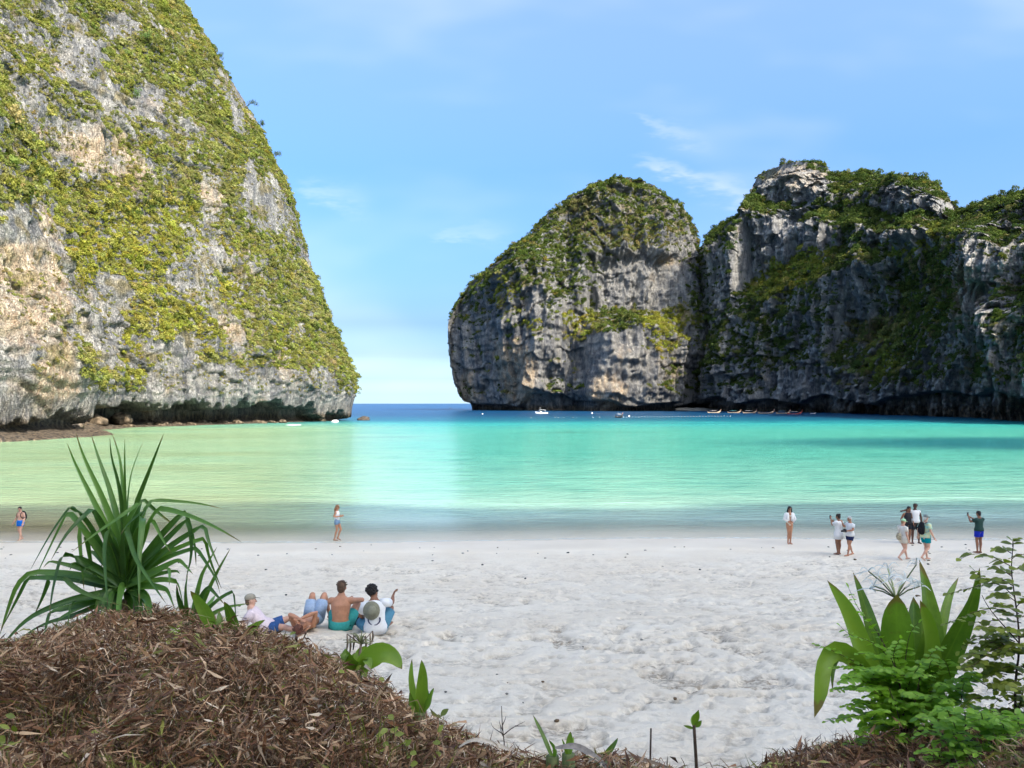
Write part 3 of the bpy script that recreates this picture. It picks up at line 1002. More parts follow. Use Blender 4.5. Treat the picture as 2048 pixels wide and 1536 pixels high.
    scatter('island_trees', pts, nn, size, tints(n, w, 246), 247, 'green and dry brown scrub woodland on the domed island', 'woodland')


# ---- the long wall on the right
RW_PX = [1385, 1400, 1450, 1500, 1600, 1700, 1800, 1900, 2000, 2048, 2200, 2500]
RW_D = [770, 735, 680, 640, 570, 500, 425, 360, 315, 292, 250, 215]


def build_right_wall():
    top = [(1383, 560), (1390, 540), (1398, 510), (1412, 482), (1430, 456), (1460, 436), (1488, 420), (1494, 398), (1502, 372), (1515, 350), (1540, 334), (1572, 322), (1600, 318), (1630, 321), (1655, 330), (1668, 343), (1700, 344), (1722, 338), (1750, 342), (1768, 351),
           (1790, 346), (1815, 346), (1845, 352), (1870, 362), (1895, 385), (1910, 408), (1918, 416), (1940, 408), (1965, 398), (1985, 390), (2010, 386), (2048, 377), (2100, 350), (2200, 290), (2500, 200)]
    cols = np.concatenate([np.arange(1383, 2080, 1.3), np.arange(2080, 2500, 8.0)])
    tp = np.interp(cols, [q[0] for q in top], [q[1] + 5 for q in top])
    db = np.interp(cols, RW_PX, RW_D)
    db = np.convolve(np.pad(db, 20, mode='edge'), np.ones(41) / 41, 'valid')
    nf, nb = 330, 26
    t = np.linspace(0, 1, nf)[:, None]
    PX = np.repeat(cols[None, :], nf, 0)
    PYb = HY + (H + 3) * F / db
    PY = PYb[None, :] + (tp - PYb)[None, :] * t
    # distance: a steep wall below, slopes, terraces and a set-back summit above
    jag = 16 * vnoise(np.stack([PX / 42.0, 0 * PX, 0 * PX], -1), 330)
    jag2 = 10 * vnoise(np.stack([PX / 15.0, 0 * PX, 0 * PX], -1), 331)
    d = db[None, :] + 26 * sstep(820, 560, PY)
    # sloping bushy terrace rising to the right of the left shoulder
    ter = 560 - 0.40 * (PX - 1600)
    d = d + 34 * sstep(28, -28, PY - (ter + jag + jag2)) * sstep(1470, 1520, PX) * (1 - sstep(1760, 1800, PX))
    # upper terrace below the summit crag
    t2 = 425 + 0.10 * (PX - 1600)
    d = d + 55 * sstep(24, -26, PY - (t2 + jag)) * sstep(1485, 1510, PX)
    # the long wooded ravine on the right, running down to the lower middle
    rx = 1890 - (PY - 470) * 0.55
    rav = np.exp(-((PX - rx) / np.where(PX < rx, 85.0, 62.0)) ** 2) * sstep(820, 640, PY) * sstep(400, 470, PY)
    d = d + 46 * rav
    d = d + 16 * sstep(470, 430, PY + jag) * sstep(1790, 1850, PX)
    # buttress standing out at the far right
    d = d - 22 * np.exp(-((PX - 1952) / 42.0) ** 2) * sstep(415, 470, PY) * (1 - sstep(600, 700, PY))
    d = d - 30 * sstep(1945, 2040, PX - 0.35 * (PY - 700)) * sstep(560, 680, PY)
    d = d - 14 * np.exp(-((PX - 1455) / 40.0) ** 2) * sstep(440, 520, PY)
    # the summit crag's own front
    d = d - 14 * np.exp(-((PX - 1590) / 60.0) ** 2) * sstep(420, 380, PY)
    # left end turns away towards the gap behind the island
    d = d + 60 * sstep(1425, 1383, PX) ** 2
    # round the crest backwards
    d = d + 38 * sstep(0.86, 1.0, t) ** 2
    X = (PX - CX) / F * d
    Z = H + (HY - PY) / F * d
    Pm = np.stack([X, d, Z], -1)
    vd = np.stack([X, d], -1)
    vd /= np.linalg.norm(vd, axis=-1, keepdims=True)
    rel = rock_relief(Pm, 1.5, 300, 1.1, 1.5)
    rel2 = rock_relief(Pm, 0.8, 350, 1.0, 1.3)
    amp = (1 - 0.9 * sstep(0.93, 1.0, t))
    dd = (1.8 * rel + 1.1 * rel2) * amp
    nn = 9.0 + 4.0 * vnoise(np.stack([PX / 50.0, 0 * PX, 0 * PX], -1), 332)
    und = 15 * (1 - sstep(-0.5, 0.5, Z - nn))
    # relief pushes out along the wall's own facing (towards the bay)
    fx, fy = -0.72, -0.69
    Pd = Pm.copy()
    Pd[..., 0] += fx * dd - fx * und
    Pd[..., 1] += fy * dd - fy * und
    # ridge line keeps its outline: shift heights so that the top row stays on the skyline
    tx, ty = to_px(Pd[-1])
    # back of the ridge, falling to the sea behind
    back = []
    for k in range(1, nb + 1):
        q = k / nb
        p = Pd[-1].copy()
        p[:, 0] += vd[-1][:, 0] * 150 * q
        p[:, 1] += vd[-1][:, 1] * 150 * q
        p[:, 2] = Pd[-1][:, 2] * (1 - q ** 2.2) - 3 * q + 1.5 * vnoise(p / 9.0, 340) * (q < 0.95)
        back.append(p)
    Pf = np.concatenate([Pd, np.array(back)], 0)
    px, py = to_px(Pf)
    N = grid_normals(Pf)
    N = N * np.sign(np.mean(N[:nf, :, 0] * fx + N[:nf, :, 1] * fy))
    n0 = fbm(Pf / 34.0, 4, 341)
    n1 = fbm(Pf / 11.0, 3, 342)
    cover = -0.08 + 0.6 * n0 + 0.4 * n1 + 1.35 * np.clip(N[..., 2], -0.2, 0.8)
    for q, k in (((1850, 600, 60, 130, 30), 1.0), ((1790, 700, 90, 70, 0), 0.7), ((1580, 550, 90, 35, -25), 0.9), ((1700, 420, 60, 50, 0), 0.5), ((1830, 500, 60, 40, -25), 0.8), ((2010, 400, 60, 30, -10), 1.0), ((2000, 720, 60, 120, 20), 0.6), ((1530, 700, 60, 60, 0), 0.25),
                 ((1940, 560, 40, 90, -15), -0.7), ((1585, 375, 75, 45), -1.1), ((1800, 395, 120, 32), -0.7), ((1560, 470, 90, 45), -0.5), ((1440, 560, 40, 100), -0.35), ((1640, 770, 120, 40), -0.5), ((1560, 470, 60, 35), -0.4), ((1500, 760, 90, 50), -0.5), ((1720, 610, 40, 40), -0.4)):
        cover = cover + k * blob(px, py, *q)
    Zf = Pf[..., 2]
    mask = sstep(0.2, 0.65, cover) * sstep(10, 18, Zf)
    ochre = np.clip(0.8 * blob(px, py, 1930, 590, 50, 80) + 0.5 * blob(px, py, 1600, 350, 60, 40) + 0.3 * n1, 0, 1)
    tide = 1 - sstep(2, 9, Zf + 2 * n1)
    grass = np.clip(sstep(0.1, 0.5, n1) * mask + 1.0 * blob(px, py, 1755, 660, 40, 30, -40) + 0.8 * blob(px, py, 1530, 345, 30, 16), 0, 1)
    me = mesh_np('cliff_wall', Pf, grid_faces(nf + nb, len(cols)), rock_mat('limestone_wall', 0.6, 1.5, 1.25), attrs={'ochre': ('FLOAT', ochre), 'tide': ('FLOAT', tide), 'grass': ('FLOAT', grass)})
    obj('cliff_wall', me, kind='structure', label='long shaded limestone wall with wooded ravine and crag on top', cat='cliff')
    vis = np.zeros_like(px)
    vis[:nf + 5] = 1
    vis *= (px < 2120)
    pts, nn, (i, j) = pick_points(Pf, N, mask * vis, 2.2, 343)
    n = len(pts)
    r = np.random.default_rng(345)
    size = 1.0 + 3.0 * r.uniform(size=n) ** 3
    size *= np.clip(pts[:, 1] / 520, 0.6, 1.2)
    qx, qy = px[i, j], py[i, j]
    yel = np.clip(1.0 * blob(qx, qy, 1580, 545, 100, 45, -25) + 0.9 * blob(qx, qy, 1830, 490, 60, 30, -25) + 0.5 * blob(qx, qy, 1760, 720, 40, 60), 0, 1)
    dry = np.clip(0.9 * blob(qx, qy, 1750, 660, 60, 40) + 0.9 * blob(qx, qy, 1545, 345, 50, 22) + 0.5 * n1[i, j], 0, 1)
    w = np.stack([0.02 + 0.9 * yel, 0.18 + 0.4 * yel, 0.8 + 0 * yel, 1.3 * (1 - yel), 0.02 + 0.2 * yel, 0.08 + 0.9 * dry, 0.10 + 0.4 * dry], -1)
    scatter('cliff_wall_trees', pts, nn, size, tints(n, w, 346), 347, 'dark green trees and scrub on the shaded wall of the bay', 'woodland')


# ---- the mountain behind the beach, outside the picture: it keeps the morning sun off the sand
def build_back_mountain():
    ridge = np.array([(-80, -130, 40), (0, -135, 90), (55, -126, 152), (90, -125, 185), (120, -125, 199), (170, -125, 200), (215, -125, 200), (255, -128, 175), (320, -130, 110), (380, -150, 40)], dtype=float)
    R = poly_line(ridge, 150)
    tan = np.gradient(R[:, :2], axis=0)
    tan /= np.linalg.norm(tan, axis=1, keepdims=True)
    nrm = np.stack([-tan[:, 1], tan[:, 0]], -1)      # towards the bay
    prof = [(1.0, 0.0), (0.55, 0.35), (0.30, 0.70), (0.12, 0.93), (0.0, 1.0), (-0.3, 0.9), (-0.8, 0.55), (-1.5, 0.0)]
    rows = []
    for o, h in prof:
        p = np.empty((len(R), 3))
        wdt = 0.38 * R[:, 2]
        p[:, :2] = R[:, :2] + nrm * (o * wdt)[:, None]
        p[:, 2] = R[:, 2] * h + (0 if h else -2)
        rows.append(p)
    P = np.array(rows)
    P = np.stack([np.stack([np.interp(np.linspace(0, len(prof) - 1, 60), np.arange(len(prof)), P[:, j, k]) for j in range(P.shape[1])], 1) for k in range(3)], -1)
    P += 3.0 * np.stack([fbm(P / 18.0, 3, 400 + k) for k in range(3)], -1)
    z = np.zeros(P.shape[:2])
    me = mesh_np('mountain', P, grid_faces(*P.shape[:2]), rock_mat('limestone_wall'), attrs={'ochre': ('FLOAT', z), 'tide': ('FLOAT', z), 'grass': ('FLOAT', z + 0.8)})
    obj('mountain', me, kind='structure', label='steep green mountain rising behind the beach', cat='mountain')


LEFT = build_left_cliff()
build_island()
build_right_wall()
build_back_mountain()

# ------------------------------------------------------------------ mesh builder for plants, boats and small things
def nrm(v):
    v = np.asarray(v, dtype=float)
    return v / max(np.linalg.norm(v), 1e-9)


def smooth_path(pts, n):
    p = np.array([tuple(q) for q in pts], dtype=float)
    if len(p) == 2:
        return p[0] + (p[1] - p[0]) * np.linspace(0, 1, n)[:, None]
    for _ in range(2):                      # Chaikin keeps kinks fairly tight
        q = [p[0]]
        for a, b_ in zip(p[:-1], p[1:]):
            q += [a * 0.75 + b_ * 0.25, a * 0.25 + b_ * 0.75]
        q.append(p[-1])
        p = np.array(q)
    s = np.concatenate([[0], np.cumsum(np.linalg.norm(np.diff(p, axis=0), axis=1))])
    u = np.linspace(0, s[-1], n)
    return np.stack([np.interp(u, s, p[:, k]) for k in range(3)], -1)


class MB:
    def __init__(self):
        self.v, self.f, self.c = [], [], []

    def add(self, V, Fc, col=None):
        k = len(self.v)
        self.v += [tuple(q) for q in V]
        self.f += [tuple(i + k for i in q) for q in Fc]
        if col is not None:
            self.c += [tuple(col)] * len(V)

    def tube(self, pts, rad, k=6, side=None, flat_ends=True, n=None, round_ends=False):
        """closed tube; rad: number, list, or list of (a, b) half axes with a along 'side'"""
        pts = [np.array(tuple(p), dtype=float) for p in pts]
        if np.isscalar(rad):
            rad = [rad] * len(pts)
        rr = [(r, r) if np.isscalar(r) else tuple(r) for r in rad]
        if round_ends:
            def cap(p, q, r):
                d = nrm(p - q)
                m = min(r)
                return [(p + d * m * 0.98, (r[0] * 0.25, r[1] * 0.25)), (p + d * m * 0.80, (r[0] * 0.62, r[1] * 0.62)), (p + d * m * 0.45, (r[0] * 0.89, r[1] * 0.89))]
            a = cap(pts[0], pts[1], rr[0])
            b_ = cap(pts[-1], pts[-2], rr[-1])[::-1]
            pts = [q[0] for q in a] + pts + [q[0] for q in b_]
            rr = [q[1] for q in a] + rr + [q[1] for q in b_]
        m = len(pts)
        V, Fc = [], []
        s = np.array(side, dtype=float) if side is not None else None
        for i in range(m):
            t = nrm(pts[min(i + 1, m - 1)] - pts[max(i - 1, 0)])
            if s is None:
                s = nrm(np.cross(t, [0.3, 0.2, 1.0]))
            s = nrm(s - t * np.dot(s, t))
            b_ = np.cross(t, s)
            for j in range(k):
                a = 2 * math.pi * j / k
                V.append(pts[i] + s * math.cos(a) * rr[i][0] + b_ * math.sin(a) * rr[i][1])
        for i in range(m - 1):
            for j in range(k):
                Fc.append((i * k + j, i * k + (j + 1) % k, (i + 1) * k + (j + 1) % k, (i + 1) * k + j))
        Fc.append(tuple(range(k - 1, -1, -1)))
        Fc.append(tuple((m - 1) * k + j for j in range(k)))
        self.add(V, Fc)
        return self

    def ell(self, c, r, k=10, m=7, rot=None):
        """ellipsoid"""
        V, Fc = [], []
        R = rot if rot is not None else np.eye(3)
        for i in range(m + 1):
            a = math.pi * i / m
            for j in range(k):
                b_ = 2 * math.pi * j / k
                V.append(np.array(c) + R @ np.array([r[0] * math.sin(a) * math.cos(b_), r[1] * math.sin(a) * math.sin(b_), r[2] * math.cos(a)]))
        for i in range(m):
            for j in range(k):
                Fc.append((i * k + j, (i + 1) * k + j, (i + 1) * k + (j + 1) % k, i * k + (j + 1) % k))
        self.add(V, Fc)
        return self

    def box(self, c, h, rot=None):
        R = rot if rot is not None else np.eye(3)
        V = [np.array(c) + R @ (np.array(s) * np.array(h)) for s in ((-1, -1, -1), (1, -1, -1), (1, 1, -1), (-1, 1, -1), (-1, -1, 1), (1, -1, 1), (1, 1, 1), (-1, 1, 1))]
        self.add(V, [(3, 2, 1, 0), (4, 5, 6, 7), (0, 1, 5, 4), (1, 2, 6, 5), (2, 3, 7, 6), (3, 0, 4, 7)])
        return self

    def blade(self, path, width, face, n=14, prof=None, cross=(-1, 0, 1), keel=0.25, wave=0.0, seed=0):
        """a strap leaf along a path; face: direction the upper side looks to"""
        P = smooth_path(path, n)
        r = random.Random(seed)
        V, Fc = [], []
        C = []
        face = np.array(face, dtype=float)
        kx = len(cross)
        ph = r.uniform(0, 6)
        for i in range(n):
            t = nrm(P[min(i + 1, n - 1)] - P[max(i - 1, 0)])
            s = nrm(np.cross(t, face))
            up = np.cross(s, t)
            u = i / (n - 1)
            w = width * (prof(u) if prof else (1 - u ** 2.2) * min(1.0, 0.75 + u * 2)) * 0.5 + 0.0006
            for q in cross:
                wob = wave * w * math.sin(9 * u + ph + q * 2) * abs(q)
                V.append(P[i] + s * q * w + up * (keel * w * (abs(q) ** 1.4) + wob))
                C.append((u, abs(q), 1.0))
        for i in range(n - 1):
            for j in range(kx - 1):
                Fc.append((i * kx + j, i * kx + j + 1, (i + 1) * kx + j + 1, (i + 1) * kx + j))
        self.add(V, Fc)
        self.c += C
        return self

    def mesh(self, name, material, smooth=True):
        me = bpy.data.meshes.new(name)
        me.from_pydata([tuple(map(float, q)) for q in self.v], [], self.f)
        me.update()
        if smooth:
            me.polygons.foreach_set('use_smooth', [True] * len(me.polygons))
        for m in (material if isinstance(material, (list, tuple)) else [material]):
            me.materials.append(m)
        if self.c and len(self.c) == len(self.v):
            a = me.attributes.new('tint', 'FLOAT_COLOR', 'POINT')
            a.data.foreach_set('color', np.array([(*q, 1.0) for q in self.c], dtype=np.float32).ravel())
        return me

    def build(self, name, material, parent=None, smooth=True, **kw):
        me = self.mesh(name, material, smooth)
        o = obj(name, me, parent, **kw)
        if parent is not None:
            o.matrix_parent_inverse = Matrix.Identity(4)
        return o


def leaf_mat(name, dark, light, rough=0.38, trans=0.3, veins=60.0, spots=None):
    def b(t):
        oi = t.n('ShaderNodeObjectInfo')
        g = t.n('ShaderNodeTexCoord').outputs['Object']
        n1 = t.noise(g, 7.0, 4, 0.6)
        n2 = t.noise(g, veins, 3, 0.6)
        f = t.math('ADD', t.math('MULTIPLY', oi.outputs['Random'], 0.55), t.math('MULTIPLY', t.math('ADD', n1, t.math('MULTIPLY', n2, 0.5)), 0.45), clamp=True)
        c = t.mix(t.maprange(f, 0.15, 0.9), dark, light)
        if spots:
            n3 = t.noise(g, 16.0, 5, 0.65)
            c = t.mix(t.math('MULTIPLY', t.maprange(n3, 0.62, 0.74), 0.85), c, spots)
        # paler midrib, browned tip and edges
        tn = t.n('ShaderNodeSeparateColor')
        t.set(tn.inputs[0], t.n('ShaderNodeAttribute', attribute_name='tint').outputs['Color'])
        al, ac, on = tn.outputs[0], tn.outputs[1], tn.outputs[2]
        c = t.mix(t.math('MULTIPLY', t.maprange(ac, 0.12, 0.0), t.math('MULTIPLY', on, 0.35)), c, light)
        st = t.n('ShaderNodeTexWave', wave_type='BANDS', bands_direction='X')
        cv = t.n('ShaderNodeCombineXYZ')
        t.set(cv.inputs[0], ac)
        t.set(cv.inputs[1], t.math('MULTIPLY', al, 0.15))
        t.set(st.inputs['Vector'], cv.outputs[0])
        st.inputs['Scale'].default_value = 3.5
        st.inputs['Distortion'].default_value = 1.0
        c = t.mix(t.math('MULTIPLY', st.outputs['Fac'], t.math('MULTIPLY', on, 0.22)), c, t.mix(1.0, c, (0.55, 0.6, 0.5), 'MULTIPLY'))
        worn = t.maprange(t.math('ADD', t.math('MULTIPLY', t.math('POWER', al, 6.0), 0.55), t.math('ADD', t.math('MULTIPLY', ac, 0.10), t.math('MULTIPLY', n1, 0.75))), 0.74, 0.86)
        c = t.mix(t.math('MULTIPLY', worn, t.math('MULTIPLY', on, 0.8)), c, (0.20, 0.12, 0.045))
        bp = t.n('ShaderNodeBump')
        bp.inputs['Strength'].default_value = 0.25
        bp.inputs['Distance'].default_value = 0.004
        t.set(bp.inputs['Height'], n2)
        p = principled(t, c, t.math('MULTIPLY_ADD', n1, 0.25, rough - 0.1), bp.outputs[0], 0.45)
        tr = t.n('ShaderNodeBsdfTranslucent')
        t.set(tr.inputs[0], t.mix(1.0, c, (1.5, 1.7, 0.6), 'MULTIPLY'))
        m = t.n('ShaderNodeMixShader')
        m.inputs[0].default_value = trans
        t.set(m.inputs[1], p.outputs[0])
        t.set(m.inputs[2], tr.outputs[0])
        return m
    return mat(name, b)


PAND = leaf_mat('pandanus_leaf', (0.034, 0.10, 0.022), (0.14, 0.28, 0.055), 0.34, 0.27, 90, (0.10, 0.13, 0.03))
LILY = leaf_mat('lily_leaf', (0.06, 0.135, 0.015), (0.22, 0.34, 0.04), 0.34, 0.34, 45, (0.16, 0.18, 0.03))
LILY_Y = leaf_mat('young_lily_leaf', (0.10, 0.20, 0.03), (0.26, 0.38, 0.06), 0.4, 0.4, 45, (0.30, 0.28, 0.06))
GREENLET = leaf_mat('shrub_leaf', (0.075, 0.20, 0.018), (0.27, 0.46, 0.04), 0.38, 0.4, 120)
OLIVELET = leaf_mat('olive_leaf', (0.12, 0.16, 0.02), (0.36, 0.40, 0.065), 0.42, 0.38, 120, (0.22, 0.13, 0.04))
DRYLEAF = leaf_mat('withered_leaf', (0.10, 0.065, 0.045), (0.32, 0.24, 0.17), 0.7, 0.1, 90)
STEM = plain('twig_bark', (0.085, 0.055, 0.035), 0.85, 0.4, 60)
GREENSTEM = plain('green_stem', (0.10, 0.13, 0.035), 0.6, 0.3, 40)


# ---- screw pine on the left
def K1(cx, cy, d):
    return at(cx * 500 / 1670.0, 860 + cy * 460 / 1536.0, d)


def build_pandanus():
    D0 = 6.15
    root = thing('screw_pine', 'dark green screw pine with long drooping strap leaves behind dry brush', 'plant', at(255, 1300, D0))
    base = Vector(root.location)
    tr = MB()
    p0 = Vector((base.x, base.y, ground_z(base.x, base.y) - 0.05))
    p1 = K1(840, 1130, D0)
    path = [p0 - base, (p0 + (p1 - p0) * 0.5 + Vector((0.03, 0, 0))) - base, p1 - base]
    tr.tube(path, [0.075, 0.065, 0.05], 8)
    for a in (0.4, 1.9, 3.3, 4.8):          # prop roots
        q = p0 + (p1 - p0) * 0.45
        e = p0 + Vector((0.26 * math.cos(a), 0.26 * math.sin(a), 0))
        tr.tube([q - base, (q + e) / 2 - base + Vector((0.05 * math.cos(a), 0.05 * math.sin(a), 0.06)), e - base], [0.018, 0.016, 0.014], 5)
    tr.build('trunk', plain('pandanus_trunk', (0.17, 0.13, 0.095), 0.85, 0.35, 30, 0.6), root)
    L = [  # control points in the enlarged crop, width (m), depth run
        ([(820, 1000), (780, 800), (650, 530), (500, 230), (447, 85)], 0.058, -0.15), ([(825, 1000), (800, 760), (700, 480), (560, 190), (505, 15)], 0.058, 0.1),
        ([(830, 1000), (810, 720), (740, 420), (650, 170), (608, 25)], 0.058, 0.25), ([(835, 1000), (820, 560), (790, 350), (740, 180), (733, 55)], 0.046, -0.2),
        ([(838, 1000), (830, 560), (815, 330), (800, 180), (750, 25)], 0.046, 0.15), ([(842, 1000), (840, 560), (835, 330), (833, 60)], 0.034, -0.1),
        ([(846, 1000), (855, 520), (870, 330), (900, 220), (965, 60)], 0.040, 0.3), ([(850, 1000), (900, 520), (960, 370), (1030, 190), (1095, 20)], 0.052, -0.1),
        ([(815, 1010), (600, 600), (485, 505), (470, 520), (350, 680), (200, 940)], 0.060, -0.35), ([(815, 1020), (560, 650), (465, 545), (452, 562), (380, 700), (300, 860), (225, 1010)], 0.056, 0.25),
        ([(815, 1000), (690, 640), (615, 535), (600, 540), (450, 680), (340, 870)], 0.058, -0.55), ([(835, 980), (845, 620), (945, 485), (930, 495), (640, 690), (480, 815)], 0.056, -0.6),
        ([(840, 980), (900, 640), (975, 540), (955, 548), (860, 620), (805, 700)], 0.055, -0.45), ([(845, 1000), (905, 700), (945, 585), (950, 600), (925, 850), (930, 1180)], 0.066, -0.55),
        ([(845, 980), (905, 600), (940, 460), (955, 462), (1060, 560), (1200, 660)], 0.055, 0.2), ([(850, 990), (960, 560), (1000, 480), (1040, 470), (1240, 480), (1380, 500), (1490, 528)], 0.046, 0.3),
        ([(850, 1000), (1000, 620), (1060, 530), (1090, 525), (1240, 560), (1450, 650), (1615, 750)], 0.055, -0.35), ([(855, 1010), (1040, 740), (1225, 545), (1240, 560), (1300, 750), (1310, 910)], 0.056, 0.2),
        ([(855, 1010), (1080, 770), (1250, 600), (1265, 615), (1290, 820), (1240, 1000)], 0.060, -0.1), ([(860, 1020), (1100, 800), (1350, 640), (1372, 650), (1390, 750), (1475, 940)], 0.056, -0.25),
        ([(860, 1020), (1100, 830), (1360, 720), (1378, 735), (1400, 860), (1480, 1060)], 0.050, 0.15), ([(860, 1030), (1100, 860), (1300, 790), (1325, 798), (1390, 900), (1450, 1000), (1470, 1095)], 0.050, -0.3),
        ([(860, 1035), (1050, 940), (1190, 870), (1215, 880), (1290, 965)], 0.060, -0.4), ([(860, 1040), (1000, 970), (1120, 925), (1133, 945), (1130, 1040)], 0.056, -0.5),
        ([(815, 1030), (600, 890), (440, 835), (420, 845), (395, 920), (350, 1100), (330, 1270)], 0.066, -0.55), ([(815, 1035), (560, 930), (340, 875), (320, 885), (290, 918)], 0.056, -0.2),
        ([(810, 1045), (500, 965), (220, 948), (190, 960), (110, 1030), (50, 1200), (-5, 1380)], 0.060, -0.2), ([(805, 1050), (500, 995), (210, 985), (180, 1000), (120, 1120), (20, 1310)], 0.052, 0.2),
        ([(805, 1060), (500, 1000), (350, 968), (335, 985), (290, 1110), (230, 1235)], 0.060, 0.35), ([(430, 980), (520, 1070), (650, 1120), (800, 1170)], 0.036, -0.5),
        ([(790, 1080), (640, 1105), (500, 1130), (350, 1180), (180, 1260), (30, 1420), (0, 1470)], 0.058, -0.4), ([(835, 1060), (825, 1045), (810, 1050), (790, 1160), (775, 1260)], 0.062, -0.55),
        ([(770, 1090), (620, 1130), (490, 1155), (475, 1170), (450, 1350)], 0.056, -0.3), ([(780, 1100), (640, 1150), (350, 1215), (330, 1235), (280, 1460)], 0.066, -0.3),
        ([(830, 980), (790, 740), (745, 660), (725, 665), (700, 800), (710, 1000), (722, 1185)], 0.056, -0.6), ([(815, 1020), (640, 760), (540, 655), (530, 670), (540, 800), (562, 1075)], 0.050, -0.1),
        ([(835, 990), (825, 760), (845, 660), (858, 675), (900, 850), (1000, 1000), (1110, 1160)], 0.050, -0.7), ([(850, 1010), (960, 760), (1010, 600), (1030, 610), (1080, 720), (1150, 830)], 0.05, -0.3),
        ([(820, 1020), (660, 800), (590, 690), (575, 700), (600, 850), (640, 1090)], 0.055, 0.2), ([(780, 1100), (560, 1180), (400, 1260), (380, 1290), (360, 1450)], 0.056, 0.1), ([(800, 1100), (640, 1230), (540, 1270), (525, 1290), (540, 1440)], 0.056, -0.2),
        ([(800, 1110), (520, 1240), (300, 1290), (120, 1400)], 0.05, 0.3), ([(860, 1060), (1000, 1040), (1110, 1060), (1130, 1080), (1170, 1200)], 0.056, -0.3), ([(860, 1060), (1060, 1000), (1180, 1010), (1200, 1030), (1230, 1190)], 0.056, 0.1),
    ]
    rr = random.Random(3)
    for i in range(18):                    # shorter inner leaves that close the heart of the rosette
        a = math.radians(rr.uniform(8, 172))
        ln = rr.uniform(170, 330)
        ex, ey = 835 + ln * 1.25 * math.cos(a), 1050 - ln * math.sin(a)
        L.append(([(835, 1045), ((835 + ex) / 2, (1045 + ey) / 2 - 10), (ex, ey), (ex + 25 * math.cos(a), ey + rr.uniform(0, 60))], 0.055, rr.uniform(-0.35, 0.35)))
    for i in range(22):                    # old leaves hanging down round the trunk
        x = rr.uniform(640, 1040)
        L.append(([(835 + (x - 835) * 0.2, 1075), (835 + (x - 835) * 0.75, rr.uniform(1060, 1120)), (x, rr.uniform(1130, 1190)), (x + (x - 835) * 0.12, rr.uniform(1290, 1400))], rr.uniform(0.045, 0.06), rr.uniform(-0.5, 0.2)))
    L2 = [([(1270, 1330), (1330, 1000), (1380, 900), (1450, 780)], 0.045, 0.1), ([(1280, 1330), (1420, 1000), (1540, 790)], 0.04, -0.1), ([(1270, 1320), (1240, 1080), (1255, 960)], 0.05, 0.0),
          ([(1275, 1320), (1340, 1130), (1390, 1050), (1410, 1060), (1500, 1165)], 0.055, -0.2), ([(1280, 1330), (1440, 1150), (1555, 1078), (1572, 1090), (1578, 1300)], 0.05, 0.1),
          ([(1285, 1330), (1400, 1240), (1500, 1185), (1665, 1158)], 0.04, 0.2), ([(1270, 1330), (1190, 1130), (1180, 1030)], 0.05, -0.2), ([(1275, 1330), (1300, 1180), (1320, 1060)], 0.055, -0.3), ([(1280, 1330), (1400, 1160), (1440, 1100)], 0.05, 0.3)]
    for i, (pts, w, run) in enumerate(L + L2):
        n = len(pts)
        path = []
        for k, (cx, cy) in enumerate(pts):
            u = k / (n - 1)
            path.append(K1(cx, cy, D0 + run * u ** 1.2 + 0.02 * math.sin(i)) - base)
        ang = rr.uniform(-0.9, 0.9)
        face = nrm([math.sin(ang), -math.cos(ang), 0.55])
        MB().blade(path, w * 1.25, face, n=18, keel=0.55, prof=lambda u: (1 - u) ** 0.75 * min(1.0, 0.7 + u * 3), seed=i).build('leaf', PAND, root)
    # a second small head beside it belongs to the same clump
    p = K1(1275, 1330, D0)
    MB().tube([Vector((p.x, p.y, ground_z(p.x, p.y) - 0.05)) - base, p - base], [0.04, 0.035], 7).build('trunk', MATS['pandanus_trunk'], root)


build_pandanus()


# ---- spider lilies
def lily(name, label, at_px, leaves, D0, material, scape=None, group=None, conv=None, cat='plant'):
    conv = conv or (lambda x, y, d: at(x, y, d))
    b0 = conv(*at_px, D0)
    root = thing(name, label, cat, (b0.x, b0.y, ground_z(b0.x, b0.y)), group=group)
    base = Vector(root.location)
    rr = random.Random(len(label))
    mb = MB()
    top = b0 - base
    mb.tube([(top.x * 0.6, top.y * 0.6, -0.04), (top.x, top.y, max(0.05, top.z))], [0.035, 0.03], 8)
    mb.build('bulb', GREENSTEM, root)
    for i, (pts, w, run, m2, shape) in enumerate(leaves):
        n = len(pts)
        path = [conv(x, y, D0 + run * (k / (n - 1))) - base for k, (x, y) in enumerate(pts)]
        ang = rr.uniform(-0.5, 0.5)
        pr = {'point': lambda u: max(0.0, 1 - u ** 3.0) ** 0.8 * min(1.0, 0.55 + u * 1.4), 'blunt': lambda u: (1 - u ** 9) * min(1.0, 0.6 + u), 'oval': lambda u: max(0.02, math.sin(math.pi * min(1, 0.08 + 0.92 * u)) ** 0.7)}[shape]
        MB().blade(path, w, (math.sin(ang), -math.cos(ang), 0.35), n=16, cross=(-1, -0.5, 0, 0.5, 1), keel=0.28, wave=0.18, prof=pr, seed=i).build('leaf', m2 or material, root)
    return root


def K2(cx, cy, d):
    return at(1530 + cx * 518 / 1672.0, 1060 + cy * 476 / 1536.0, d)


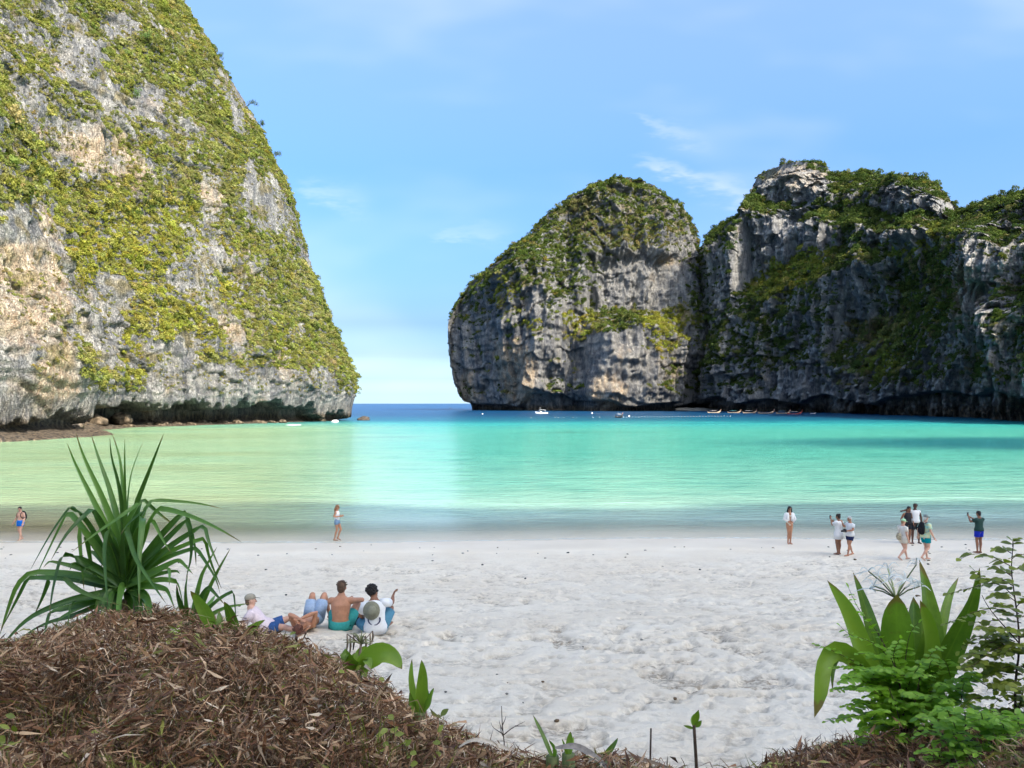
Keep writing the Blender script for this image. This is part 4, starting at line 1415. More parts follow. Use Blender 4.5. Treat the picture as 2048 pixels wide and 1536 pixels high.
def build_lilies():
    m = 0.000873   # metres per crop pixel at 4.45 m
    D = 4.45
    big = lily('spider_lily', 'large spider lily with broad upright leaves and a white spidery flower head', (930, 1240), [
        ([(860, 1230), (700, 960), (610, 720), (545, 540), (480, 430), (402, 325)], 150 * m, 0.15, None, 'point'), ([(870, 1220), (760, 900), (690, 640), (640, 460), (568, 272)], 105 * m, 0.3, None, 'point'),
        ([(900, 1230), (860, 900), (850, 640), (852, 415)], 195 * m, -0.1, None, 'blunt'), ([(930, 1230), (960, 950), (962, 700), (958, 430)], 160 * m, 0.25, None, 'blunt'),
        ([(960, 1230), (1060, 860), (1075, 600), (1045, 400), (994, 190)], 165 * m, 0.2, None, 'point'), ([(950, 1230), (1060, 930), (1070, 690), (1000, 452)], 175 * m, -0.15, None, 'point'),
        ([(970, 1230), (1090, 860), (1140, 610), (1180, 430), (1250, 305)], 85 * m, 0.35, None, 'point'), ([(980, 1230), (1190, 780), (1300, 560), (1350, 420), (1385, 245)], 165 * m, -0.1, None, 'point'),
        ([(840, 1220), (620, 880), (480, 770), (400, 800), (365, 900), (355, 1040), (318, 1212)], 120 * m, -0.35, None, 'blunt'), ([(850, 1220), (600, 860), (500, 780), (450, 830), (430, 930), (436, 1045)], 62 * m, -0.2, None, 'point'),
        ([(860, 1230), (720, 1020), (600, 900), (540, 860)], 95 * m, -0.2, None, 'point'), ([(900, 1230), (820, 1060), (760, 1000), (690, 1060)], 100 * m, -0.3, None, 'point'), ([(930, 1230), (980, 1010), (1080, 900), (1110, 860)], 120 * m, -0.25, None, 'point'),
        ([(930, 1230), (900, 1000), (880, 800)], 130 * m, -0.05, None, 'point'), ([(940, 1230), (1010, 980), (1030, 750), (1030, 640)], 130 * m, 0.05, None, 'point')], D, LILY, conv=K2)
    base = Vector(big.location)
    sc = MB()
    top = K2(845, 440, D + 0.12) - base
    sc.tube([K2(900, 1200, D + 0.08) - base, K2(860, 800, D + 0.1) - base, top], [0.014, 0.012, 0.011], 7)
    sc.build('scape', GREENSTEM, big)
    rr = random.Random(12)
    white = plain('white_petal', (0.80, 0.82, 0.80), 0.5, 0.05, 30)
    bud = plain('flower_bud', (0.52, 0.56, 0.28), 0.5, 0.2, 40)
    for i in range(12):
        a = math.radians(lerp(25, 155, i / 11) + rr.uniform(-6, 6))
        ln = rr.uniform(0.10, 0.17) * (1.35 if i in (1, 2, 9, 10) else 1)
        e = top + Vector((math.cos(a) * ln * 1.15, rr.uniform(-0.09, 0.09), math.sin(a) * ln))
        pd_ = MB().tube([top, top + (e - top) * 0.5 + Vector((0, 0, 0.012)), e], [0.003, 0.0045, 0.0035], 5).build('pedicel', bud if 3 <= i <= 8 else GREENSTEM, big)
        ped = pd_
        fl = MB()
        for k in range(5):
            b_ = math.radians(rr.uniform(-40, 220))
            q = rr.uniform(0.045, 0.085)
            t1 = e + Vector((math.cos(b_) * q * 0.6, rr.uniform(-.03, .03), math.sin(b_) * q * 0.6 + 0.012))
            t2 = e + Vector((math.cos(b_) * q * 1.2, rr.uniform(-.05, .05), math.sin(b_) * q * 0.5 - 0.02))
            fl.blade([e, t1, t2], 0.0065, (0, -1, 0.4), n=6)
        fl.build('flower', white, ped)

    lily('spider_lily', 'young lily with one pale yellow green leaf beside the screw pine', (425, 1285), [
        ([(428, 1275), (420, 1240), (400, 1205), (381, 1182)], 0.085, -0.1, LILY_Y, 'oval'), ([(440, 1285), (470, 1260), (460, 1225), (448, 1203)], 0.09, -0.05, None, 'point'),
        ([(450, 1285), (485, 1270), (512, 1250), (530, 1240)], 0.06, -0.1, LILY_Y, 'point'), ([(430, 1285), (440, 1250), (438, 1222)], 0.06, 0.1, None, 'point'), ([(455, 1285), (480, 1265), (476, 1240)], 0.08, -0.2, LILY, 'point'), ([(420, 1285), (360, 1270), (335, 1250)], 0.05, -0.2, LILY_Y, 'point')], 5.35, LILY)
    lily('spider_lily', 'small lily with three stiff upright leaves at the edge of the dry brush', (840, 1425), [
        ([(836, 1425), (826, 1385), (822, 1350), (824, 1318)], 0.036, 0.05, LILY_Y, 'point'), ([(841, 1425), (843, 1390), (846, 1350), (843, 1320)], 0.066, -0.02, None, 'point'), ([(846, 1425), (858, 1405), (864, 1385), (868, 1376)], 0.035, -0.05, LILY_Y, 'point'),
        ([(834, 1425), (822, 1405), (819, 1385)], 0.036, -0.06, LILY_Y, 'point'), ([(843, 1425), (850, 1400), (852, 1370)], 0.05, 0.04, None, 'point')], 4.15, LILY)
    w = lily('spider_lily', 'lily with one arching bright leaf and a withered seed head', (715, 1345), [
        ([(716, 1345), (735, 1318), (765, 1303), (790, 1315), (804, 1338)], 0.125, -0.15, LILY_Y, 'oval'), ([(714, 1345), (700, 1320), (690, 1305), (688, 1325)], 0.10, -0.1, None, 'point'), ([(716, 1345), (720, 1315), (728, 1300), (745, 1312)], 0.085, 0.1, None, 'point'),
        ([(716, 1345), (726, 1330), (735, 1315), (740, 1345)], 0.075, -0.15, LILY, 'point'), ([(714, 1348), (706, 1330), (712, 1305)], 0.09, 0.05, None, 'point')], 4.75, LILY)
    base = Vector(w.location)
    tp = at(722, 1288, 4.8) - base
    MB().tube([at(716, 1340, 4.78) - base, tp], [0.009, 0.008], 6).build('scape', DRYLEAF, w)
    hd = MB()
    for i in range(22):
        a = rr.uniform(0.1, math.pi - 0.1)
        ln = rr.uniform(0.04, 0.10)
        e = tp + Vector((math.cos(a) * ln, rr.uniform(-.05, .05), math.sin(a) * ln * 0.9))
        hd.tube([tp, tp + (e - tp) * 0.6 + Vector((0, 0, 0.01)), e + Vector((math.cos(a) * 0.02, 0, -0.005))], [0.0035, 0.003, 0.002], 4)
    hd.build('seed_head', plain('pale_stalk', (0.30, 0.30, 0.14), 0.7, 0.35, 60), w)
    for i, (x, y0, y1) in enumerate([(694, 1268, 1305), (700, 1272, 1312), (707, 1270, 1300), (731, 1272, 1308), (740, 1268, 1298), (745, 1262, 1285)]):
        MB().tube([at(x, y0, 4.8 + 0.02 * i) - base, at(x + 1, (y0 + y1) / 2, 4.8 + 0.02 * i) - base, at(x - 1, y1, 4.8 + 0.02 * i) - base], [0.004, 0.0075, 0.003], 5).build('withered_petal', DRYLEAF, w)
        MB().tube([tp, at(x, y0, 4.8 + 0.02 * i) - base], [0.0025, 0.0025], 4).build('pedicel', STEM, w)
    lily('lily_shoot', 'two thin lily shoots poking out of fallen dry leaves', (1105, 1512), [
        ([(1104, 1515), (1090, 1480), (1078, 1455), (1066, 1430)], 0.022, 0.1, LILY, 'point'), ([(1108, 1515), (1112, 1498), (1098, 1480)], 0.02, -0.05, LILY_Y, 'point')], 3.62, LILY)
    lily('lily_shoot', 'stubby pale striped lily shoot among the fallen dry leaves', (1137, 1508), [
        ([(1136, 1512), (1138, 1490), (1141, 1463)], 0.036, 0.02, LILY_Y, 'point'), ([(1134, 1512), (1130, 1492), (1124, 1478)], 0.012, 0.0, LILY, 'point'), ([(1138, 1512), (1143, 1490), (1147, 1474)], 0.02, 0.06, LILY_Y, 'point')], 3.6, LILY_Y)
    lily('lily_shoot', 'single dark slanting leaf shoot above the dry leaf litter', (1202, 1522), [
        ([(1202, 1524), (1218, 1503), (1228, 1490), (1236, 1476)], 0.028, 0.02, LILY, 'point'), ([(1203, 1524), (1210, 1512), (1220, 1505)], 0.016, 0.03, LILY, 'point')], 3.55, LILY)


build_lilies()


# ---- shrubs with paired round leaflets
def leaflet_mesh(name, material, ratio=0.62):
    prof = [(0.0, 0.03), (0.18, 0.55), (0.45, 1.0), (0.75, 0.82), (0.95, 0.30), (1.02, 0.02)]
    V, Fc = [], []
    for u, w in prof:
        for q in (-1, 0, 1):
            V.append((q * w * ratio * 0.5, u, 0.09 * abs(q) * w - 0.10 * u * u))
    for i in range(len(prof) - 1):
        for j in range(2):
            Fc.append((i * 3 + j, i * 3 + j + 1, (i + 1) * 3 + j + 1, (i + 1) * 3 + j))
    mb = MB()
    mb.add(V, Fc)
    return mb.mesh(name, material)


def shrub(name, label, root_px, D0, sprigs, conv, leaf_me, size, stems, seed, spacing, per_obj=290):
    rr = random.Random(seed)
    b0 = conv(*root_px, D0)
    root = thing(name, label, 'shrub', (b0.x, b0.y, ground_z(b0.x, b0.y)))
    base = Vector(root.location)
    for pts, r0, r1 in stems:
        path = [conv(x, y, D0 + dz) - base for x, y, dz in pts]
        MB().tube(smooth_path(path, 3 * len(path)), list(np.linspace(r0, r1, 3 * len(path))), 6).build('stem', STEM, root)
    places = []
    for pts, run in sprigs:
        n = len(pts)
        path = [conv(x, y, D0 + run * (k / max(1, n - 1))) - base for k, (x, y) in enumerate(pts)]
        L = sum((b_ - a).length for a, b_ in zip(path[:-1], path[1:]))
        m = max(4, int(L / spacing))
        P = smooth_path(path, m + 1)
        ra = MB().tube(P, list(np.linspace(0.0026, 0.0010, m + 1)), 4).build('rachis', STEM, root)
        for k in range(1, m + 1):
            t = nrm(P[k] - P[k - 1])
            u = k / m
            for sgn in ((-1, 1) if k < m else (0,)):
                if rr.random() < 0.10:
                    continue
                side = nrm(np.cross(t, [0, 0.25, 1.0]))
                dirv = nrm(side * sgn + t * rr.uniform(0.25, 0.6) + np.array([rr.uniform(-.15, .15), rr.uniform(-.2, .2), rr.uniform(-0.5, 0.12)])) if sgn else t
                up = nrm(np.array([rr.uniform(-.35, .35), rr.uniform(-.75, -.1), 1.0]))
                x = nrm(np.cross(dirv, up))
                z = np.cross(x, dirv)
                s = size * rr.uniform(0.8, 1.2) * (1.0 - 0.45 * u ** 2)
                M = Matrix(((x[0] * s, dirv[0] * s, z[0] * s, P[k][0]), (x[1] * s, dirv[1] * s, z[1] * s, P[k][1]), (x[2] * s, dirv[2] * s, z[2] * s, P[k][2]), (0, 0, 0, 1)))
                places.append((M, ra))
    rr.shuffle(places)
    for M, ra in places[:per_obj]:
        o = bpy.data.objects.new('leaf', leaf_me)
        COL.objects.link(o)
        o.parent = ra
        o.matrix_local = M
    rest = places[per_obj:]
    if rest:
        co = np.array([v.co for v in leaf_me.vertices])
        fc = [tuple(p.vertices) for p in leaf_me.polygons]
        mb = MB()
        for M, ra in rest:
            A = np.array(M)
            mb.add(co @ A[:3, :3].T + A[:3, 3], fc)
        mb.build('leaves', leaf_me.materials[0], root, kind='stuff')
    return root


def build_shrubs():
    rr = random.Random(77)
    ol = leaflet_mesh('leaf', OLIVELET, 0.78)
    gr = leaflet_mesh('leaf', GREENLET, 0.60)
    T = [([(1580, 230), (1450, 160), (1340, 150), (1265, 185)], -0.1), ([(1590, 150), (1540, 120), (1490, 118)], 0.1), ([(1600, 110), (1595, 70), (1630, 60)], 0.0), ([(1590, 190), (1640, 150), (1680, 165)], 0.05), ([(1595, 300), (1520, 250), (1445, 240)], 0.15), ([(1600, 260), (1660, 230), (1690, 250)], -0.1),
         ([(1600, 360), (1520, 310), (1420, 330), (1340, 250)], -0.15), ([(1610, 430), (1500, 330), (1340, 370), (1190, 410)], -0.05), ([(1615, 460), (1540, 400), (1450, 440)], 0.2), ([(1620, 500), (1680, 430), (1700, 450)], 0.0), ([(1640, 540), (1540, 480), (1470, 470)], -0.1),
         ([(1640, 570), (1500, 500), (1370, 520), (1260, 570), (1165, 605)], -0.05), ([(1655, 600), (1520, 570), (1400, 600), (1300, 590)], 0.15), ([(1655, 650), (1560, 640), (1440, 630), (1380, 640)], -0.2), ([(1660, 690), (1560, 680), (1460, 720), (1310, 730)], 0.1), ([(1660, 740), (1520, 750), (1400, 810), (1330, 850)], -0.1),
         ([(1650, 800), (1560, 780), (1480, 850)], 0.1), ([(1640, 880), (1540, 880), (1440, 960)], -0.1), ([(1640, 900), (1700, 850), (1740, 860)], 0.0), ([(1630, 1000), (1520, 960), (1450, 1020)], 0.1), ([(1620, 1050), (1680, 1010), (1740, 1030)], -0.1), ([(1620, 1100), (1540, 1060), (1480, 1120)], 0.0),
         ([(1660, 560), (1710, 540), (1750, 560)], 0.0), ([(1660, 690), (1720, 660), (1760, 690)], 0.1), ([(1640, 780), (1700, 760), (1750, 770)], -0.1), ([(1630, 1150), (1690, 1110), (1740, 1130)], 0.1), ([(1630, 960), (1570, 1000), (1560, 1070)], -0.2), ([(1620, 1180), (1560, 1150), (1510, 1200)], 0.1)]
    for i in range(52):
        x0, y0 = rr.uniform(1430, 1700), rr.uniform(680, 1400)
        sg = rr.choice((-1, -1, 1))
        ln = rr.uniform(120, 260)
        T.append(([(x0, y0), (x0 + sg * ln * 0.5, y0 - rr.uniform(20, 60)), (x0 + sg * ln, y0 + rr.uniform(-30, 70))], rr.uniform(-0.25, 0.25)))
    shrub('leafy_shrub', 'tall thin shrub with olive round leaflets leaning over the sand', (1630, 1500), 4.15, T, K2, ol, 0.058,
          [([(1630, 1600, 0), (1625, 1300, 0), (1610, 1000, 0.02), (1650, 740, 0), (1620, 480, 0.0), (1585, 250, 0.02), (1605, 80, 0.0)], 0.0095, 0.002), ([(1620, 1250, 0), (1672, 1000, 0.05), (1740, 850, 0.1)], 0.006, 0.003), ([(1650, 740, 0), (1560, 640, -0.05), (1440, 500, -0.1), (1400, 420, -0.1)], 0.004, 0.0015)], 5, 0.036)
    G = [([(900, 1010), (700, 900), (560, 880), (430, 890)], -0.2), ([(880, 1030), (720, 1000), (560, 1015)], -0.25), ([(880, 1060), (760, 1040), (640, 1080)], -0.3), ([(900, 1050), (960, 930), (1000, 870)], -0.25), ([(900, 1040), (820, 920), (740, 870)], -0.3), ([(850, 900), (760, 770), (650, 700), (560, 690), (490, 625)], -0.1),
         ([(800, 820), (720, 640), (610, 530), (540, 375)], 0.1), ([(900, 880), (930, 660), (990, 600)], -0.1), ([(1000, 920), (1080, 780), (1150, 750)], -0.2), ([(900, 1160), (700, 1110), (500, 1140)], -0.3), ([(900, 1200), (720, 1180), (560, 1200), (470, 1235)], -0.35), ([(950, 1160), (1100, 1180), (1230, 1190), (1370, 1270)], -0.3),
         ([(950, 1260), (820, 1240), (690, 1235)], -0.35), ([(1000, 1010), (1150, 990), (1300, 1040)], -0.25), ([(640, 880), (480, 800), (400, 760), (330, 740)], -0.1), ([(950, 1080), (1080, 1060), (1200, 1110)], -0.35), ([(900, 1120), (980, 1130), (1080, 1240)], -0.4), ([(880, 1000), (800, 960), (680, 960)], -0.15),
         ([(860, 940), (820, 800), (870, 700)], -0.2), ([(780, 840), (690, 790), (600, 800)], -0.15), ([(900, 1230), (980, 1200), (1040, 1290)], -0.4), ([(800, 1250), (700, 1270), (600, 1310)], -0.3), ([(960, 1010), (1040, 960), (1130, 900)], -0.15)]
    for i in range(74):
        x0, y0 = rr.uniform(640, 1330), rr.uniform(930, 1390)
        a = rr.choice((rr.uniform(2.6, 3.6), rr.uniform(-0.5, 0.5), rr.uniform(0.8, 2.3)))
        ln = rr.uniform(130, 290)
        G.append(([(x0, y0), (x0 + ln * 0.5 * math.cos(a), y0 - ln * 0.4 * math.sin(a) - 25), (x0 + ln * math.cos(a), y0 - ln * 0.6 * math.sin(a))], rr.uniform(-0.45, 0.0)))
    shrub('leafy_shrub', 'bright green low shrub growing round the foot of the large spider lily', (900, 1290), 4.35, G, K2, gr, 0.054,
          [([(900, 1330, 0), (890, 1100, -0.1), (850, 900, -0.08), (790, 780, -0.05), (720, 640, 0.05)], 0.007, 0.002), ([(910, 1330, 0), (960, 1150, -0.15), (1000, 950, -0.15)], 0.006, 0.002), ([(890, 1330, 0), (860, 1180, -0.2), (800, 1020, -0.2)], 0.006, 0.002)], 6, 0.034)
    Bq = []
    for i in range(64):
        x0, y0 = rr.uniform(1150, 1700), rr.uniform(1230, 1640)
        a = math.radians(rr.choice([rr.uniform(140, 215), rr.uniform(-30, 40), rr.uniform(60, 120)]))
        ln = rr.uniform(140, 300)
        Bq.append(([(x0, y0), (x0 + ln * 0.5 * math.cos(a), y0 - ln * 0.35 * math.sin(a) - 40), (x0 + ln * math.cos(a), y0 - ln * 0.5 * math.sin(a))], rr.uniform(-0.25, 0.2)))
    Bq += [([(1250, 1480), (1120, 1420), (990, 1440)], -0.2), ([(1260, 1520), (1130, 1470), (970, 1480)], -0.1), ([(1300, 1450), (1230, 1350), (1210, 1300)], -0.1)]
    shrub('leafy_shrub', 'dark green leafy shrub at the foot of the tall olive shrub', (1420, 1660), 3.75, Bq, K2, gr, 0.058,
          [([(1420, 1750, 0), (1400, 1560, 0), (1300, 1450, 0)], 0.006, 0.002), ([(1430, 1750, 0), (1480, 1560, 0), (1560, 1450, 0)], 0.006, 0.002)], 8, 0.042)


build_shrubs()


# ---- dry brush on the bank
def brush_mat():
    def b(t):
        c = t.n('ShaderNodeAttribute', attribute_name='tint').outputs['Color']
        d = t.n('ShaderNodeBsdfPrincipled')
        t.set(d.inputs['Base Color'], c)
        d.inputs['Roughness'].default_value = 0.55
        d.inputs['Specular IOR Level'].default_value = 0.35
        return d
    return mat('dry_brush', b)


BR_X = np.array([-400, 0, 60, 120, 200, 300, 400, 470, 540, 600, 660, 700, 760, 815, 860, 900, 950, 990, 1100, 1200, 1300, 1390, 1480, 1540, 1600, 1680, 1800, 1900, 2048, 2500])
BR_Y = np.array([1285, 1295, 1280, 1262, 1232, 1218, 1226, 1255, 1272, 1290, 1312, 1330, 1372, 1410, 1440, 1455, 1480, 1500, 1512, 1520, 1536, 1560, 1560, 1520, 1505, 1490, 1462, 1445, 1430, 1400])


def brush_top(x, y):
    px = CX + F * x / y
    row = np.interp(px, BR_X, BR_Y)
    z = H - y * (row - HY) / F
    P = np.stack([x, y, 0 * x], -1)
    return np.minimum(z, 4.93 + 0.22 * vnoise(P * 1.3, 500) + 0.10 * vnoise(P * 4, 501)) + 0.05 * vnoise(P * 5, 502) + 0.03 * vnoise(P * 13, 503) - 0.03


def build_brush():
    r = np.random.default_rng(21)

    def make(name, label, cond, n, seedc, leaf_cols, wts, mound=True):
        x = r.uniform(-6.5, 6.5, n * 9)
        y = r.uniform(2.0, 7.2, n * 9)
        px = CX + F * x / y
        ok = (px > -500) & (px < 2900) & cond(px, x, y)
        gb = ground_base(x, y)
        zt = brush_top(x, y)
        ok &= r.uniform(size=len(x)) < 0.45 + 0.55 * sstep(-0.35, 0.25, vnoise(np.stack([x, y, 0 * x], -1) * 3.1, seedc + 9))
        ok &= (zt > gb + 0.03) & (bank_w(x, y) > 0.02)
        x, y, gb, zt = (q[ok][:n] for q in (x, y, gb, zt))
        m = len(x)
        print(name, m)
        u = 1 - r.uniform(size=m) ** 1.8 * 0.85
        z = gb + (zt - gb) * u + r.normal(0, 0.022, m)
        P = np.stack([x, y, z], -1)
        # leaves hang and stick out every way, tufts share a lean
        lean = np.stack([vnoise(P * 2.2, seedc), vnoise(P * 2.2, seedc + 1), vnoise(P * 2.2, seedc + 2) * 0.7 - 0.10], -1) * 1.3
        d = lean + r.normal(0, 0.62, (m, 3))
        d[:, 2] *= 0.75
        d /= np.linalg.norm(d, axis=1, keepdims=True)
        s = np.cross(d, r.normal(size=(m, 3)))
        s /= np.linalg.norm(s, axis=1, keepdims=True)
        q = np.cross(s, d)
        ln = r.uniform(0.035, 0.11, m) * (1 + 0.9 * (r.uniform(size=m) > 0.88))
        wd = np.where(r.uniform(size=m) < 0.72, np.clip(ln * r.uniform(0.018, 0.05, m), 0.0010, 0.0035), np.clip(ln * r.uniform(0.06, 0.12, m), 0.003, 0.0085))
        curl = r.normal(0, 0.22, m) * ln
        A = P - d * (ln * 0.5)[:, None]
        M1 = P + s * wd[:, None] + q * curl[:, None]
        M2 = P - s * wd[:, None] + q * curl[:, None]
        Bt = P + d * (ln * 0.5)[:, None]
        V = np.stack([A, M1, Bt, M2], 1).reshape(-1, 3)
        k = np.arange(m)[:, None] * 4
        T = np.concatenate([k + np.array([[0, 1, 3]]), k + np.array([[1, 2, 3]])], 0)
        kk = r.choice(len(leaf_cols), m, p=wts)
        # greenish tufts come in patches
        gp = vnoise(P * 1.9, seedc + 7) > 0.25
        kk = np.where(gp & (r.uniform(size=m) < 0.45), len(leaf_cols) - 1, kk)
        c = np.array(leaf_cols)[kk] * r.uniform(0.65, 1.35, (m, 1))
        # fine stalks
        ns = m // 6
        j = r.integers(0, m, ns)
        a0 = np.stack([x[j], y[j], gb[j] + (zt[j] - gb[j]) * r.uniform(0.0, 0.6, ns)], -1)
        dr = np.stack([r.normal(0, 0.45, ns), r.normal(0, 0.45, ns), r.uniform(0.2, 1.0, ns)], -1)
        dr /= np.linalg.norm(dr, axis=1, keepdims=True)
        hl = np.minimum(r.uniform(0.10, 0.45, ns), (zt[j] - a0[:, 2]) + r.uniform(0.0, 0.15, ns) ** 1.5 * 2.2)
        b1 = a0 + dr * hl[:, None]
        mid = (a0 + b1) / 2 + r.normal(0, 0.018, (ns, 3))
        sd = np.cross(dr, np.array([0.1, -1, 0.1]))
        sd /= np.linalg.norm(sd, axis=1, keepdims=True)
        hw = r.uniform(0.0009, 0.0022, ns)[:, None]
        SV = np.stack([a0 - sd * hw, a0 + sd * hw, mid + sd * hw, mid - sd * hw, b1], 1).reshape(-1, 3)
        k2 = np.arange(ns)[:, None] * 5 + len(V)
        T2 = np.concatenate([k2 + np.array([q_]) for q_ in ([0, 1, 2], [0, 2, 3], [3, 2, 4])], 0)
        sc = np.array([(0.10, 0.06, 0.04), (0.20, 0.14, 0.10), (0.34, 0.28, 0.20), (0.13, 0.14, 0.04)])[r.integers(0, 4, ns)] * r.uniform(0.7, 1.3, (ns, 1))
        me = mesh_np(name, np.concatenate([V, SV]), np.concatenate([T, T2]), brush_mat(), smooth=False,
                     attrs={'tint': ('FLOAT_COLOR', np.concatenate([np.repeat(c, 4, 0), np.repeat(sc, 5, 0)]))})
        obj(name, me, kind='stuff', label=label, cat='dry brush')
    cols = [(0.115, 0.052, 0.026), (0.25, 0.122, 0.058), (0.38, 0.228, 0.12), (0.55, 0.385, 0.235), (0.74, 0.60, 0.44), (0.22, 0.215, 0.045)]
    make('dry_brush', 'tangled mass of reddish brown dry leaves and stalks on the bank', lambda px, x, y: px < 1480, 185000, 510, cols, [0.24, 0.31, 0.24, 0.12, 0.035, 0.055])
    make('dry_brush', 'dark brown dead grass tangle under the large spider lily', lambda px, x, y: px > 1480, 80000, 540, cols, [0.42, 0.34, 0.15, 0.05, 0.01, 0.03])


def build_weeds():
    rr = random.Random(90)
    wm = leaf_mat('weed_leaf', (0.12, 0.16, 0.03), (0.36, 0.40, 0.08), 0.5, 0.35, 90)
    spots = [(120, 1420), (250, 1470), (320, 1400), (180, 1500), (380, 1450), (600, 1400), (660, 1380), (700, 1390), (300, 1500), (480, 1330), (420, 1290), (90, 1340), (740, 1450), (560, 1310), (250, 1300), (330, 1290), (640, 1340), (30, 1480), (440, 1500), (820, 1480)]
    for i, (px, py) in enumerate(spots):
        d = 5.0 if py < 1350 else 4.2 if py < 1440 else 3.7
        p = at(px, py, d)
        g = ground_z(p.x, p.y)
        root = thing('weed', ('wiry yellow green weed tangled in the dry brush', 'leafy green weed growing through the dry brush')[i % 2], 'weed', (p.x, p.y, g), group=('wiry weeds in the dry brush', 'leafy weeds in the dry brush')[i % 2])
        h = max(0.15, p.z - g)
        for k in range(9):
            a = rr.uniform(0, 6.28)
            q = Vector((math.cos(a), math.sin(a), 0)) * rr.uniform(0.05, 0.16)
            e = q + Vector((0, 0, h * rr.uniform(0.85, 1.15) + 0.03))
            m_ = e * 0.5 + Vector((rr.uniform(-.03, .03), rr.uniform(-.03, .03), 0.03))
            if i % 2 == 0:
                MB().blade([(0, 0, 0), m_, e, e + q * 0.8 + Vector((0, 0, -0.03))], rr.uniform(0.004, 0.008), (math.sin(a), -1, 0.4), n=9).build('blade', wm, root)
            else:
                MB().tube(smooth_path([(0, 0, 0), m_, e], 6), list(np.linspace(0.002, 0.0012, 6)), 4).build('stem', GREENSTEM, root)
                for s in (0.7, 1.0):
                    c0 = m_ + (e - m_) * s
                    b_ = Vector((rr.uniform(-1, 1), rr.uniform(-1, 0.3), rr.uniform(-.2, .6))).normalized() * rr.uniform(0.03, 0.05)
                    MB().blade([c0, c0 + b_ * 0.5, c0 + b_], rr.uniform(0.018, 0.03), (0.1, -0.7, 0.7), n=6, prof=lambda u: max(0.05, math.sin(math.pi * min(1, 0.08 + 0.92 * u)))).build('leaf', wm, root)


build_brush()
build_weeds()


# ---- sticks, fallen leaves and debris
def build_sticks():
    def stick(label, pts, D, r0, r1, leaves=(), name='stick', cat='stick', mt=None, twigs=()):
        p = [at(x, y, D + dz) for x, y, dz in pts]
        root = thing(name, label, cat, (p[0].x, p[0].y, ground_z(p[0].x, p[0].y)))
        base = Vector(root.location)
        p = [Vector((0, 0, -0.03))] + [q - base for q in p]
        P = smooth_path(p, 4 * len(p))
        MB().tube(P, list(np.linspace(r0, r1, len(P))), 7).build('stem', mt or STEM, root)
        for pp, w in leaves:
            MB().blade([at(x, y, D + dz) - base for x, y, dz in pp], w, (0.2, -1, 0.3), n=8, prof=lambda u: max(0.03, math.sin(math.pi * min(1, 0.1 + 0.9 * u)))).build('leaf', LILY, root)
        for pp in twigs:
            q = smooth_path([at(x, y, D + dz) - base for x, y, dz in pp], 6)
            MB().tube(q, list(np.linspace(0.0028, 0.0008, 6)), 5).build('twig', mt or STEM, root)
    stick('straight upright stem topped by a few small green leaves', [(1394, 1545, 0), (1391, 1500, 0), (1388, 1450, 0)], 3.5, 0.0095, 0.007,
          [([(1388, 1452, 0), (1390, 1435, 0), (1397, 1420, -0.02)], 0.034), ([(1388, 1455, 0), (1385, 1440, 0.03), (1388, 1428, 0.05)], 0.025), ([(1389, 1453, 0), (1397, 1448, 0), (1403, 1441, 0)], 0.022), ([(1388, 1457, 0), (1380, 1455, 0), (1367, 1451, 0)], 0.012)], name='sapling', cat='sapling')
    stick('bare thin stick standing in the sand', [(1300, 1545, 0), (1301, 1500, 0), (1302, 1457, 0)], 3.45, 0.005, 0.004)
    stick('leafless forked twig rising from the dry brush', [(1010, 1490, 0), (1005, 1460, 0), (1004, 1435, 0), (1003, 1412, 0)], 3.75, 0.006, 0.0018,
          twigs=[[(1006, 1462, 0), (1000, 1450, .02), (998, 1440, .03)], [(1007, 1470, 0), (1025, 1455, 0), (1050, 1443, 0.02)], [(1030, 1452, 0), (1040, 1452, 0), (1052, 1452, 0)], [(1005, 1450, 0), (1010, 1440, 0), (1012, 1432, 0)], [(1008, 1475, 0), (1002, 1465, 0), (1001, 1450, 0)], [(1006, 1468, 0), (985, 1455, 0), (982, 1445, 0)]], name='dead_twig', cat='twig')
    lit = plain('grey_dead_leaf', (0.23, 0.20, 0.17), 0.7, 0.45, 25)

    def fallen(label, pts, D, w, mt, k):
        p = [at(x, y, D + dz) for x, y, dz in pts]
        c = p[len(p) // 2]
        root = thing('fallen_leaf', label, 'dead leaf', c)
        MB().blade([q - c for q in p], w, (0.15, -0.5, 1), n=16, keel=0.4, seed=k, prof=lambda u: min(1.0, 0.35 + 2.5 * u) * (1 - u ** 4)).build('blade', mt, root)
    fallen('long grey dead strap leaf curving over the dry brush', [(1110, 1497, 0), (1150, 1492, 0), (1180, 1508, -0.03), (1215, 1536, -0.08), (1235, 1560, -0.1)], 3.42, 0.035, lit, 1)
    fallen('pale curled dead strap leaf lying on the dry brush', [(918, 1495, 0), (940, 1480, 0), (975, 1482, -0.02), (1010, 1497, -0.03), (1060, 1515, -0.06)], 3.58, 0.022, plain('pale_dead_leaf', (0.50, 0.42, 0.32), 0.7, 0.35, 30), 2)
    fallen('dark brown dead leaf lying behind the lily shoots', [(1215, 1517, 0), (1260, 1512, 0), (1310, 1527, -0.02), (1370, 1548, -0.05)], 3.45, 0.02, DRYLEAF, 3)


build_sticks()

# ------------------------------------------------------------------ people
def skin_mat(name, c):
    def b(t):
        g = t.n('ShaderNodeTexCoord').outputs['Object']
        n = t.noise(g, 9.0, 4, 0.6)
        col = t.mix(t.maprange(n, 0.3, 0.7), tuple(q * 0.85 for q in c), tuple(min(1, q * 1.12) for q in c))
        p = principled(t, col, 0.5, None, 0.35)
        p.inputs['Subsurface Weight'].default_value = 0.08
        p.inputs['Subsurface Radius'].default_value = (0.02, 0.008, 0.004)
        return p
    return mat(name, b)


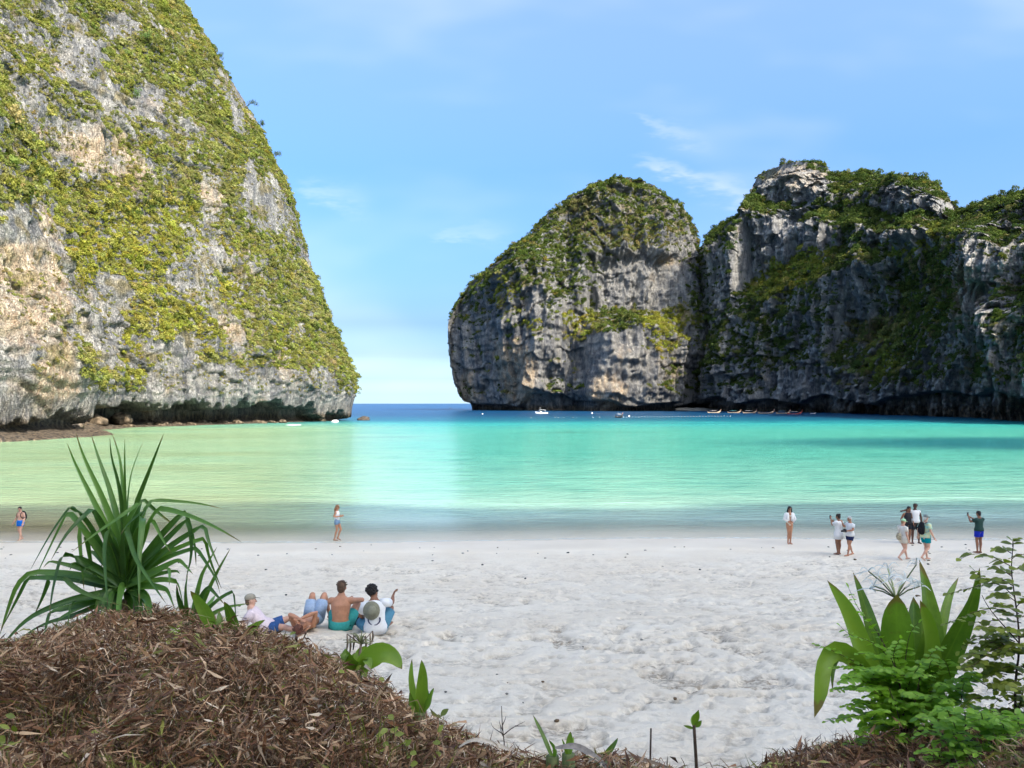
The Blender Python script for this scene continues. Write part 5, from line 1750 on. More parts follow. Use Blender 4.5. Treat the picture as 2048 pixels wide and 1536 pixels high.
SK = {'fair': skin_mat('fair_skin', (0.62, 0.36, 0.26)), 'tan': skin_mat('tanned_skin', (0.47, 0.23, 0.135)), 'brown': skin_mat('brown_skin', (0.27, 0.125, 0.07)), 'dark': skin_mat('dark_skin', (0.10, 0.048, 0.03))}


def cloth(name, c, var=0.10):
    return plain(name, c, 0.85, var, 25, 0.25, 0.15)


def hair_m(name, c):
    return plain(name, c, 0.5, 0.45, 70, 0.8, 0.4)


V3 = lambda *a: np.array(a, dtype=float)


def body_mesh(name, J, material, voxel=0.011, head_fwd=None, build=1.0):
    """one continuous figure from a posed skeleton"""
    mb = MB()
    hx = J['hipaxis']
    sx = J['shaxis']
    pel, wai, che, nek = J['pelvis'], J['waist'], J['chest'], J['neck']
    b = build
    dn = nrm(pel - wai)
    mb.tube([pel + dn * 0.07, pel, (pel + wai) / 2, wai, (wai * 0.4 + che * 0.6), che, che * 0.35 + nek * 0.65, nek],
            [(0.11 * b, 0.09 * b), (0.158 * b, 0.112 * b), (0.150 * b, 0.105 * b), (0.132 * b, 0.095 * b), (0.15 * b, 0.105 * b), (0.168 * b, 0.112 * b), (0.150 * b, 0.088), (0.075, 0.066)], 16, side=hx * 0.4 + sx * 0.6, round_ends=True)
    up = nrm(J['head'] - nek)
    mb.tube([nek - up * 0.03, nek + up * 0.09], [0.058, 0.052], 10)
    f = nrm(J['face'] - up * np.dot(J['face'], up))
    r = np.cross(f, up)
    R = np.stack([r, f, up], -1)
    h = J['head']
    mb.ell(h + up * 0.015, (0.074, 0.092, 0.105), 14, 10, R)
    mb.ell(h + f * 0.030 - up * 0.055, (0.052, 0.058, 0.060), 12, 8, R)
    mb.tube([h + f * 0.085 + up * 0.02, h + f * 0.108 - up * 0.025], [0.010, 0.015], 8, round_ends=True)      # nose
    for s in (-1, 1):
        mb.ell(h + r * s * 0.077 - up * 0.005, (0.011, 0.020, 0.030), 8, 6, R)      # ears
        mb.ell(h + f * 0.078 + r * s * 0.032 + up * 0.030, (0.022, 0.012, 0.008), 8, 6, R)      # brow
    for s, k in ((-1, 'L'), (1, 'R')):
        sh = che * 0.30 + nek * 0.70 + sx * s * 0.168 * b - up * 0.035
        el, wr = J['el' + k], J['wr' + k]
        mb.tube([sh - sx * s * 0.05, sh, sh * 0.6 + el * 0.4, el, el * 0.7 + wr * 0.3, wr], [0.058 * b, 0.060 * b, 0.050 * b, 0.040 * b, 0.042 * b, 0.027], 10, round_ends=True)
        d = J.get('hd' + k)
        d = nrm(d if d is not None else wr - el)
        side = J.get('hs' + k)
        side = nrm(np.cross(d, side if side is not None else V3(s * 0.9, 0.3, 0.1)))
        pn = np.cross(side, d)
        curl = -pn if J.get('flip' + k) else pn
        mb.tube([wr, wr + d * 0.035, wr + d * 0.085], [(0.026, 0.020), (0.040, 0.020), (0.040, 0.018)], 10, side=side, round_ends=True)
        for q, ln in zip((-0.030, -0.010, 0.010, 0.029), (0.062, 0.074, 0.070, 0.054)):
            a = wr + d * 0.088 + side * q
            m1 = a + d * ln * 0.5 + curl * 0.010
            mb.tube([a - d * 0.012, m1, m1 + d * ln * 0.36 + curl * 0.028], [0.0105, 0.0100, 0.0088], 6, round_ends=True)
        a = wr + d * 0.030 - side * 0.034
        mb.tube([a, a + d * 0.030 - side * 0.026 + curl * 0.012, a + d * 0.062 - side * 0.030 + curl * 0.022], [0.014, 0.0115, 0.0098], 6, round_ends=True)
        hp = pel + hx * s * 0.088 * b + dn * 0.03
        kn, an = J['kn' + k], J['an' + k]
        back = J.get('calf', V3(0, -1, 0))
        mb.tube([hp - dn * 0.04, hp, hp * 0.62 + kn * 0.38, kn * 0.9 + hp * 0.1, kn, kn * 0.68 + an * 0.32 + back * 0.014, kn * 0.25 + an * 0.75, an], [0.088 * b, 0.092 * b, 0.082 * b, 0.058 * b, 0.054 * b, 0.055 * b, 0.038, 0.034], 12, round_ends=True)
        tdir = nrm(J['to' + k])
        sd = nrm(np.cross(tdir, V3(0, 0, 1) if abs(tdir[2]) < 0.9 else V3(1, 0, 0)))
        dnf = J.get('sole' + k, V3(0, 0, -1))
        mb.tube([an - tdir * 0.045 + dnf * 0.048, an + tdir * 0.04 + dnf * 0.045, an + tdir * 0.12 + dnf * 0.058, an + tdir * 0.175 + dnf * 0.063], [(0.032, 0.032), (0.037, 0.040), (0.044, 0.025), (0.036, 0.016)], 10, side=sd, round_ends=True)
        mb.tube([an, an + dnf * 0.035], [0.034, 0.036], 8, round_ends=True)
    me = mb.mesh('tmp', material)
    o = bpy.data.objects.new('tmp', me)
    COL.objects.link(o)
    m = o.modifiers.new('r', 'REMESH')
    m.mode = 'VOXEL'
    m.voxel_size = voxel
    m.use_smooth_shade = True
    s = o.modifiers.new('s', 'SMOOTH')
    s.factor = 0.5
    s.iterations = 2
    dcm = o.modifiers.new('d', 'DECIMATE')
    dcm.ratio = 0.30
    dg = bpy.context.evaluated_depsgraph_get()
    out = bpy.data.meshes.new_from_object(o.evaluated_get(dg))
    bpy.data.objects.remove(o)
    bpy.data.meshes.remove(me)
    out.name = name
    out.polygons.foreach_set('use_smooth', [True] * len(out.polygons))
    out.materials.clear()
    out.materials.append(material)
    return out, (h, R)


def stand(**kw):
    J = dict(pelvis=V3(0, 0, 0.93), waist=V3(0, 0, 1.08), chest=V3(0, 0.0, 1.27), neck=V3(0, -0.01, 1.44), head=V3(0, 0.02, 1.585), face=V3(0, 1, -0.1), hipaxis=V3(1, 0, 0), shaxis=V3(1, 0, 0),
             elL=V3(-0.24, -0.03, 1.12), wrL=V3(-0.26, 0.06, 0.88), elR=V3(0.24, -0.03, 1.12), wrR=V3(0.26, 0.06, 0.88), knL=V3(-0.10, 0.02, 0.50), anL=V3(-0.10, -0.02, 0.085), knR=V3(0.10, 0.02, 0.50), anR=V3(0.10, -0.02, 0.085),
             toL=V3(-0.15, 1, 0), toR=V3(0.15, 1, 0))
    for k, v in kw.items():
        J[k] = V3(*v) if isinstance(v, tuple) else v
    return J


def walk(**kw):
    J = dict(knL=(-0.08, 0.14, 0.50), anL=(-0.08, 0.26, 0.085), knR=(0.09, 0.05, 0.49), anR=(0.09, -0.27, 0.17), toL=(-0.05, 1, 0.12), toR=(0.05, 0.82, -0.55), elL=(-0.22, -0.12, 1.14), wrL=(-0.24, -0.10, 0.90), elR=(0.23, 0.04, 1.12), wrR=(0.22, 0.20, 0.92))
    J.update(kw)
    return stand(**J)


class Person:
    def __init__(self, label, J, skin, pos, rotz, scale=1.0, build=1.0, voxel=0.011, sink=0.0):
        self.J = J
        self.b = build
        self.root = thing('person', label, 'person', (pos[0], pos[1], pos[2] - sink), rotz)
        self.root.scale = (scale, scale, scale)
        me, (self.h, self.R) = body_mesh('body', J, SK[skin] if isinstance(skin, str) else skin, voxel, build=build)
        self.body = obj('body', me, self.root)
        r, f, up = self.R[:, 0], self.R[:, 1], self.R[:, 2]
        self.r, self.f, self.up = r, f, up
        for s in (-1, 1):
            MB().ell(self.h + f * 0.083 + r * s * 0.031 + up * 0.012, (0.012, 0.007, 0.007), 8, 6, self.R).build('eye', plain('eye_dark', (0.05, 0.035, 0.03), 0.3, 0.1), self.root)
        MB().ell(self.h + f * 0.084 - up * 0.058, (0.022, 0.008, 0.007), 8, 6, self.R).build('mouth', plain('lips', (0.36, 0.13, 0.11), 0.5, 0.1), self.root)

    def part(self, mb, name, material, **kw):
        return mb.build(name, material, self.root, **kw)

    def shirt(self, name, material, hem=0.5, sleeve=0.55, fat=1.0, skirt=0.0):
        J, b = self.J, self.b * fat
        mb = MB()
        pel, wai, che, nek = J['pelvis'], J['waist'], J['chest'], J['neck']
        dn = nrm(pel - wai)
        low = wai + (pel - wai) * hem * 2 if hem <= 0.5 else pel + dn * (hem - 0.5) * 0.6
        mid = (low + wai) / 2
        lw = 0.196 if hem > 0.5 else 0.160
        mb.tube([low, mid, wai, wai * 0.4 + che * 0.6, che, che * 0.35 + nek * 0.65, nek * 0.92 + che * 0.08], [((lw + skirt) * b, (lw * 0.77 + skirt) * b), ((lw - 0.006 + skirt * 0.5) * b, (lw * 0.75 + skirt * 0.4) * b), (0.158 * b, 0.118 * b), (0.166 * b, 0.120 * b), (0.184 * b, 0.126 * b), (0.166 * b, 0.102 * b), (0.074, 0.070)], 18, side=J['hipaxis'] * 0.4 + J['shaxis'] * 0.6)
        up = nrm(J['head'] - nek)
        for s, k in ((-1, 'L'), (1, 'R')):
            sh = che * 0.30 + nek * 0.70 + J['shaxis'] * s * 0.168 * self.b - up * 0.035
            el, wr = J['el' + k], J['wr' + k]
            if sleeve <= 0:
                continue
            if sleeve <= 1:
                e = sh + (el - sh) * sleeve
                mb.tube([sh - J['shaxis'] * s * 0.07, sh, e], [0.074 * b, 0.076 * b, 0.070 * b], 12)
            else:
                mb.tube([sh - J['shaxis'] * s * 0.07, sh, el, el + (wr - el) * (sleeve - 1)], [0.072 * b, 0.073 * b, 0.056 * b, 0.046 * b], 12)
        return self.part(mb, name, material)

    def shorts(self, name, material, leg=0.55, fat=1.0, waist=0.55):
        J, b = self.J, self.b * fat
        mb = MB()
        pel, wai = J['pelvis'], J['waist']
        dn = nrm(pel - wai)
        mb.tube([pel + dn * 0.075, pel, pel + (wai - pel) * waist], [(0.150 * b, 0.115 * b), (0.170 * b, 0.124 * b), (0.150 * b, 0.106 * b)], 16, side=J['hipaxis'])
        for s, k in ((-1, 'L'), (1, 'R')):
            hp = pel + J['hipaxis'] * s * 0.088 * self.b + dn * 0.03
            e = hp + (J['kn' + k] - hp) * leg
            mb.tube([hp - dn * 0.04, hp, (hp + e) / 2, e], [0.098 * b, 0.104 * b, 0.102 * b, 0.096 * b], 14)
        return self.part(mb, name, material)

    def hair(self, material, style='short', tuck=False):
        h, r, f, up = self.h, self.r, self.f, self.up
        mb = MB()
        if style == 'curly':
            rr = random.Random(4)
            mb.ell(h + up * 0.04 - f * 0.02, (0.098, 0.112, 0.108), 14, 10, self.R)
            for _ in range(70):
                d = nrm(V3(rr.gauss(0, 1), rr.gauss(-0.25, 1), rr.gauss(0.35, 0.8)))
                mb.ell(h + up * 0.04 - f * 0.02 + self.R @ (d * V3(0.095, 0.108, 0.104)), (0.022, 0.022, 0.022), 6, 5)
        else:
            k = 0.91 if tuck else (1.0 if style != 'crop' else 0.94)
            mb.ell(h + up * 0.036 - f * 0.014, (0.084 * k, 0.099 * k, 0.098 * k), 14, 10, self.R)
            mb.ell(h - f * 0.045 - up * 0.01, (0.074 * k, 0.058 * k, 0.085 * k), 12, 8, self.R)
            rr = random.Random(8)
            for _ in range(0 if tuck else 26):
                d = nrm(V3(rr.gauss(0, 1), rr.gauss(-0.1, 0.8), abs(rr.gauss(0.7, 0.5))))
                q = h + up * 0.036 - f * 0.014 + self.R @ (d * V3(0.082, 0.097, 0.096) * k)
                mb.tube([q, q + self.R @ (d * 0.006 + V3(rr.uniform(-.02, .02), 0.02, 0.0))], [0.012, 0.006], 5)
        if style == 'bun':
            mb.ell(h - f * 0.085 + up * 0.085, (0.045, 0.045, 0.042), 10, 7, self.R)
        if style == 'long':
            for q in (-0.055, -0.02, 0.02, 0.055):
                mb.tube([h + r * q * 0.9 + up * 0.02 - f * 0.06, h + r * q * 1.2 - f * 0.095 - up * 0.11, h + r * q * 1.1 - f * 0.10 - V3(0, 0, 0.24), h + r * q * 0.7 - f * 0.12 - V3(0, 0, 0.36)], [0.036, 0.036, 0.030, 0.010], 8, round_ends=True)
        if style == 'sides':
            for s in (-1, 1):
                mb.tube([h + r * s * 0.07 + up * 0.06, h + r * s * 0.088 - up * 0.06, h + r * s * 0.10 + f * 0.03 - up * 0.20, h + r * s * 0.09 + f * 0.05 - up * 0.27], [0.024, 0.032, 0.026, 0.008], 8, round_ends=True)
            mb.tube([h - f * 0.06, h - f * 0.09 - up * 0.18], [0.07, 0.05], 10, round_ends=True)
        return self.part(mb, 'hair', material)

    def shades(self):
        h, r, f, up = self.h, self.r, self.f, self.up
        mb = MB()
        for s in (-1, 1):
            mb.ell(h + f * 0.092 + r * s * 0.033 + up * 0.012, (0.030, 0.010, 0.021), 10, 6, self.R)
            mb.tube([h + f * 0.085 + r * s * 0.06 + up * 0.016, h + r * s * 0.080 + up * 0.014], [0.004, 0.003], 5)
        mb.tube([h + f * 0.10 - r * 0.012 + up * 0.014, h + f * 0.10 + r * 0.012 + up * 0.014], [0.004, 0.004], 5)
        self.part(mb, 'sunglasses', plain('black_lens', (0.012, 0.012, 0.014), 0.15, 0.1, 10, 0, 0.6))

    def cap(self, material, name='cap'):
        h, r, f, up = self.h, self.r, self.f, self.up
        mb = MB()
        mb.ell(h + up * 0.058 - f * 0.006, (0.088, 0.104, 0.078), 16, 10, self.R)
        o = self.part(mb, name, material)
        br = MB()
        br.tube([h + f * 0.075 + up * 0.052, h + f * 0.13 + up * 0.045, h + f * 0.175 + up * 0.030], [(0.080, 0.008), (0.074, 0.006), (0.045, 0.004)], 12, side=r)
        br.build('brim', material, o)

    def waistline_strap(self):
        pass

    def world(self, p):
        """point of the figure in the scene"""
        bpy.context.view_layer.update()
        return self.root.matrix_world @ Vector(tuple(p))


def yaw(fx, fy):
    """rotation that turns local +Y to (fx, fy)"""
    return math.atan2(-fx, fy)


def hold(name, label, cat, person, mbs, group=None):
    """a thing carried by a person: top-level, placed where the person carries it"""
    root = thing(name, label, cat, tuple(person.root.location), person.root.rotation_euler[2], group)
    root.scale = person.root.scale
    for pn, mb, m in mbs:
        mb.build(pn, m, root)
    return root


def backpack(label, P, material, strap_m):
    J = P.J
    c = J['chest']
    bk = MB()
    z0 = (J['waist'] * 0.7 + J['chest'] * 0.3)
    bk.tube([z0 + V3(0, -0.20, -0.10), z0 + V3(0, -0.215, 0.0), c + V3(0, -0.21, 0.02), c + V3(0, -0.185, 0.13)], [(0.12, 0.07), (0.145, 0.09), (0.14, 0.085), (0.10, 0.055)], 14, side=V3(1, 0, 0), round_ends=True)
    pk = MB().tube([z0 + V3(0, -0.29, -0.06), z0 + V3(0, -0.30, 0.08)], [(0.09, 0.035), (0.085, 0.03)], 12, side=V3(1, 0, 0), round_ends=True)
    st = []
    for s in (-1, 1):
        st.append(('strap', MB().tube(smooth_path([c + V3(s * 0.09, -0.15, 0.12), c + V3(s * 0.115, -0.05, 0.185), c + V3(s * 0.125, 0.07, 0.13), c + V3(s * 0.135, 0.135, 0.0), c + V3(s * 0.17, 0.06, -0.16), c + V3(s * 0.13, -0.16, -0.20)], 16), [(0.022, 0.006)] * 16, 8, side=V3(1, 0, 0)), strap_m))
    return hold('backpack', label, 'backpack', P, [('pack', bk, material), ('pocket', pk, material)] + st)


def build_people():
    white = cloth('white_cotton', (0.78, 0.78, 0.78), 0.04)
    cream = cloth('cream_cotton', (0.70, 0.64, 0.54), 0.06)
    black = cloth('black_fabric', (0.018, 0.018, 0.022))
    dk_hair, br_hair, bl_hair, gr_hair = hair_m('black_hair', (0.014, 0.010, 0.009)), hair_m('brown_hair', (0.10, 0.055, 0.03)), hair_m('light_brown_hair', (0.30, 0.17, 0.085)), hair_m('white_hair', (0.62, 0.60, 0.57))
    blk = plain('black_plastic', (0.02, 0.02, 0.023), 0.35, 0.1)

    def place(px, feet, head):
        g = on_ground(px, feet)
        hgt = (feet - head) / F * g.y
        return g, hgt / 1.70

    # --- along the water's edge, left
    g, s = place(41, 1080, 1013)
    P = Person('shirtless man in bright blue shorts wading with a dark backpack', stand(knL=(-0.10, 0.10, 0.50), anL=(-0.11, 0.12, 0.085), knR=(0.09, 0.02, 0.49), anR=(0.08, -0.16, 0.10), face=(-0.35, 1, -0.55), head=(-0.02, 0.05, 1.575), elR=(0.27, 0.0, 1.13), wrR=(0.33, 0.10, 0.88), elL=(-0.25, -0.02, 1.12), wrL=(-0.25, 0.08, 0.88)), 'fair', g, yaw(-0.30, -0.95), s, 1.06)
    P.shorts('swim_shorts', cloth('blue_shorts', (0.01, 0.16, 0.62)), 0.48, 1.05)
    P.hair(dk_hair, 'crop'); P.shades()
    backpack('dark backpack with black straps worn by the man in blue shorts', P, black, black)
    sl = MB().tube([P.J['elL'] * 0.85 + V3(-0.168, 0, 1.38) * 0.15, P.J['elL']], [0.0525, 0.043], 12)
    P.part(sl, 'arm_tattoo', plain('tattooed_skin', (0.16, 0.12, 0.11), 0.6, 0.5, 40))

    g, s = place(674, 1081, 1010)
    P = Person('woman in white top and denim shorts walking through the shallows', walk(elR=(0.22, -0.10, 1.16), wrR=(0.12, 0.14, 1.17), elL=(-0.22, -0.08, 1.15), wrL=(-0.10, 0.16, 1.18), face=(0, 1, -0.35), knL=(-0.07, 0.17, 0.53), anL=(-0.07, 0.02, 0.14), toL=(0, 0.9, -0.45), knR=(0.08, 0.02, 0.50), anR=(0.08, -0.10, 0.085), toR=(0, 1, 0)), 'tan', g, yaw(0.94, -0.10), s, 0.94)
    P.shorts('denim_shorts', cloth('denim', (0.17, 0.28, 0.42), 0.25), 0.30, 1.04, 0.75)
    P.shirt('camisole', white, 0.30, 0)
    P.hair(bl_hair, 'long'); P.shades()

    # --- along the water's edge, right
    g, s = place(1579, 1088, 1013)
    P = Person('woman in open white blouse and cream bikini facing the beach', stand(elR=(0.25, 0.02, 1.13), wrR=(0.07, 0.15, 1.00), elL=(-0.25, 0.02, 1.13), wrL=(-0.06, 0.15, 0.98), knL=(-0.05, 0.04, 0.50), anL=(-0.045, -0.02, 0.085), knR=(0.055, 0.02, 0.50), anR=(0.055, -0.04, 0.085), face=(0.05, 1, -0.25)), 'tan', g, yaw(0.02, -1), s, 0.92)
    mb = MB()
    J = P.J
    for q in (-1, 1):
        mb.tube([V3(q * 0.09, 0.02, 1.05), V3(q * 0.10, 0.01, 1.2), V3(q * 0.10, 0.0, 1.32), V3(q * 0.075, -0.01, 1.42)], [(0.085, 0.115), (0.088, 0.12), (0.09, 0.115), (0.06, 0.075)], 14, side=V3(1, 0, 0))
        sh = V3(q * 0.155, -0.01, 1.37)
        el, wr = (J['elR'], J['wrR']) if q > 0 else (J['elL'], J['wrL'])
        mb.tube([sh - V3(q * 0.06, 0, 0), sh, el, el + (wr - el) * 0.75], [0.068, 0.070, 0.062, 0.052], 12)
    P.part(mb, 'blouse', white)
    bk = MB().tube([V3(0, 0, 0.93), V3(0, 0, 0.985)], [(0.150, 0.110), (0.150, 0.106)], 16, side=V3(1, 0, 0))
    bk.tube([V3(0, 0.02, 0.845), V3(0, 0.01, 0.93)], [(0.05, 0.09), (0.145, 0.108)], 14, side=V3(1, 0, 0))
    P.part(bk, 'bikini_bottom', cream)
    P.part(MB().tube([V3(0.0, 0.0, 1.255), V3(0, 0, 1.31)], [(0.162, 0.118), (0.165, 0.116)], 16, side=V3(1, 0, 0)), 'bikini_top', cream)
    P.hair(dk_hair, 'sides'); P.shades()

    g, s = place(1677, 1109, 1028)
    P = Person('dark haired woman in long white shirt holding up a phone', stand(elL=(-0.24, 0.14, 1.25), wrL=(-0.13, 0.26, 1.46), elR=(0.24, 0.10, 1.18), wrR=(0.06, 0.26, 1.34), hsL=(0, -1, 0), anL=(-0.075, -0.02, 0.085), anR=(0.09, 0.02, 0.085), face=(-0.15, 1, 0)), 'brown', g, yaw(-0.55, 0.83), s, 1.05)
    P.shirt('long_shirt', white, 0.95, 0.75, 1.04, 0.02)
    P.hair(dk_hair, 'bun')
    hold('phone', 'black phone raised by the woman in long white shirt', 'phone', P, [('case', MB().box(P.J['wrL'] + V3(0.02, 0.06, 0.09), (0.036, 0.006, 0.075)), blk), ('screen', MB().box(P.J['wrL'] + V3(0.02, 0.052, 0.09), (0.032, 0.004, 0.069)), plain('phone_screen', (0.03, 0.04, 0.05), 0.1, 0.1))])

    g, s = place(1700, 1111, 1033)
    P = Person('white haired man in white tee and navy shorts carrying a camera', walk(elL=(-0.25, 0.05, 1.15), wrL=(-0.12, 0.24, 1.10), elR=(0.25, 0.12, 1.22), wrR=(0.16, 0.27, 1.42), face=(0.1, 1, -0.3), knL=(-0.09, 0.10, 0.50), anL=(-0.09, 0.18, 0.085), toL=(0, 1, 0), anR=(0.09, -0.20, 0.10), toR=(0.05, 1, -0.15), knR=(0.09, 0.0, 0.50)), 'tan', g, yaw(-0.90, -0.25), s, 1.08)
    P.shirt('tee_shirt', white, 0.62, 0.6, 1.05)
    P.part(MB().tube([V3(0, -0.005, 1.405), V3(0, -0.005, 1.435)], [(0.100, 0.085), (0.080, 0.072)], 14, side=V3(1, 0, 0)), 'collar', cloth('navy_cloth', (0.02, 0.03, 0.09)))
    P.shorts('navy_shorts', MATS['navy_cloth'], 0.55, 1.05)
    P.hair(gr_hair, 'crop')
    w = P.J['wrL']
    hold('camera_gear', 'black camera with lens held at the waist by the white haired man', 'camera', P, [('camera_body', MB().box(w + V3(0.06, 0.075, 0.01), (0.075, 0.045, 0.055)), blk), ('lens', MB().tube([w + V3(0.05, 0.10, 0.0), w + V3(0.04, 0.26, 0.0)], [0.042, 0.046], 12), blk), ('viewfinder', MB().box(w + V3(0.06, 0.07, 0.075), (0.028, 0.03, 0.018)), blk)])

    g, s = place(1830, 1087, 1007)
    P = Person('tall man in white sleeveless shirt with an arm round his companion', stand(elR=(0.40, 0.02, 1.42), wrR=(0.55, 0.12, 1.40), elL=(-0.25, 0.0, 1.12), wrL=(-0.25, 0.05, 0.88), anL=(-0.17, -0.02, 0.085), knL=(-0.14, 0.03, 0.50), anR=(0.10, -0.02, 0.085), face=(0.15, 1, -0.05)), 'dark', g, yaw(-0.05, -1), s, 1.02)
    P.shirt('sleeveless_shirt', white, 0.55, 0.18)
    P.shorts('dark_shorts', cloth('charcoal_shorts', (0.03, 0.035, 0.045)), 0.75)
    P.hair(dk_hair, 'crop')
    g2 = g + Vector((-0.36, -0.05, 0))
    P = Person('person in dark vest leaning against the tall man', stand(elL=(-0.24, 0.02, 1.12), wrL=(-0.20, 0.12, 0.95), elR=(0.28, -0.05, 1.15), wrR=(0.30, 0.02, 0.92), head=(-0.03, 0.03, 1.58), face=(-0.3, 1, -0.05)), 'brown', (g2.x, g2.y, ground_z(g2.x, g2.y)), yaw(0.15, -1), s * 0.93, 1.0)
    P.shirt('dark_vest', cloth('dark_vest_cloth', (0.03, 0.03, 0.035)), 0.6, 0.0)
    P.shorts('dark_shorts', MATS['charcoal_shorts'], 0.6)
    P.hair(dk_hair, 'crop')

    g, s = place(1806, 1120, 1038)
    P = Person('woman in pale green cap and cream outfit walking along the beach', walk(elR=(0.23, -0.02, 1.12), wrR=(0.24, 0.05, 0.88), elL=(-0.22, 0.02, 1.12), wrL=(-0.2, 0.16, 0.92)), 'fair', g, yaw(0.96, 0.25), s, 1.12)
    P.shirt('cream_shirt', cloth('off_white_shirt', (0.72, 0.68, 0.62)), 0.6, 0.62, 1.06)
    P.shorts('cream_shorts', cream, 0.42, 1.14)
    P.hair(bl_hair, 'short', True); P.cap(cloth('pale_green_cap', (0.36, 0.60, 0.38)))
    flo = plain('floral_cloth', (0.42, 0.36, 0.24), 0.8, 0.7, 26)
    hold('shoulder_bag', 'small floral bag on the hip of the woman in green cap', 'bag', P, [('pouch', MB().tube([V3(0.06, -0.25, 1.10), V3(0.06, -0.27, 1.0), V3(0.06, -0.25, 0.90)], [(0.10, 0.06), (0.13, 0.08), (0.11, 0.06)], 12, side=V3(1, 0, 0), round_ends=True), flo), ('strap', MB().tube(smooth_path([V3(0.05, -0.22, 1.12), V3(-0.02, -0.12, 1.36), V3(-0.10, 0.0, 1.46), V3(-0.05, 0.135, 1.3), V3(0.14, 0.12, 1.1), V3(0.12, -0.15, 1.05)], 14), [0.010] * 14, 6), flo)])

    g, s = place(1851, 1120, 1030)
    P = Person('man in mint patterned shirt and teal shorts walking with a backpack', walk(knL=(-0.08, 0.10, 0.50), anL=(-0.08, 0.16, 0.085), toL=(0, 1, 0.0), elR=(0.25, -0.02, 1.12), wrR=(0.27, 0.12, 0.88)), 'fair', g, yaw(0.93, 0.35), s, 1.04)
    P.shirt('patterned_shirt', mat('mint_print', lambda t: principled(t, t.ramp(t.noise(t.n('ShaderNodeTexCoord').outputs['Object'], 9.0, 3, 0.5), [(0.40, (0.66, 0.70, 0.42)), (0.5, (0.50, 0.74, 0.62)), (0.58, (0.30, 0.62, 0.56))], 'CONSTANT'), 0.85)), 0.62, 0.7, 1.06)
    P.shorts('teal_shorts', cloth('teal_shorts_cloth', (0.0, 0.28, 0.33)), 0.58, 1.06)
    P.hair(gr_hair, 'crop', True); P.cap(cloth('grey_cap', (0.20, 0.23, 0.22)))
    backpack('black backpack on the man in mint patterned shirt', P, black, black)

    g, s = place(1958, 1106, 1022)
    P = Person('man in dark green tee and royal blue shorts photographing the bay', stand(elL=(-0.27, 0.16, 1.26), wrL=(-0.13, 0.36, 1.42), elR=(0.27, 0.16, 1.22), wrR=(0.02, 0.37, 1.38), hsL=(0, -1, 0), hsR=(0, -1, 0), anL=(-0.085, 0, 0.085), anR=(0.08, 0, 0.085)), 'brown', g, yaw(-0.35, 0.94), s, 1.02)
    P.shirt('tee_shirt', cloth('dark_green_tee', (0.025, 0.06, 0.052)), 0.55, 0.6, 1.03)
    P.shorts('swim_shorts', cloth('royal_blue_shorts', (0.012, 0.03, 0.42)), 0.60, 1.06)
    P.hair(dk_hair, 'crop')
    hold('phone', 'black phone held upright by the man in dark green tee', 'phone', P, [('case', MB().box(P.J['wrL'] + V3(0.045, 0.085, 0.10), (0.037, 0.006, 0.076)), blk), ('screen', MB().box(P.J['wrL'] + V3(0.045, 0.077, 0.10), (0.033, 0.004, 0.070)), MATS['phone_screen'])])

    # --- sitting on the sand, backs to the camera
    def seat(px, py):
        return on_ground(px, py)

    g = seat(681, 1262)
    J = dict(pelvis=V3(0, 0, 0.115), waist=V3(0, -0.015, 0.25), chest=V3(0, 0.03, 0.46), neck=V3(0.0, 0.07, 0.63), head=V3(0.0, 0.10, 0.765), face=V3(0.05, 1, -0.05), hipaxis=V3(1, 0, 0), shaxis=V3(1, 0, 0),
             knL=V3(-0.20, 0.42, 0.40), anL=V3(-0.16, 0.60, 0.075), knR=V3(0.22, 0.42, 0.42), anR=V3(0.18, 0.62, 0.075), toL=V3(-0.1, 1, 0), toR=V3(0.1, 1, 0), elR=V3(0.33, 0.30, 0.50), wrR=V3(0.15, 0.46, 0.46), elL=V3(-0.26, 0.28, 0.46), wrL=V3(-0.02, 0.46, 0.46), calf=V3(0, -0.5, -0.5))
    P = Person('bare backed man in turquoise shorts sitting on the sand', J, 'tan', g, 0.0, 1.06, 1.08, 0.009, 0.02)
    P.shorts('swim_shorts', cloth('turquoise_shorts', (0.05, 0.33, 0.30)), 0.62, 1.08, 0.75)
    P.hair(br_hair, 'short')

    g = seat(751, 1266)
    J = dict(pelvis=V3(0, 0, 0.115), waist=V3(0, -0.03, 0.25), chest=V3(-0.02, 0.0, 0.45), neck=V3(-0.03, 0.04, 0.61), head=V3(-0.06, 0.08, 0.725), face=V3(0.45, 0.9, 0.10), hipaxis=V3(1, 0, 0), shaxis=nrm(V3(1, 0.12, 0.12)),
             knL=V3(-0.34, 0.26, 0.17), anL=V3(-0.05, 0.42, 0.08), knR=V3(0.22, 0.36, 0.38), anR=V3(0.16, 0.56, 0.075), toL=V3(0.9, 0.4, 0), toR=V3(0.1, 1, 0), elR=V3(0.26, 0.24, 0.50), wrR=V3(0.25, 0.42, 0.58), hdR=V3(0.08, 0.25, 0.25), elL=V3(-0.28, 0.08, 0.30), wrL=V3(-0.22, 0.28, 0.22), calf=V3(0, -0.5, -0.5))
    P = Person('curly haired person in white printed tee sitting with a hat on the back', J, 'brown', g, 0.0, 1.04, 1.04, 0.009, 0.02)
    P.shirt('tee_shirt', white, 0.60, 0.62, 1.06)
    P.shorts('blue_shorts', cloth('steel_blue_shorts', (0.09, 0.24, 0.34)), 0.85, 1.06)
    P.hair(dk_hair, 'curly')
    pr = MB()
    navy = cloth('navy_print', (0.02, 0.025, 0.10))
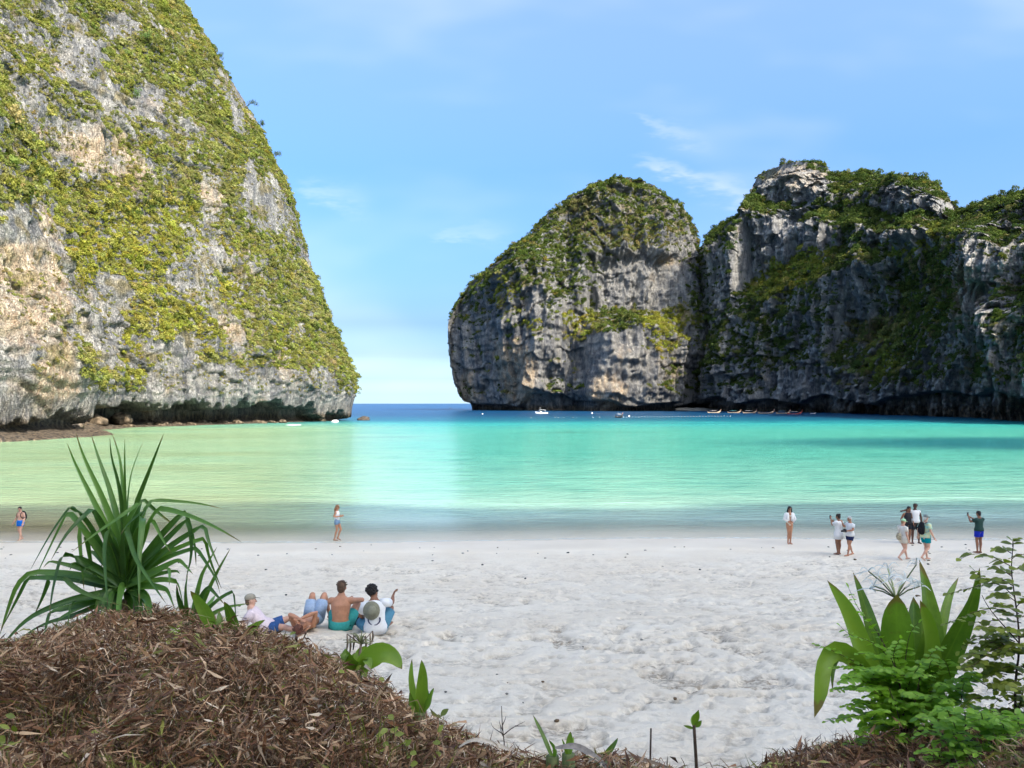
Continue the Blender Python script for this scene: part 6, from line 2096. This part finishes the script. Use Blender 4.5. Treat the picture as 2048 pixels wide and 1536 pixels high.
    for i in range(16):           # ring of lettering on the back of the tee
        a = math.radians(lerp(165, 375, i / 15))
        x, z = 0.0 + 0.105 * math.cos(a), 0.30 + 0.095 * math.sin(a)
        y = -0.165 + 0.35 * x * x - 0.02 * (0.4 - z) * 0
        pr.box(V3(x, -0.148 + 0.9 * x * x, z), (0.010, 0.012, 0.010), np.array(Matrix.Rotation(-(a - math.pi / 2), 3, 'Y')))
    P.part(pr, 'printed_letters', navy)
    hat_m = cloth('olive_hat', (0.23, 0.23, 0.17), 0.12)
    hc = V3(-0.045, -0.150, 0.46)
    ht = thing('sun_hat', 'olive brimmed hat hanging on the back of the white tee', 'hat', tuple(P.root.location))
    ht.scale = P.root.scale
    ax = nrm(V3(0.05, -1, 0.12))
    MB().tube([hc + ax * 0.0, hc + ax * 0.012], [(0.150, 0.165), (0.146, 0.160)], 20, side=V3(1, 0, 0)).build('brim', hat_m, ht)
    MB().tube([hc + ax * 0.008, hc + ax * 0.05, hc + ax * 0.085, hc + ax * 0.105], [(0.090, 0.10), (0.085, 0.095), (0.070, 0.080), (0.035, 0.042)], 16, side=V3(1, 0, 0)).build('crown', hat_m, ht)
    gb = on_ground(722, 1252)
    bg = thing('beach_bag', 'black bag lying beside the person in white tee', 'bag', gb)
    MB().tube([V3(-0.05, 0, 0.02), V3(0, 0.02, 0.12), V3(0.05, 0.03, 0.20)], [(0.10, 0.08), (0.11, 0.08), (0.05, 0.04)], 12, side=V3(1, 0, 0), round_ends=True).build('pouch', MATS['black_fabric'], bg)
    MB().tube(smooth_path([V3(0.0, 0, 0.2), V3(0.07, 0.0, 0.27), V3(0.13, 0.02, 0.15)], 8), [0.010] * 8, 6).build('strap', MATS['black_fabric'], bg)

    # --- lying on the back, head towards the camera, knees up
    g = seat(602, 1268)
    J = dict(pelvis=V3(0.06, 0.62, 0.12), waist=V3(0.05, 0.45, 0.12), chest=V3(0.03, 0.25, 0.135), neck=V3(0.0, 0.07, 0.135), head=V3(-0.01, -0.09, 0.15), face=V3(0, 0.25, 1), hipaxis=V3(1, 0, 0), shaxis=V3(1, 0, 0),
             knL=V3(-0.03, 0.92, 0.50), anL=V3(-0.06, 1.16, 0.075), knR=V3(0.19, 0.92, 0.50), anR=V3(0.24, 1.15, 0.075), toL=V3(-0.1, 1, 0), toR=V3(0.1, 1, 0), elL=V3(-0.20, 0.02, 0.36), wrL=V3(0.02, -0.08, 0.29), elR=V3(0.24, 0.10, 0.38), wrR=V3(0.03, -0.02, 0.31), hsL=V3(0, 0, 1), hsR=V3(0, 0, 1), calf=V3(0, 0.5, -0.5))
    P = Person('tanned person in light blue shorts lying with knees up and arms over the face', J, 'tan', g, 0.0, 1.04, 1.0, 0.009, 0.02)
    P.shorts('light_blue_shorts', cloth('pale_denim', (0.34, 0.44, 0.58), 0.12), 0.72, 1.10)
    P.hair(hair_m('auburn_hair', (0.14, 0.05, 0.03)), 'short')

    # --- reclining on one elbow
    g = seat(512, 1264)
    J = dict(pelvis=V3(0.20, 0.02, 0.12), waist=V3(0.10, 0.0, 0.20), chest=V3(-0.03, 0.0, 0.34), neck=V3(-0.10, 0.0, 0.48), head=V3(-0.11, 0.02, 0.60), face=V3(1, 0.45, -0.1), hipaxis=nrm(V3(0.1, -1, 0.1)), shaxis=nrm(V3(0.25, -1, 0)),
             knL=V3(0.56, 0.22, 0.22), anL=V3(0.92, 0.30, 0.08), knR=V3(0.54, -0.05, 0.13), anR=V3(0.88, -0.12, 0.08), toL=V3(0.6, 0.3, 0.8), toR=V3(0.6, -0.3, 0.7), soleL=V3(1, 0, -0.3), soleR=V3(1, -0.2, -0.3), elL=V3(-0.10, 0.24, 0.22), wrL=V3(0.06, 0.32, 0.08), elR=V3(-0.20, -0.20, 0.20), wrR=V3(-0.02, -0.30, 0.06), calf=V3(0, 0, -1))
    P = Person('person in beige cap and pale pink tee reclining on the sand', J, 'fair', g, 0.0, 1.0, 1.02, 0.009, 0.02)
    P.shirt('tee_shirt', cloth('pale_pink_tee', (0.72, 0.60, 0.62)), 0.58, 0.65, 1.06)
    P.shorts('denim_shorts', cloth('dark_denim', (0.035, 0.09, 0.24), 0.25), 0.72, 1.08)
    P.hair(br_hair, 'crop', True); P.cap(cloth('beige_cap', (0.34, 0.31, 0.24)))


build_people()

# ------------------------------------------------------------------ boats and buoys
def hull(L, W, Hh, bow, stern, m=14, bowlift=0.0, flare=0.75):
    """open-boat hull along +X, keel at z=-0.25; sheer rises to 'bow' and 'stern'"""
    mb = MB()
    V, Fc = [], []
    k = 9
    for i in range(m + 1):
        u = i / m
        x = (u - 0.5) * L
        w = W * 0.5 * max(0.03, (math.sin(math.pi * min(1, 0.12 + 0.88 * (1 - abs(2 * u - 0.9) ** 2.2 * 0.98))) if False else (1 - abs((u - 0.45) / 0.56) ** 2.6)))
        w = max(w, 0.03)
        sheer = Hh + bow * max(0, (u - 0.55) / 0.45) ** 2.2 + stern * max(0, (0.3 - u) / 0.3) ** 2
        keel = -0.25 + 0.9 * bow * max(0, (u - 0.80) / 0.20) ** 2
        for j in range(k):
            a = -1 + 2 * j / (k - 1)
            V.append((x, w * np.sign(a) * abs(a) ** flare, keel + (sheer - keel) * abs(a) ** 2.2))
    for i in range(m):
        for j in range(k - 1):
            Fc.append((i * k + j, (i + 1) * k + j, (i + 1) * k + j + 1, i * k + j + 1))
        Fc.append((i * k, i * k + k - 1, (i + 1) * k + k - 1, (i + 1) * k))     # deck
    Fc.append(tuple(range(k)))
    Fc.append(tuple(m * k + j for j in range(k - 1, -1, -1)))
    mb.add(V, Fc)
    return mb


def longtail(label, px, row, rot, length, hull_c, roof_c, ribbon_c, group, roof=True):
    d = H * F / (row - HY)
    p = at(px, row, d)
    root = thing('longtail_boat', label, 'boat', (p.x, p.y, 0.0), rot, group)
    s = length / 10.0
    root.scale = (s, s, s)
    mb = hull(10, 1.9, 0.55, 1.55, 0.35)
    mb.build('hull', hull_c, root)
    MB().tube([(4.75, 0, 1.7), (5.1, 0, 2.45), (5.25, 0, 2.9)], [(0.10, 0.16), (0.09, 0.14), (0.06, 0.08)], 8, side=(0, 1, 0)).build('prow', hull_c, root)
    MB().tube([(4.95, 0, 1.95), (5.12, 0, 2.4)], [0.24, 0.22], 8).build('bow_ribbon', ribbon_c, root)
    if roof:
        MB().tube([(-3.0, 0, 1.78), (-1.0, 0, 1.88), (1.6, 0, 1.85)], [(0.95, 0.07), (1.0, 0.09), (0.95, 0.07)], 10, side=(0, 1, 0)).build('canopy', roof_c, root)
        for x in (-2.8, 1.4):
            for y in (-0.8, 0.8):
                MB().tube([(x, y, 0.4), (x, y, 1.8)], [0.045, 0.045], 6).build('post', STEM, root)
    MB().tube([(-3.9, 0, 0.8), (-4.5, 0, 1.0), (-5.6, 0, 1.75)], [(0.25, 0.22), (0.2, 0.2), (0.04, 0.04)], 8).build('engine', plain('dark_engine', (0.05, 0.05, 0.055), 0.5, 0.3), root)
    for x in (-1.5, 0.2, 1.8):
        MB().box((x, 0, 0.62), (0.14, 0.8, 0.04)).build('thwart', hull_c, root)
    return root


def build_boats():
    wood = plain('varnished_wood', (0.36, 0.26, 0.18), 0.5, 0.25, 6)
    pale = plain('pale_wood', (0.52, 0.40, 0.27), 0.6, 0.2, 6)
    red = plain('red_paint', (0.42, 0.07, 0.05), 0.5, 0.2, 6)
    wht = plain('white_gelcoat', (0.80, 0.81, 0.82), 0.3, 0.04, 4)
    teal = plain('turquoise_awning', (0.10, 0.42, 0.46), 0.7, 0.15, 4)
    greyw = plain('pale_awning', (0.62, 0.58, 0.60), 0.7, 0.12, 4)
    pink = plain('pink_ribbon', (0.62, 0.28, 0.24), 0.7, 0.3, 4)
    blu = plain('blue_awning', (0.25, 0.45, 0.62), 0.7, 0.15, 4)
    grp = 'longtail boats moored below the cliff wall'
    longtail('pale wooden longtail boat with low white awning beside the far sandbar', 1428, 826, 0.05, 9.2, pale, greyw, pink, grp)
    longtail('wooden longtail boat with turquoise awning second from the far sandbar', 1468, 826.2, 0.0, 9.0, wood, teal, pink, grp)
    longtail('wooden longtail boat with pinkish white awning moored between two darker boats', 1499, 826.6, 0.08, 9.6, wood, greyw, pink, grp)
    longtail('open wooden longtail boat without awning moored off the cliff', 1532, 827.2, -0.05, 10.2, wood, greyw, pink, grp, roof=False)
    longtail('dark longtail boat with bright blue awning at the end of the row', 1566, 827.6, 0.1, 9.2, wood, blu, pink, grp)
    longtail('red hulled longtail boat at the far end of the moored row', 1589, 828.6, -0.12, 8.6, red, wht, red, grp)
    longtail('longtail boat seen bow on beside the line of floats', 1238, 835.5, -math.pi / 2 + 0.22, 9.0, wood, wht, pink, None)

    # white speedboat
    d = H * F / (827.5 - HY)
    p = at(1083, 827.5, d)
    root = thing('speedboat', 'white speedboat with a canopy off the domed island', 'boat', (p.x, p.y, 0), math.pi + 0.2)
    hull(8.2, 2.5, 0.85, 0.55, 0.05, flare=0.5).build('hull', wht, root)
    MB().tube([(-2.6, 0, 2.35), (0, 0, 2.5), (1.6, 0, 2.42)], [(1.0, 0.09), (1.05, 0.11), (0.9, 0.07)], 10, side=(0, 1, 0)).build('canopy', wht, root)
    for x in (-2.4, 1.3):
        for y in (-0.9, 0.9):
            MB().tube([(x, y, 0.7), (x, y, 2.4)], [0.05, 0.05], 6).build('post', wht, root)
    MB().box((1.5, 0, 1.35), (0.08, 0.95, 0.38), np.array(Matrix.Rotation(-0.5, 3, 'Y'))).build('windscreen', plain('tinted_glass', (0.03, 0.06, 0.08), 0.1, 0.1), root)
    MB().box((0.4, 0, 1.1), (0.5, 0.6, 0.35)).build('console', wht, root)
    MB().tube([(0.9, 0, 2.5), (0.9, 0, 4.2)], [0.06, 0.04], 6).build('mast', wht, root)
    for y in (-0.45, 0.45):
        MB().tube([(-4.2, y, 1.3), (-4.35, y, 0.4), (-4.3, y, -0.2)], [(0.22, 0.28), (0.2, 0.25), (0.1, 0.12)], 8).build('outboard', plain('black_plastic', (0.02, 0.02, 0.023), 0.35, 0.1), root)

    def small(label, px, row, L, m, rot):
        d = H * F / (row - HY)
        p = at(px, row, d)
        root = thing('dinghy', label, 'boat', (p.x, p.y, 0), rot)
        hull(L, L * 0.36, 0.45, 0.4, 0.05).build('hull', m, root)
        MB().box((-L * 0.15, 0, 0.5), (0.12, L * 0.15, 0.04)).build('thwart', m, root)
        MB().tube([(-L * 0.5, 0, 0.9), (-L * 0.53, 0, 0)], [(0.15, 0.18), (0.08, 0.1)], 8).build('outboard', MATS['black_plastic'], root)
    small('small grey dinghy lying alone under the shaded cliff wall', 1626, 828, 4.2, greyw, 0.3)
    small('tiny dark boat out on the blue water left of the domed island', 901, 816.6, 4.4, plain('dark_hull', (0.05, 0.06, 0.08), 0.5, 0.2), 0.4)
    small('small white boat at the foot of the domed island', 1229, 821.5, 5.0, wht, 0.1)

    # the floating line round the swimming area and a few mooring buoys
    mb = MB().tube([(-0.34, 0, 0), (-0.22, 0, 0), (0.22, 0, 0), (0.34, 0, 0)], [0.08, 0.24, 0.24, 0.08], 10, round_ends=True)
    mb.tube([(-0.03, 0, 0), (0.03, 0, 0)], [0.27, 0.27], 10)
    fm = mb.mesh('float', plain('weathered_float', (0.55, 0.56, 0.56), 0.6, 0.1, 4))
    sp = [(1062, 835.5), (1110, 835.2), (1117, 835.2), (1127, 835.2), (1146, 835.2), (1153, 835.4), (1186, 835.2), (1199, 835.2)]
    sp += [(1247 + 6.1 * i, 834.6 - 2.2 * (i / 35) + 0.25 * math.sin(i * 1.7)) for i in range(36)]
    for i, (px, row) in enumerate(sp):
        d = H * F / (row - HY)
        p = at(px, row, d)
        o = obj('float', fm, None, (p.x, p.y, 0.06), 'small white float on the line across the bay', 'float', 'floats on the swimming line')
        o.rotation_euler = (0, 0, random.uniform(-0.5, 0.5))
        o.scale = [random.uniform(0.5, 0.8)] * 3

    def buoy(label, px, row, r):
        d = H * F / (row - HY)
        p = at(px, row, d)
        root = thing('mooring_buoy', label, 'buoy', (p.x, p.y, 0))
        MB().ell((0, 0, r * 0.45), (r, r, r * 0.95), 14, 9).build('ball', wht, root)
        MB().tube([(0, 0, r * 1.25), (0, 0, r * 1.7)], [r * 0.16, r * 0.12], 8).build('ring', MATS['black_plastic'], root)
    buoy('round white mooring buoy beyond the line of floats', 1184, 827.6, 0.62)
    buoy('small white buoy between the speedboat and the headland gap', 965, 828.8, 0.42)
    buoy('white buoy with raised ring near the bow on longtail boat', 1258, 833.8, 0.5)


build_boats()


# ------------------------------------------------------------------ rocks
def rock_mesh(name, seed, flat=0.7, k=26, m=16, rough=0.32):
    V = []
    for i in range(m + 1):
        a = math.pi * i / m
        for j in range(k):
            b_ = 2 * math.pi * j / k
            V.append((math.sin(a) * math.cos(b_), math.sin(a) * math.sin(b_), math.cos(a)))
    V = np.array(V)
    d = 1 + rough * fbm(V * 1.3 + seed * 3.1, 3, seed) + 0.22 * fbm(V * 3.2 + seed, 3, seed + 4, ridged=True)
    V = V * d[:, None]
    V[:, 2] *= flat
    mb = MB()
    Fc = []
    for i in range(m):
        for j in range(k):
            Fc.append((i * k + j, (i + 1) * k + j, (i + 1) * k + (j + 1) % k, i * k + (j + 1) % k))
    mb.add(V, Fc)
    return mb


def reef_rock_mat():
    def b(t):
        g = t.n('ShaderNodeTexCoord').outputs['Object']
        n = t.noise(g, 1.6, 6, 0.65)
        n2 = t.noise(g, 6.0, 5, 0.65)
        c = t.ramp(n, [(0.34, (0.022, 0.018, 0.014)), (0.50, (0.10, 0.075, 0.05)), (0.64, (0.22, 0.165, 0.115)), (0.78, (0.36, 0.31, 0.25))])
        bp = t.n('ShaderNodeBump')
        bp.inputs['Strength'].default_value = 0.9
        bp.inputs['Distance'].default_value = 0.25
        t.set(bp.inputs['Height'], n2)
        return principled(t, c, 0.9, bp.outputs[0], 0.2)
    return mat('reef_rock', b)


def build_rocks():
    rm = reef_rock_mat()
    r = random.Random(31)
    d = H * F / (840.5 - HY)
    p = at(727, 840.5, d)
    root = thing('sea_rock', 'dark pointed rock standing in the water off the headland tip', 'rock', (p.x, p.y, 0))
    mb = rock_mesh('rock', 5, 0.55, rough=0.25)
    mb.v = [(x * 2.4 + (0.35 if z > 0.3 else 0), y * 2.0, (z + 0.15) * 2.0 if z > 0 else z) for x, y, z in mb.v]
    mb.build('rock', plain('dark_reef_rock', (0.075, 0.06, 0.048), 0.9, 0.6, 1.2, 0.8), root)
    meshes = [rock_mesh('boulder', 10 + i, (0.62, 0.75, 0.5, 0.85)[i], 22, 13).mesh('boulder', rm) for i in range(4)]
    rows_px = [-20, 0, 100, 200, 290, 400, 500, 600, 660]
    rows = [880, 878, 869, 859, 853.5, 850, 847.5, 845, 842.5]

    def boulder(px, inland, size, label, k, lift=0.0, grp=None):
        row = np.interp(px, rows_px, rows)
        d = H * F / (row - HY)
        p = at(px, row, d)
        out = nrm((p.x, p.y, 0))
        o = obj('boulder', meshes[k], None, (p.x + out[0] * inland - 0.6 * inland, p.y + out[1] * inland, lift), label, 'boulder', grp)
        o.scale = (size * r.uniform(0.9, 1.2), size * r.uniform(0.85, 1.15), size * r.uniform(0.8, 1.1))
        o.rotation_euler = (r.uniform(-.2, .2), r.uniform(-.2, .2), r.uniform(0, 6.28))
    boulder(212, 4.5, 3.0, 'large brown boulder lying below the bush filled gully', 0, 1.6)
    boulder(265, 5.0, 2.6, 'large upright brown boulder at the left end of the dark sea cave', 3, 1.9)
    boulder(150, 4.0, 3.2, 'broad flat topped brown rock under the near pillar', 2, 0.6)
    boulder(20, 1.0, 2.2, 'dark pitted reef rock at the foot of the near pillar', 1, 0.3)
    for i in range(58):
        px = r.uniform(-10, 655)
        boulder(px, r.uniform(-0.5, 5.0), r.uniform(0.5, 2.0) * r.uniform(0.7, 1), 'brown reef rock lying along the foot of the headland', r.randrange(4), r.uniform(-0.1, 0.35), 'reef rocks at the foot of the headland')
    for i in range(16):
        boulder(r.uniform(-15, 150), r.uniform(-1.5, 5.5), r.uniform(0.5, 1.5), 'dark reef rock on the low rock shelf under the near pillar', r.randrange(4), r.uniform(0.0, 0.7), 'reef rocks on the shelf under the near pillar')
    # white water against the rocks
    fo = plain('sea_foam', (0.82, 0.84, 0.84), 0.8, 0.05, 2)

    def foam(label, px, row, w, dpt, h):
        d = H * F / (row - HY)
        p = at(px, row, d)
        mb = rock_mesh('foam', 22, 1.0, 22, 10, 0.35)
        mb.v = [(x * w, y * dpt, max(z, -0.3) * h) for x, y, z in mb.v]
        mb.build('breaking_wave', fo, None, loc=(p.x, p.y, 0.05), label=label, cat='wave')
    foam('white burst of water against the tip of the headland', 669, 844.5, 1.25, 0.9, 0.75)
    foam('thin line of white foam along the foot of the headland', 586, 850.5, 2.2, 0.7, 0.18)
    foam('pale line of foam below the shaded cliff wall', 1935, 833.2, 5.0, 1.2, 0.35)
    # far sandbars below the walls
    sb = plain('far_sand', (0.36, 0.33, 0.28), 0.9, 0.15, 0.3)

    def bar(name, px, row, w, dpt, h, label):
        d = H * F / (row - HY)
        p = at(px, row, d)
        mb = rock_mesh('bar', 27, 1.0, 40, 12, 0.15)
        mb.v = [(x * w, y * dpt, z * h) for x, y, z in mb.v]
        mb.build(name, sb, None, loc=(p.x, p.y, 0.0), kind='structure', label=label, cat='sandbar')
    bar('sandbar', 1383, 821.6, 24, 10, 2.6, 'pale sandbar in the gap between the island and the wall')
    bar('sandbar', 1098, 820.6, 8.5, 6, 3.4, 'small pale scree slope in the sea cave of the island')
    # pebbles and bits of coral on the sand
    pm = [rock_mesh('pebble', 40 + i, 0.6, 10, 6).mesh('pebble', m) for i, m in enumerate((plain('dark_pebble', (0.05, 0.045, 0.04), 0.8, 0.3), plain('grey_pebble', (0.22, 0.20, 0.17), 0.8, 0.3), plain('brown_pebble', (0.14, 0.09, 0.05), 0.8, 0.3)))]
    for i in range(110):
        px = r.uniform(-20, 2060)
        row = r.choice([r.uniform(1089, 1112), r.uniform(1095, 1140), r.uniform(1130, 1520)])
        g = on_ground(px, row)
        if bank_w(np.array([g.x]), np.array([g.y]))[0] > 0.01:
            continue
        s = r.uniform(0.02, 0.05) if row < 1200 else r.uniform(0.008, 0.028)
        k = r.randrange(3)
        o = obj('pebble', pm[k], None, (g.x, g.y, g.z + s * 0.1), ('small dark pebble lying on the pale sand', 'small grey bit of coral lying on the pale sand', 'small brown shell fragment lying on the pale sand')[k], ('pebble', 'coral', 'shell')[k], ('dark pebbles on the sand', 'coral bits on the sand', 'shell fragments on the sand')[k])
        o.scale = (s * r.uniform(1, 1.6), s, s)
        o.rotation_euler = (0, 0, r.uniform(0, 6.28))


build_rocks()


# ------------------------------------------------------------------ single trees that stand out on the headland
def build_trees():
    Pd, N, PX, PY = LEFT
    leafm = plain('tree_leaf', (0.05, 0.085, 0.022), 0.6, 0.5, 1.5)
    leafm2 = plain('bright_tree_leaf', (0.085, 0.16, 0.03), 0.6, 0.5, 1.5)
    bark = plain('tree_bark', (0.16, 0.13, 0.10), 0.9, 0.3, 6)
    for k, (px, py, size, lean, m, label) in enumerate([
            (478, 207, 2.1, (1.7, -0.2, 0.7), leafm, 'dark leaning tree jutting out from the headland skyline against the sky'),
            (566, 312, 2.3, (1.0, -0.2, 0.9), leafm, 'round dark tree on the headland skyline below the leaning tree'),
            (512, 250, 2.0, (0.9, -0.2, 0.9), leafm, 'dark tree on the skyline just below the leaning tree'),
            (294, 82, 2.0, (0.4, -0.8, 0.8), leafm2, 'bright green round tree beside the bare rock high on the headland'),
            (278, 190, 1.8, (0.4, -0.8, 0.8), leafm2, 'green tree rooted above the grey slab on the headland'),
            (700, 752, 1.5, (1.1, -0.2, 0.8), leafm, 'small dark tree overhanging the tip of the headland'),
            (438, 110, 1.7, (0.9, -0.3, 0.8), leafm, 'dark tree at the top of the headland skyline')]):
        front = np.where(PY < 1e9, (PX - px) ** 2 + (PY - py) ** 2, 1e9)
        near = front < 60
        if 'sky' in label or 'tip' in label:
            band = (np.abs(PY - py) < 5) & (Pd[..., 1] > 200)
            i, j = np.unravel_index(np.argmax(np.where(band, PX, -1e9)), PX.shape)
        elif near.any():
            dist = np.where(near, Pd[..., 1], 1e9)
            i, j = np.unravel_index(np.argmin(dist), dist.shape)
        else:
            i, j = np.unravel_index(np.argmin(front), front.shape)
        p = Vector(Pd[i, j])
        root = thing('cliff_tree', label, 'tree', p)
        e = Vector(lean) * size * 0.85
        t = MB()
        t.tube([(0, 0, -0.4), e * 0.4 + Vector((0, 0, 0.1)), e], [0.16 * size / 2, 0.11 * size / 2, 0.06 * size / 2], 7)
        r = random.Random(k)
        for _ in range(4):
            q = e + Vector((r.uniform(-1, 1), r.uniform(-1, 1), r.uniform(0, 0.8))) * size * 0.6
            t.tube([e * 0.75, q], [0.05, 0.02], 5)
        t.build('trunk', bark, root)
        rn = np.random.default_rng(k)
        V, Fc = [], []
        lob = [np.array(e) + rn.normal(0, 0.42, 3) * size * np.array([1, 1, 0.6]) for _ in range(7)]
        for _ in range(420):
            c = lob[rn.integers(7)]
            dv = nrm(rn.normal(size=3))
            q = c + dv * size * 0.48 * rn.uniform(0.4, 1.0)
            nn = nrm(dv + rn.normal(0, 0.5, 3))
            a = nrm(np.cross(nn, rn.normal(size=3)))
            b_ = np.cross(nn, a)
            s = 0.17 * rn.uniform(0.7, 1.3)
            kk = len(V)
            V += [q - a * s, q - b_ * s * 0.5, q + a * s, q + b_ * s * 0.5]
            Fc.append((kk, kk + 1, kk + 2, kk + 3))
        me = mesh_np('crown', np.array(V), np.array(Fc), m, smooth=False)
        o = obj('crown', me, root)


build_trees()
